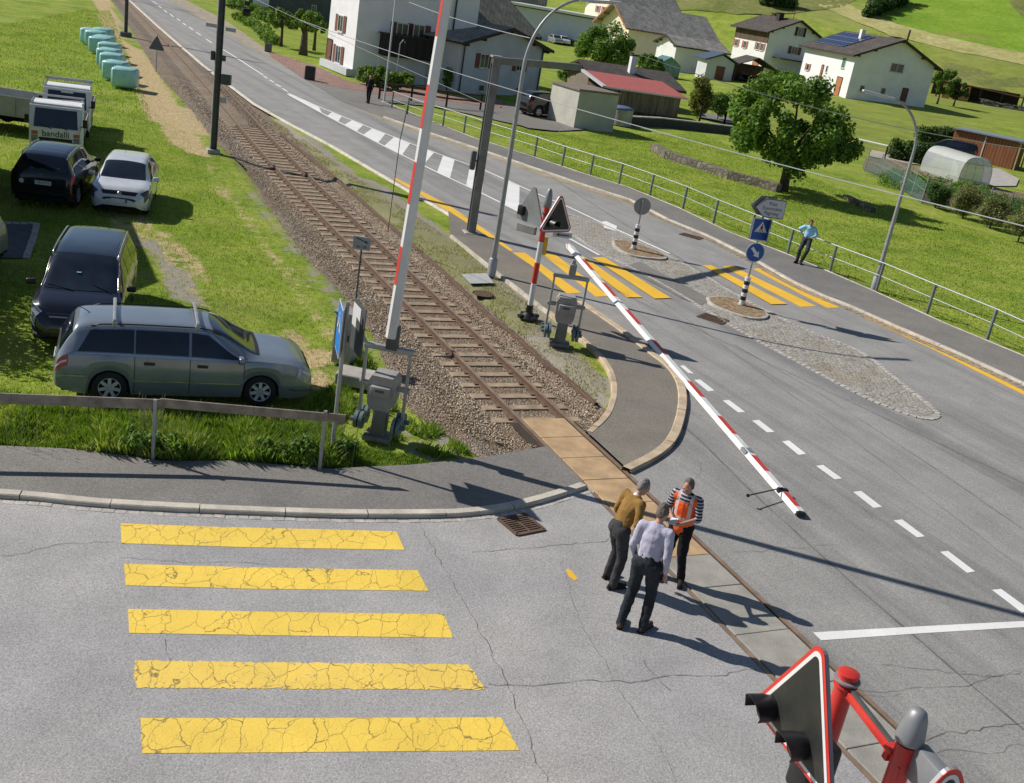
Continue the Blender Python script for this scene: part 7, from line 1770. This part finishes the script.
def person(label,loc,rz,J,top,trous,shoes,hair,scale=1.0,sleeves='long',vest=None,shirt_name='shirt',female=False,vox=.0085,coat=None,collar=None):
    "J: joints in local coordinates, facing +x, left +y"
    r=empty('person',loc,rz,label,'person'); r.scale=(scale,scale*.92,scale)
    V=Vector; g=lambda k:V(J[k]); pel,che,nk,hd=g('pelvis'),g('chest'),g('neck'),g('head')
    fd=V(J.get('face',(1,0,0))).normalized()   # direction the face looks
    upd=(hd-nk).normalized(); side=upd.cross(fd).normalized(); fd2=side.cross(upd).normalized()
    RH=Matrix((fd2,side,upd)).transposed(); H=lambda x,y,z: hd+RH@V((x,y,z))
    mb=MB()
    ellip(mb,hd,(.092,.074,.115),RH); ellip(mb,H(.02,0,-.055),(.066,.056,.07),RH); capsule(mb,nk-upd*.05,nk+upd*.07,.056,.052)
    ellip(mb,H(.097,0,-.012),(.018,.012,.026),RH,8,6); ellip(mb,H(.105,0,-.022),(.014,.014,.010),RH,8,6); ellip(mb,H(.079,0,-.062),(.014,.024,.008),RH,8,6); ellip(mb,H(.075,0,-.09),(.02,.02,.016),RH,8,6)
    for s in (-1,1): ellip(mb,H(.0,s*.076,-.005),(.018,.010,.03),RH,8,6); ellip(mb,H(.078,s*.030,.028),(.016,.024,.008),RH,8,6)
    spine=[pel,(pel+che)/2,che,nk]
    capsule(mb,pel,(pel+che)/2,.13,.125,14,5,(1.1,.75)); capsule(mb,(pel+che)/2,che,.125,.14,14,5,(1.1,.75)); capsule(mb,che,nk-upd*.06,.13,.07,14,5,(1.1,.75))
    for s in 'LR':
        sh,el,wr=g('sh'+s),g('el'+s),g('wr'+s); capsule(mb,che+(nk-che)*.55,sh,.06,.055); capsule(mb,sh,el,.052,.041); capsule(mb,el,wr,.042,.027)
        hp,kn,an,to=g('hip'+s),g('kn'+s),g('an'+s),g('to'+s); capsule(mb,hp,kn,.085,.055); capsule(mb,kn,an,.055,.038); capsule(mb,an-V((0,0,.03)),to,.035,.03)
        hdir=V(J.get('hand'+s,(wr-el))).normalized(); pal=V(J.get('palm'+s,(0,1 if s=='L' else -1,0))); pal=(pal-hdir*pal.dot(hdir)).normalized(); ac=hdir.cross(pal)*(1 if s=='L' else -1)
        capsule(mb,wr,wr+hdir*.085,.026,.034,10,4,(.62,1) if False else (1,1))
        for i,(off,ln) in enumerate(((-.027,.070),(-.009,.080),(.009,.075),(.027,.060))):
            b0=wr+hdir*.085+ac*off; m1=b0+hdir*ln*.5+pal*ln*.12; m2=m1+(hdir*.6+pal*.8).normalized()*ln*.5; capsule(mb,b0,m1,.0095,.009,8,3); capsule(mb,m1,m2,.009,.0075,8,3)
        b0=wr+hdir*.03-ac*.028; m1=b0+(hdir*.6-ac*.7+pal*.3).normalized()*.045; m2=m1+(hdir*.9+pal*.4).normalized()*.035; capsule(mb,b0,m1,.012,.0105,8,3); capsule(mb,m1,m2,.0105,.009,8,3)
    body=mb.build('body',MSKIN,r); remesh(body,vox if scale>.5 else .02,2)
    # features
    mb=MB()
    for s in (-1,1): ellip(mb,H(.086,s*.030,.012),(.006,.013,.006),RH,8,6); 
    mb.build('eyes',M('eye_dark',(.03,.02,.015),.3) if not bpy.data.materials.get('eye_dark') else bpy.data.materials['eye_dark'],r)
    mb=MB(); ellip(mb,H(-.026,0,.030),(.084,.083,.103),RH); ellip(mb,H(-.05,0,-.02),(.05,.074,.07),RH); 
    for s in (-1,1): ellip(mb,H(-.01,s*.072,.01),(.038,.014,.045),RH,8,6)
    if female: ellip(mb,H(-.05,0,-.08),(.06,.09,.12),RH)
    h_=mb.build('hair',hair,r); remesh(h_,.008,1,.020,.035)
    # cut hair off the face: keep hair behind by shifting (ellipsoids already sit back)
    tw=.155
    mb=MB(); sq=(1.16,.80)
    wst=pel+V((0,0,.02))
    capsule(mb,pel+(che-pel)*.18,(pel+che)/2,.142,.148,16,5,sq); capsule(mb,(pel+che)/2,che,.150,.160,16,5,sq); capsule(mb,che,nk-upd*.085,.155,.075,16,5,sq)
    tl=(nk-che).normalized(); tv=V((0,1,0)); tf=tv.cross(tl).normalized(); ellip(mb,che+(nk-che)*.28,(.118,.185,.17),Matrix((tf,tv,tl)).transposed())
    for s in 'LR':
        sh,el,wr=g('sh'+s),g('el'+s),g('wr'+s); capsule(mb,che+(nk-che)*.5,sh,.085,.072); 
        if sleeves=='long': capsule(mb,sh,el,.072,.056); capsule(mb,el,el+(wr-el)*.88,.056,.040)
        elif sleeves=='half': capsule(mb,sh,el,.074,.060); capsule(mb,el,el+(wr-el)*.12,.058,.052)
        elif sleeves=='short': capsule(mb,sh,sh+(el-sh)*.8,.072,.060)
    o=mb.build(shirt_name,top,r); remesh(o,.011,3,.022,.10)
    if collar:
        mb=MB(); capsule(mb,nk-upd*.075,nk-upd*.02,.072,.066,14,4); o=mb.build('collar',collar,r); remesh(o,.009,1)
    mb=MB(); 
    for s in 'LR':
        hp,kn,an=g('hip'+s),g('kn'+s),g('an'+s); capsule(mb,pel+(hp-pel)*.4,hp,.130,.122,14,5); capsule(mb,hp,kn,.114,.082,14); capsule(mb,kn,an+V((0,0,.02)),.080,.068,14); capsule(mb,an+V((0,0,.03)),an-V((0,0,.015)),.068,.066,14)
    capsule(mb,pel+V((0,0,-.06)),pel+V((0,0,.02)),.145,.142,16,5,(1.14,.82)); capsule(mb,pel+V((0,0,.0)),pel+(che-pel)*.22,.145,.138,16,5,(1.14,.84)); o=mb.build('trousers',trous,r); remesh(o,.011,3,.03,.11)
    for s in 'LR':
        an,to=g('an'+s),g('to'+s); d_=(to-an); d_.z=0; d_=d_.normalized(); z0=min(an.z,to.z)-.045
        a0=V((an.x,an.y,z0+.05))-d_*.045; a1=V((an.x,an.y,z0+.045))+d_*.185; mb=MB(); capsule(mb,a0,a1,.045,.042,12,5); capsule(mb,V((an.x,an.y,z0+.10)),V((an.x,an.y,z0+.05)),.05,.048,12,4); o=mb.build('shoe',shoes,r); remesh(o,.009,1)
        mb=MB(); mb.box((a0+a1)/2-V((0,0,.036)),((a1-a0).length+.085,.085,.022),math.atan2(d_.y,d_.x),bev=.01); mb.build('sole',MUND,o)
    if vest:
        mb=MB(); capsule(mb,pel+V((0,0,-.045)),(pel+che)/2,.170,.166,16,5,sq); capsule(mb,(pel+che)/2,che,.166,.174,16,5,sq); capsule(mb,che,nk-upd*.10,.168,.088,16,5,sq)
        for s in 'LR': capsule(mb,che+(nk-che)*.5,g('sh'+s)*.86+che*.14,.10,.086)
        o=mb.build('safety_vest',vest,r); remesh(o,.011,2,.022,.10)
    return r
def J0(**k):
    J=dict(pelvis=(0,0,.98),chest=(.0,0,1.30),neck=(.0,0,1.50),head=(.02,0,1.64),shL=(0,.20,1.43),shR=(0,-.20,1.43),elL=(-.03,.25,1.14),elR=(-.03,-.25,1.14),wrL=(.06,.24,.90),wrR=(.06,-.24,.90),
      hipL=(0,.095,.93),hipR=(0,-.095,.93),knL=(.02,.11,.50),knR=(.02,-.11,.50),anL=(0,.12,.085),anR=(0,-.12,.085),toL=(.17,.14,.05),toR=(.17,-.14,.05)); J.update(k); return J
def fpos(px,py): P=at(px,py); return P
LSH=cloth('pale_lilac_shirt',(.44,.43,.54),.08,5); OCH=cloth('ochre_sweater',(.27,.155,.045),.15,8); DGR=cloth('dark_grey_trousers',(.050,.050,.054),.25,5); BLKT=cloth('black_trousers',(.014,.014,.017),.3,5); DBL=cloth('charcoal_work_trousers',(.026,.032,.038),.3,5)
SHOE=cloth('dark_shoes',(.025,.02,.018),.3,9); SHOEB=cloth('brown_shoes',(.09,.055,.035),.3,9); WCOL=cloth('white_collar',(.75,.76,.78),.05)
def stripes_mat():
    t=NT('striped_polo'); w_=t.n('ShaderNodeTexWave'); w_.bands_direction='Z'; w_.inputs['Scale'].default_value=6.5; t.l(t.co.outputs['Object'],w_.inputs['Vector']); c=t.ramp(w_.outputs['Fac'],[(.62,(.015,.017,.03)),(.7,(.45,.45,.5))]); t.set(col=c,rough=.8); return t.m
def vest_mat():
    t=NT('orange_vest'); P=t.sep(t.co.outputs['Object']); x,y,z=P[0],P[1],P[2]
    def band(v,c,w): return t.math('LESS_THAN',t.math('ABSOLUTE',t.math('SUBTRACT',v,c)),w)
    zz=t.math('SUBTRACT',z,t.math('MULTIPLY',x,.25))
    ay=t.math('ABSOLUTE',y); k=t.math('MAXIMUM',band(zz,1.06,.022),band(zz,1.17,.0)); k=t.math('MAXIMUM',k,t.math('MULTIPLY',band(ay,.115,.026),t.math('GREATER_THAN',zz,1.085)))
    base=t.ramp(t.noise(6,3),[(.3,(.90,.105,.012)),(.7,(1.0,.16,.02))]); c=t.mix(k,base,(.62,.56,.55)); t.set(col=c,rough=.65); return t.m
# orange vest man: stands on the rail, facing the other two, reading something in his hands
P=fpos(677,584)
sc=1.0
person('man in an orange safety vest over a striped polo, looking down at his hands',(P.x-.12,P.y+.12,0),rad(-118),
 J0(head=(.115,.0,1.625),neck=(.05,0,1.50),chest=(.02,0,1.29),face=(.62,-.10,-.80),shL=(.04,.205,1.42),shR=(.04,-.205,1.42),elL=(.06,.27,1.15),elR=(.06,-.27,1.15),wrL=(.31,.09,1.10),wrR=(.31,-.06,1.12),handL=(.8,-.4,.05),handR=(.75,.5,.1),palmL=(0,-.3,1),palmR=(.2,.2,-1),knL=(.05,.14,.50),anL=(-.02,.20,.085),toL=(.14,.26,.05),knR=(.05,-.10,.5),anR=(.02,-.10,.085),toR=(.19,-.12,.05)),
 stripes_mat(),BLKT,SHOE,MHAIRD,.99,'half',vest_mat(),'striped_polo')
_a=rad(-118); _n=MB().box((0,0,0),(.15,.11,.012),bev=.004).build('notepad',MPLT); _n.location=(P.x-.12+.44*math.cos(_a),P.y+.12+.44*math.sin(_a),1.155); _n.rotation_euler=(.2,.3,_a); tag(_n,'small white notepad in the hands of the man in the orange vest','notepad')
# man in the pale shirt, seen from behind
P=fpos(640,628)
person('grey-haired man in a pale lilac shirt, his back to the camera',(P.x-.10,P.y+.0,0),rad(66),
 J0(pelvis=(-.02,0,1.0),chest=(.03,0,1.31),neck=(.08,0,1.51),head=(.14,-.01,1.64),face=(.85,-.35,-.35),shL=(.04,.20,1.43),shR=(.04,-.20,1.43),elL=(-.02,.26,1.15),elR=(-.05,-.26,1.15),wrL=(.10,.22,.93),wrR=(.02,-.27,.90),hipL=(-.02,.10,.95),hipR=(-.02,-.10,.95),knL=(.02,.13,.52),anL=(-.12,.15,.085),toL=(.04,.19,.05),knR=(.08,-.12,.53),anR=(-.02,-.15,.085),toR=(.15,-.19,.05)),
 LSH,DBL,SHOEB,MHAIRD,1.06,'long',None,'shirt')
# man in the ochre sweater, leaning forward, hands in pockets
P=fpos(611,583)
person('grey-haired man in an ochre sweater stooping at the left of the group',(P.x+.0,P.y+.0,0),rad(32),
 J0(pelvis=(-.06,0,.95),chest=(.05,0,1.26),neck=(.13,0,1.45),head=(.21,0,1.575),face=(.80,-.25,-.45),shL=(.08,.20,1.39),shR=(.08,-.20,1.39),elL=(.02,.28,1.12),elR=(.02,-.29,1.12),wrL=(.13,.24,.92),wrR=(.13,-.24,.91),handL=(.4,-.2,-1),handR=(.4,.2,-1),hipL=(-.06,.095,.92),hipR=(-.06,-.095,.92),knL=(.06,.11,.50),anL=(.02,.15,.085),toL=(.19,.17,.05),knR=(-.0,-.13,.50),anR=(-.08,-.16,.085),toR=(.09,-.18,.05)),
 OCH,DGR,SHOE,MHAIRG,1.0,'long',None,'sweater',collar=WCOL)
# man leaning against the railing
P=fpos(803,266)
person('man in a light blue shirt and dark trousers leaning back against the railing',(P.x-.1,P.y+.1,.05),rad(-112),
 J0(pelvis=(-.22,0,.93),chest=(-.20,.02,1.24),neck=(-.12,.02,1.43),head=(-.03,.02,1.55),face=(.72,.35,-.5),shL=(-.15,.21,1.36),shR=(-.15,-.19,1.36),elL=(-.12,.34,1.12),elR=(-.36,-.42,1.22),wrL=(.10,.16,1.03),wrR=(-.42,-.30,1.05),handL=(.5,-.8,0),hipL=(-.22,.09,.90),hipR=(-.22,-.09,.90),knL=(.06,.16,.55),anL=(.02,.02,.085),toL=(.18,.06,.05),knR=(.05,-.14,.50),anR=(.0,-.16,.085),toR=(.17,-.20,.05)),
 cloth('light_blue_shirt',(.30,.58,.80),.08,5),DGR,SHOE,MHAIRB,1.0,'long',None,'shirt',vox=.012)
# woman walking by the yard
P=fpos(368,103)
person('dark-clothed woman with light hair walking where the side road meets the main road',(P.x,P.y,0),rad(-100),
 J0(knL=(.10,.10,.5),anL=(.16,.11,.085),toL=(.32,.12,.05),knR=(-.02,-.10,.5),anR=(-.16,-.11,.11),toR=(-.01,-.12,.05),elR=(.02,-.26,1.14),wrR=(.2,-.2,1.0)),
 cloth('black_coat',(.02,.018,.022),.2,5),BLKT,SHOE,M('fair_hair',(.30,.24,.15),.8),.93,'long',None,'coat',True,vox=.015)
# ------------------------------------------------------------------ light
w=bpy.data.worlds.new('World'); scene.world=w; w.use_nodes=True; nt=w.node_tree
bg=nt.nodes['Background']; sky=nt.nodes.new('ShaderNodeTexSky'); sky.sky_type='NISHITA'; sky.sun_disc=False
SAZ,SEL=165.5,38.5   # direction towards the sun: angle from +x, elevation
sky.sun_elevation=rad(SEL); sky.sun_rotation=rad(90-SAZ); sky.air_density=1.0; sky.dust_density=.6; sky.altitude=800
nt.links.new(sky.outputs[0],bg.inputs[0]); bg.inputs[1].default_value=.07
sd=bpy.data.lights.new('sun','SUN'); sd.energy=4.9; sd.angle=rad(.5); sd.color=(1,.945,.86)
so=bpy.data.objects.new('sun',sd); COL.objects.link(so)
d=Vector((math.cos(rad(SEL))*math.cos(rad(SAZ)),math.cos(rad(SEL))*math.sin(rad(SAZ)),math.sin(rad(SEL))))
so.rotation_euler=d.to_track_quat('Z','Y').to_euler(); so.location=(-30,10,30)
scene.view_settings.view_transform='Standard'; scene.view_settings.look='None'; scene.view_settings.exposure=0; scene.view_settings.gamma=1
scene.cycles.max_bounces=6; scene.cycles.transparent_max_bounces=8
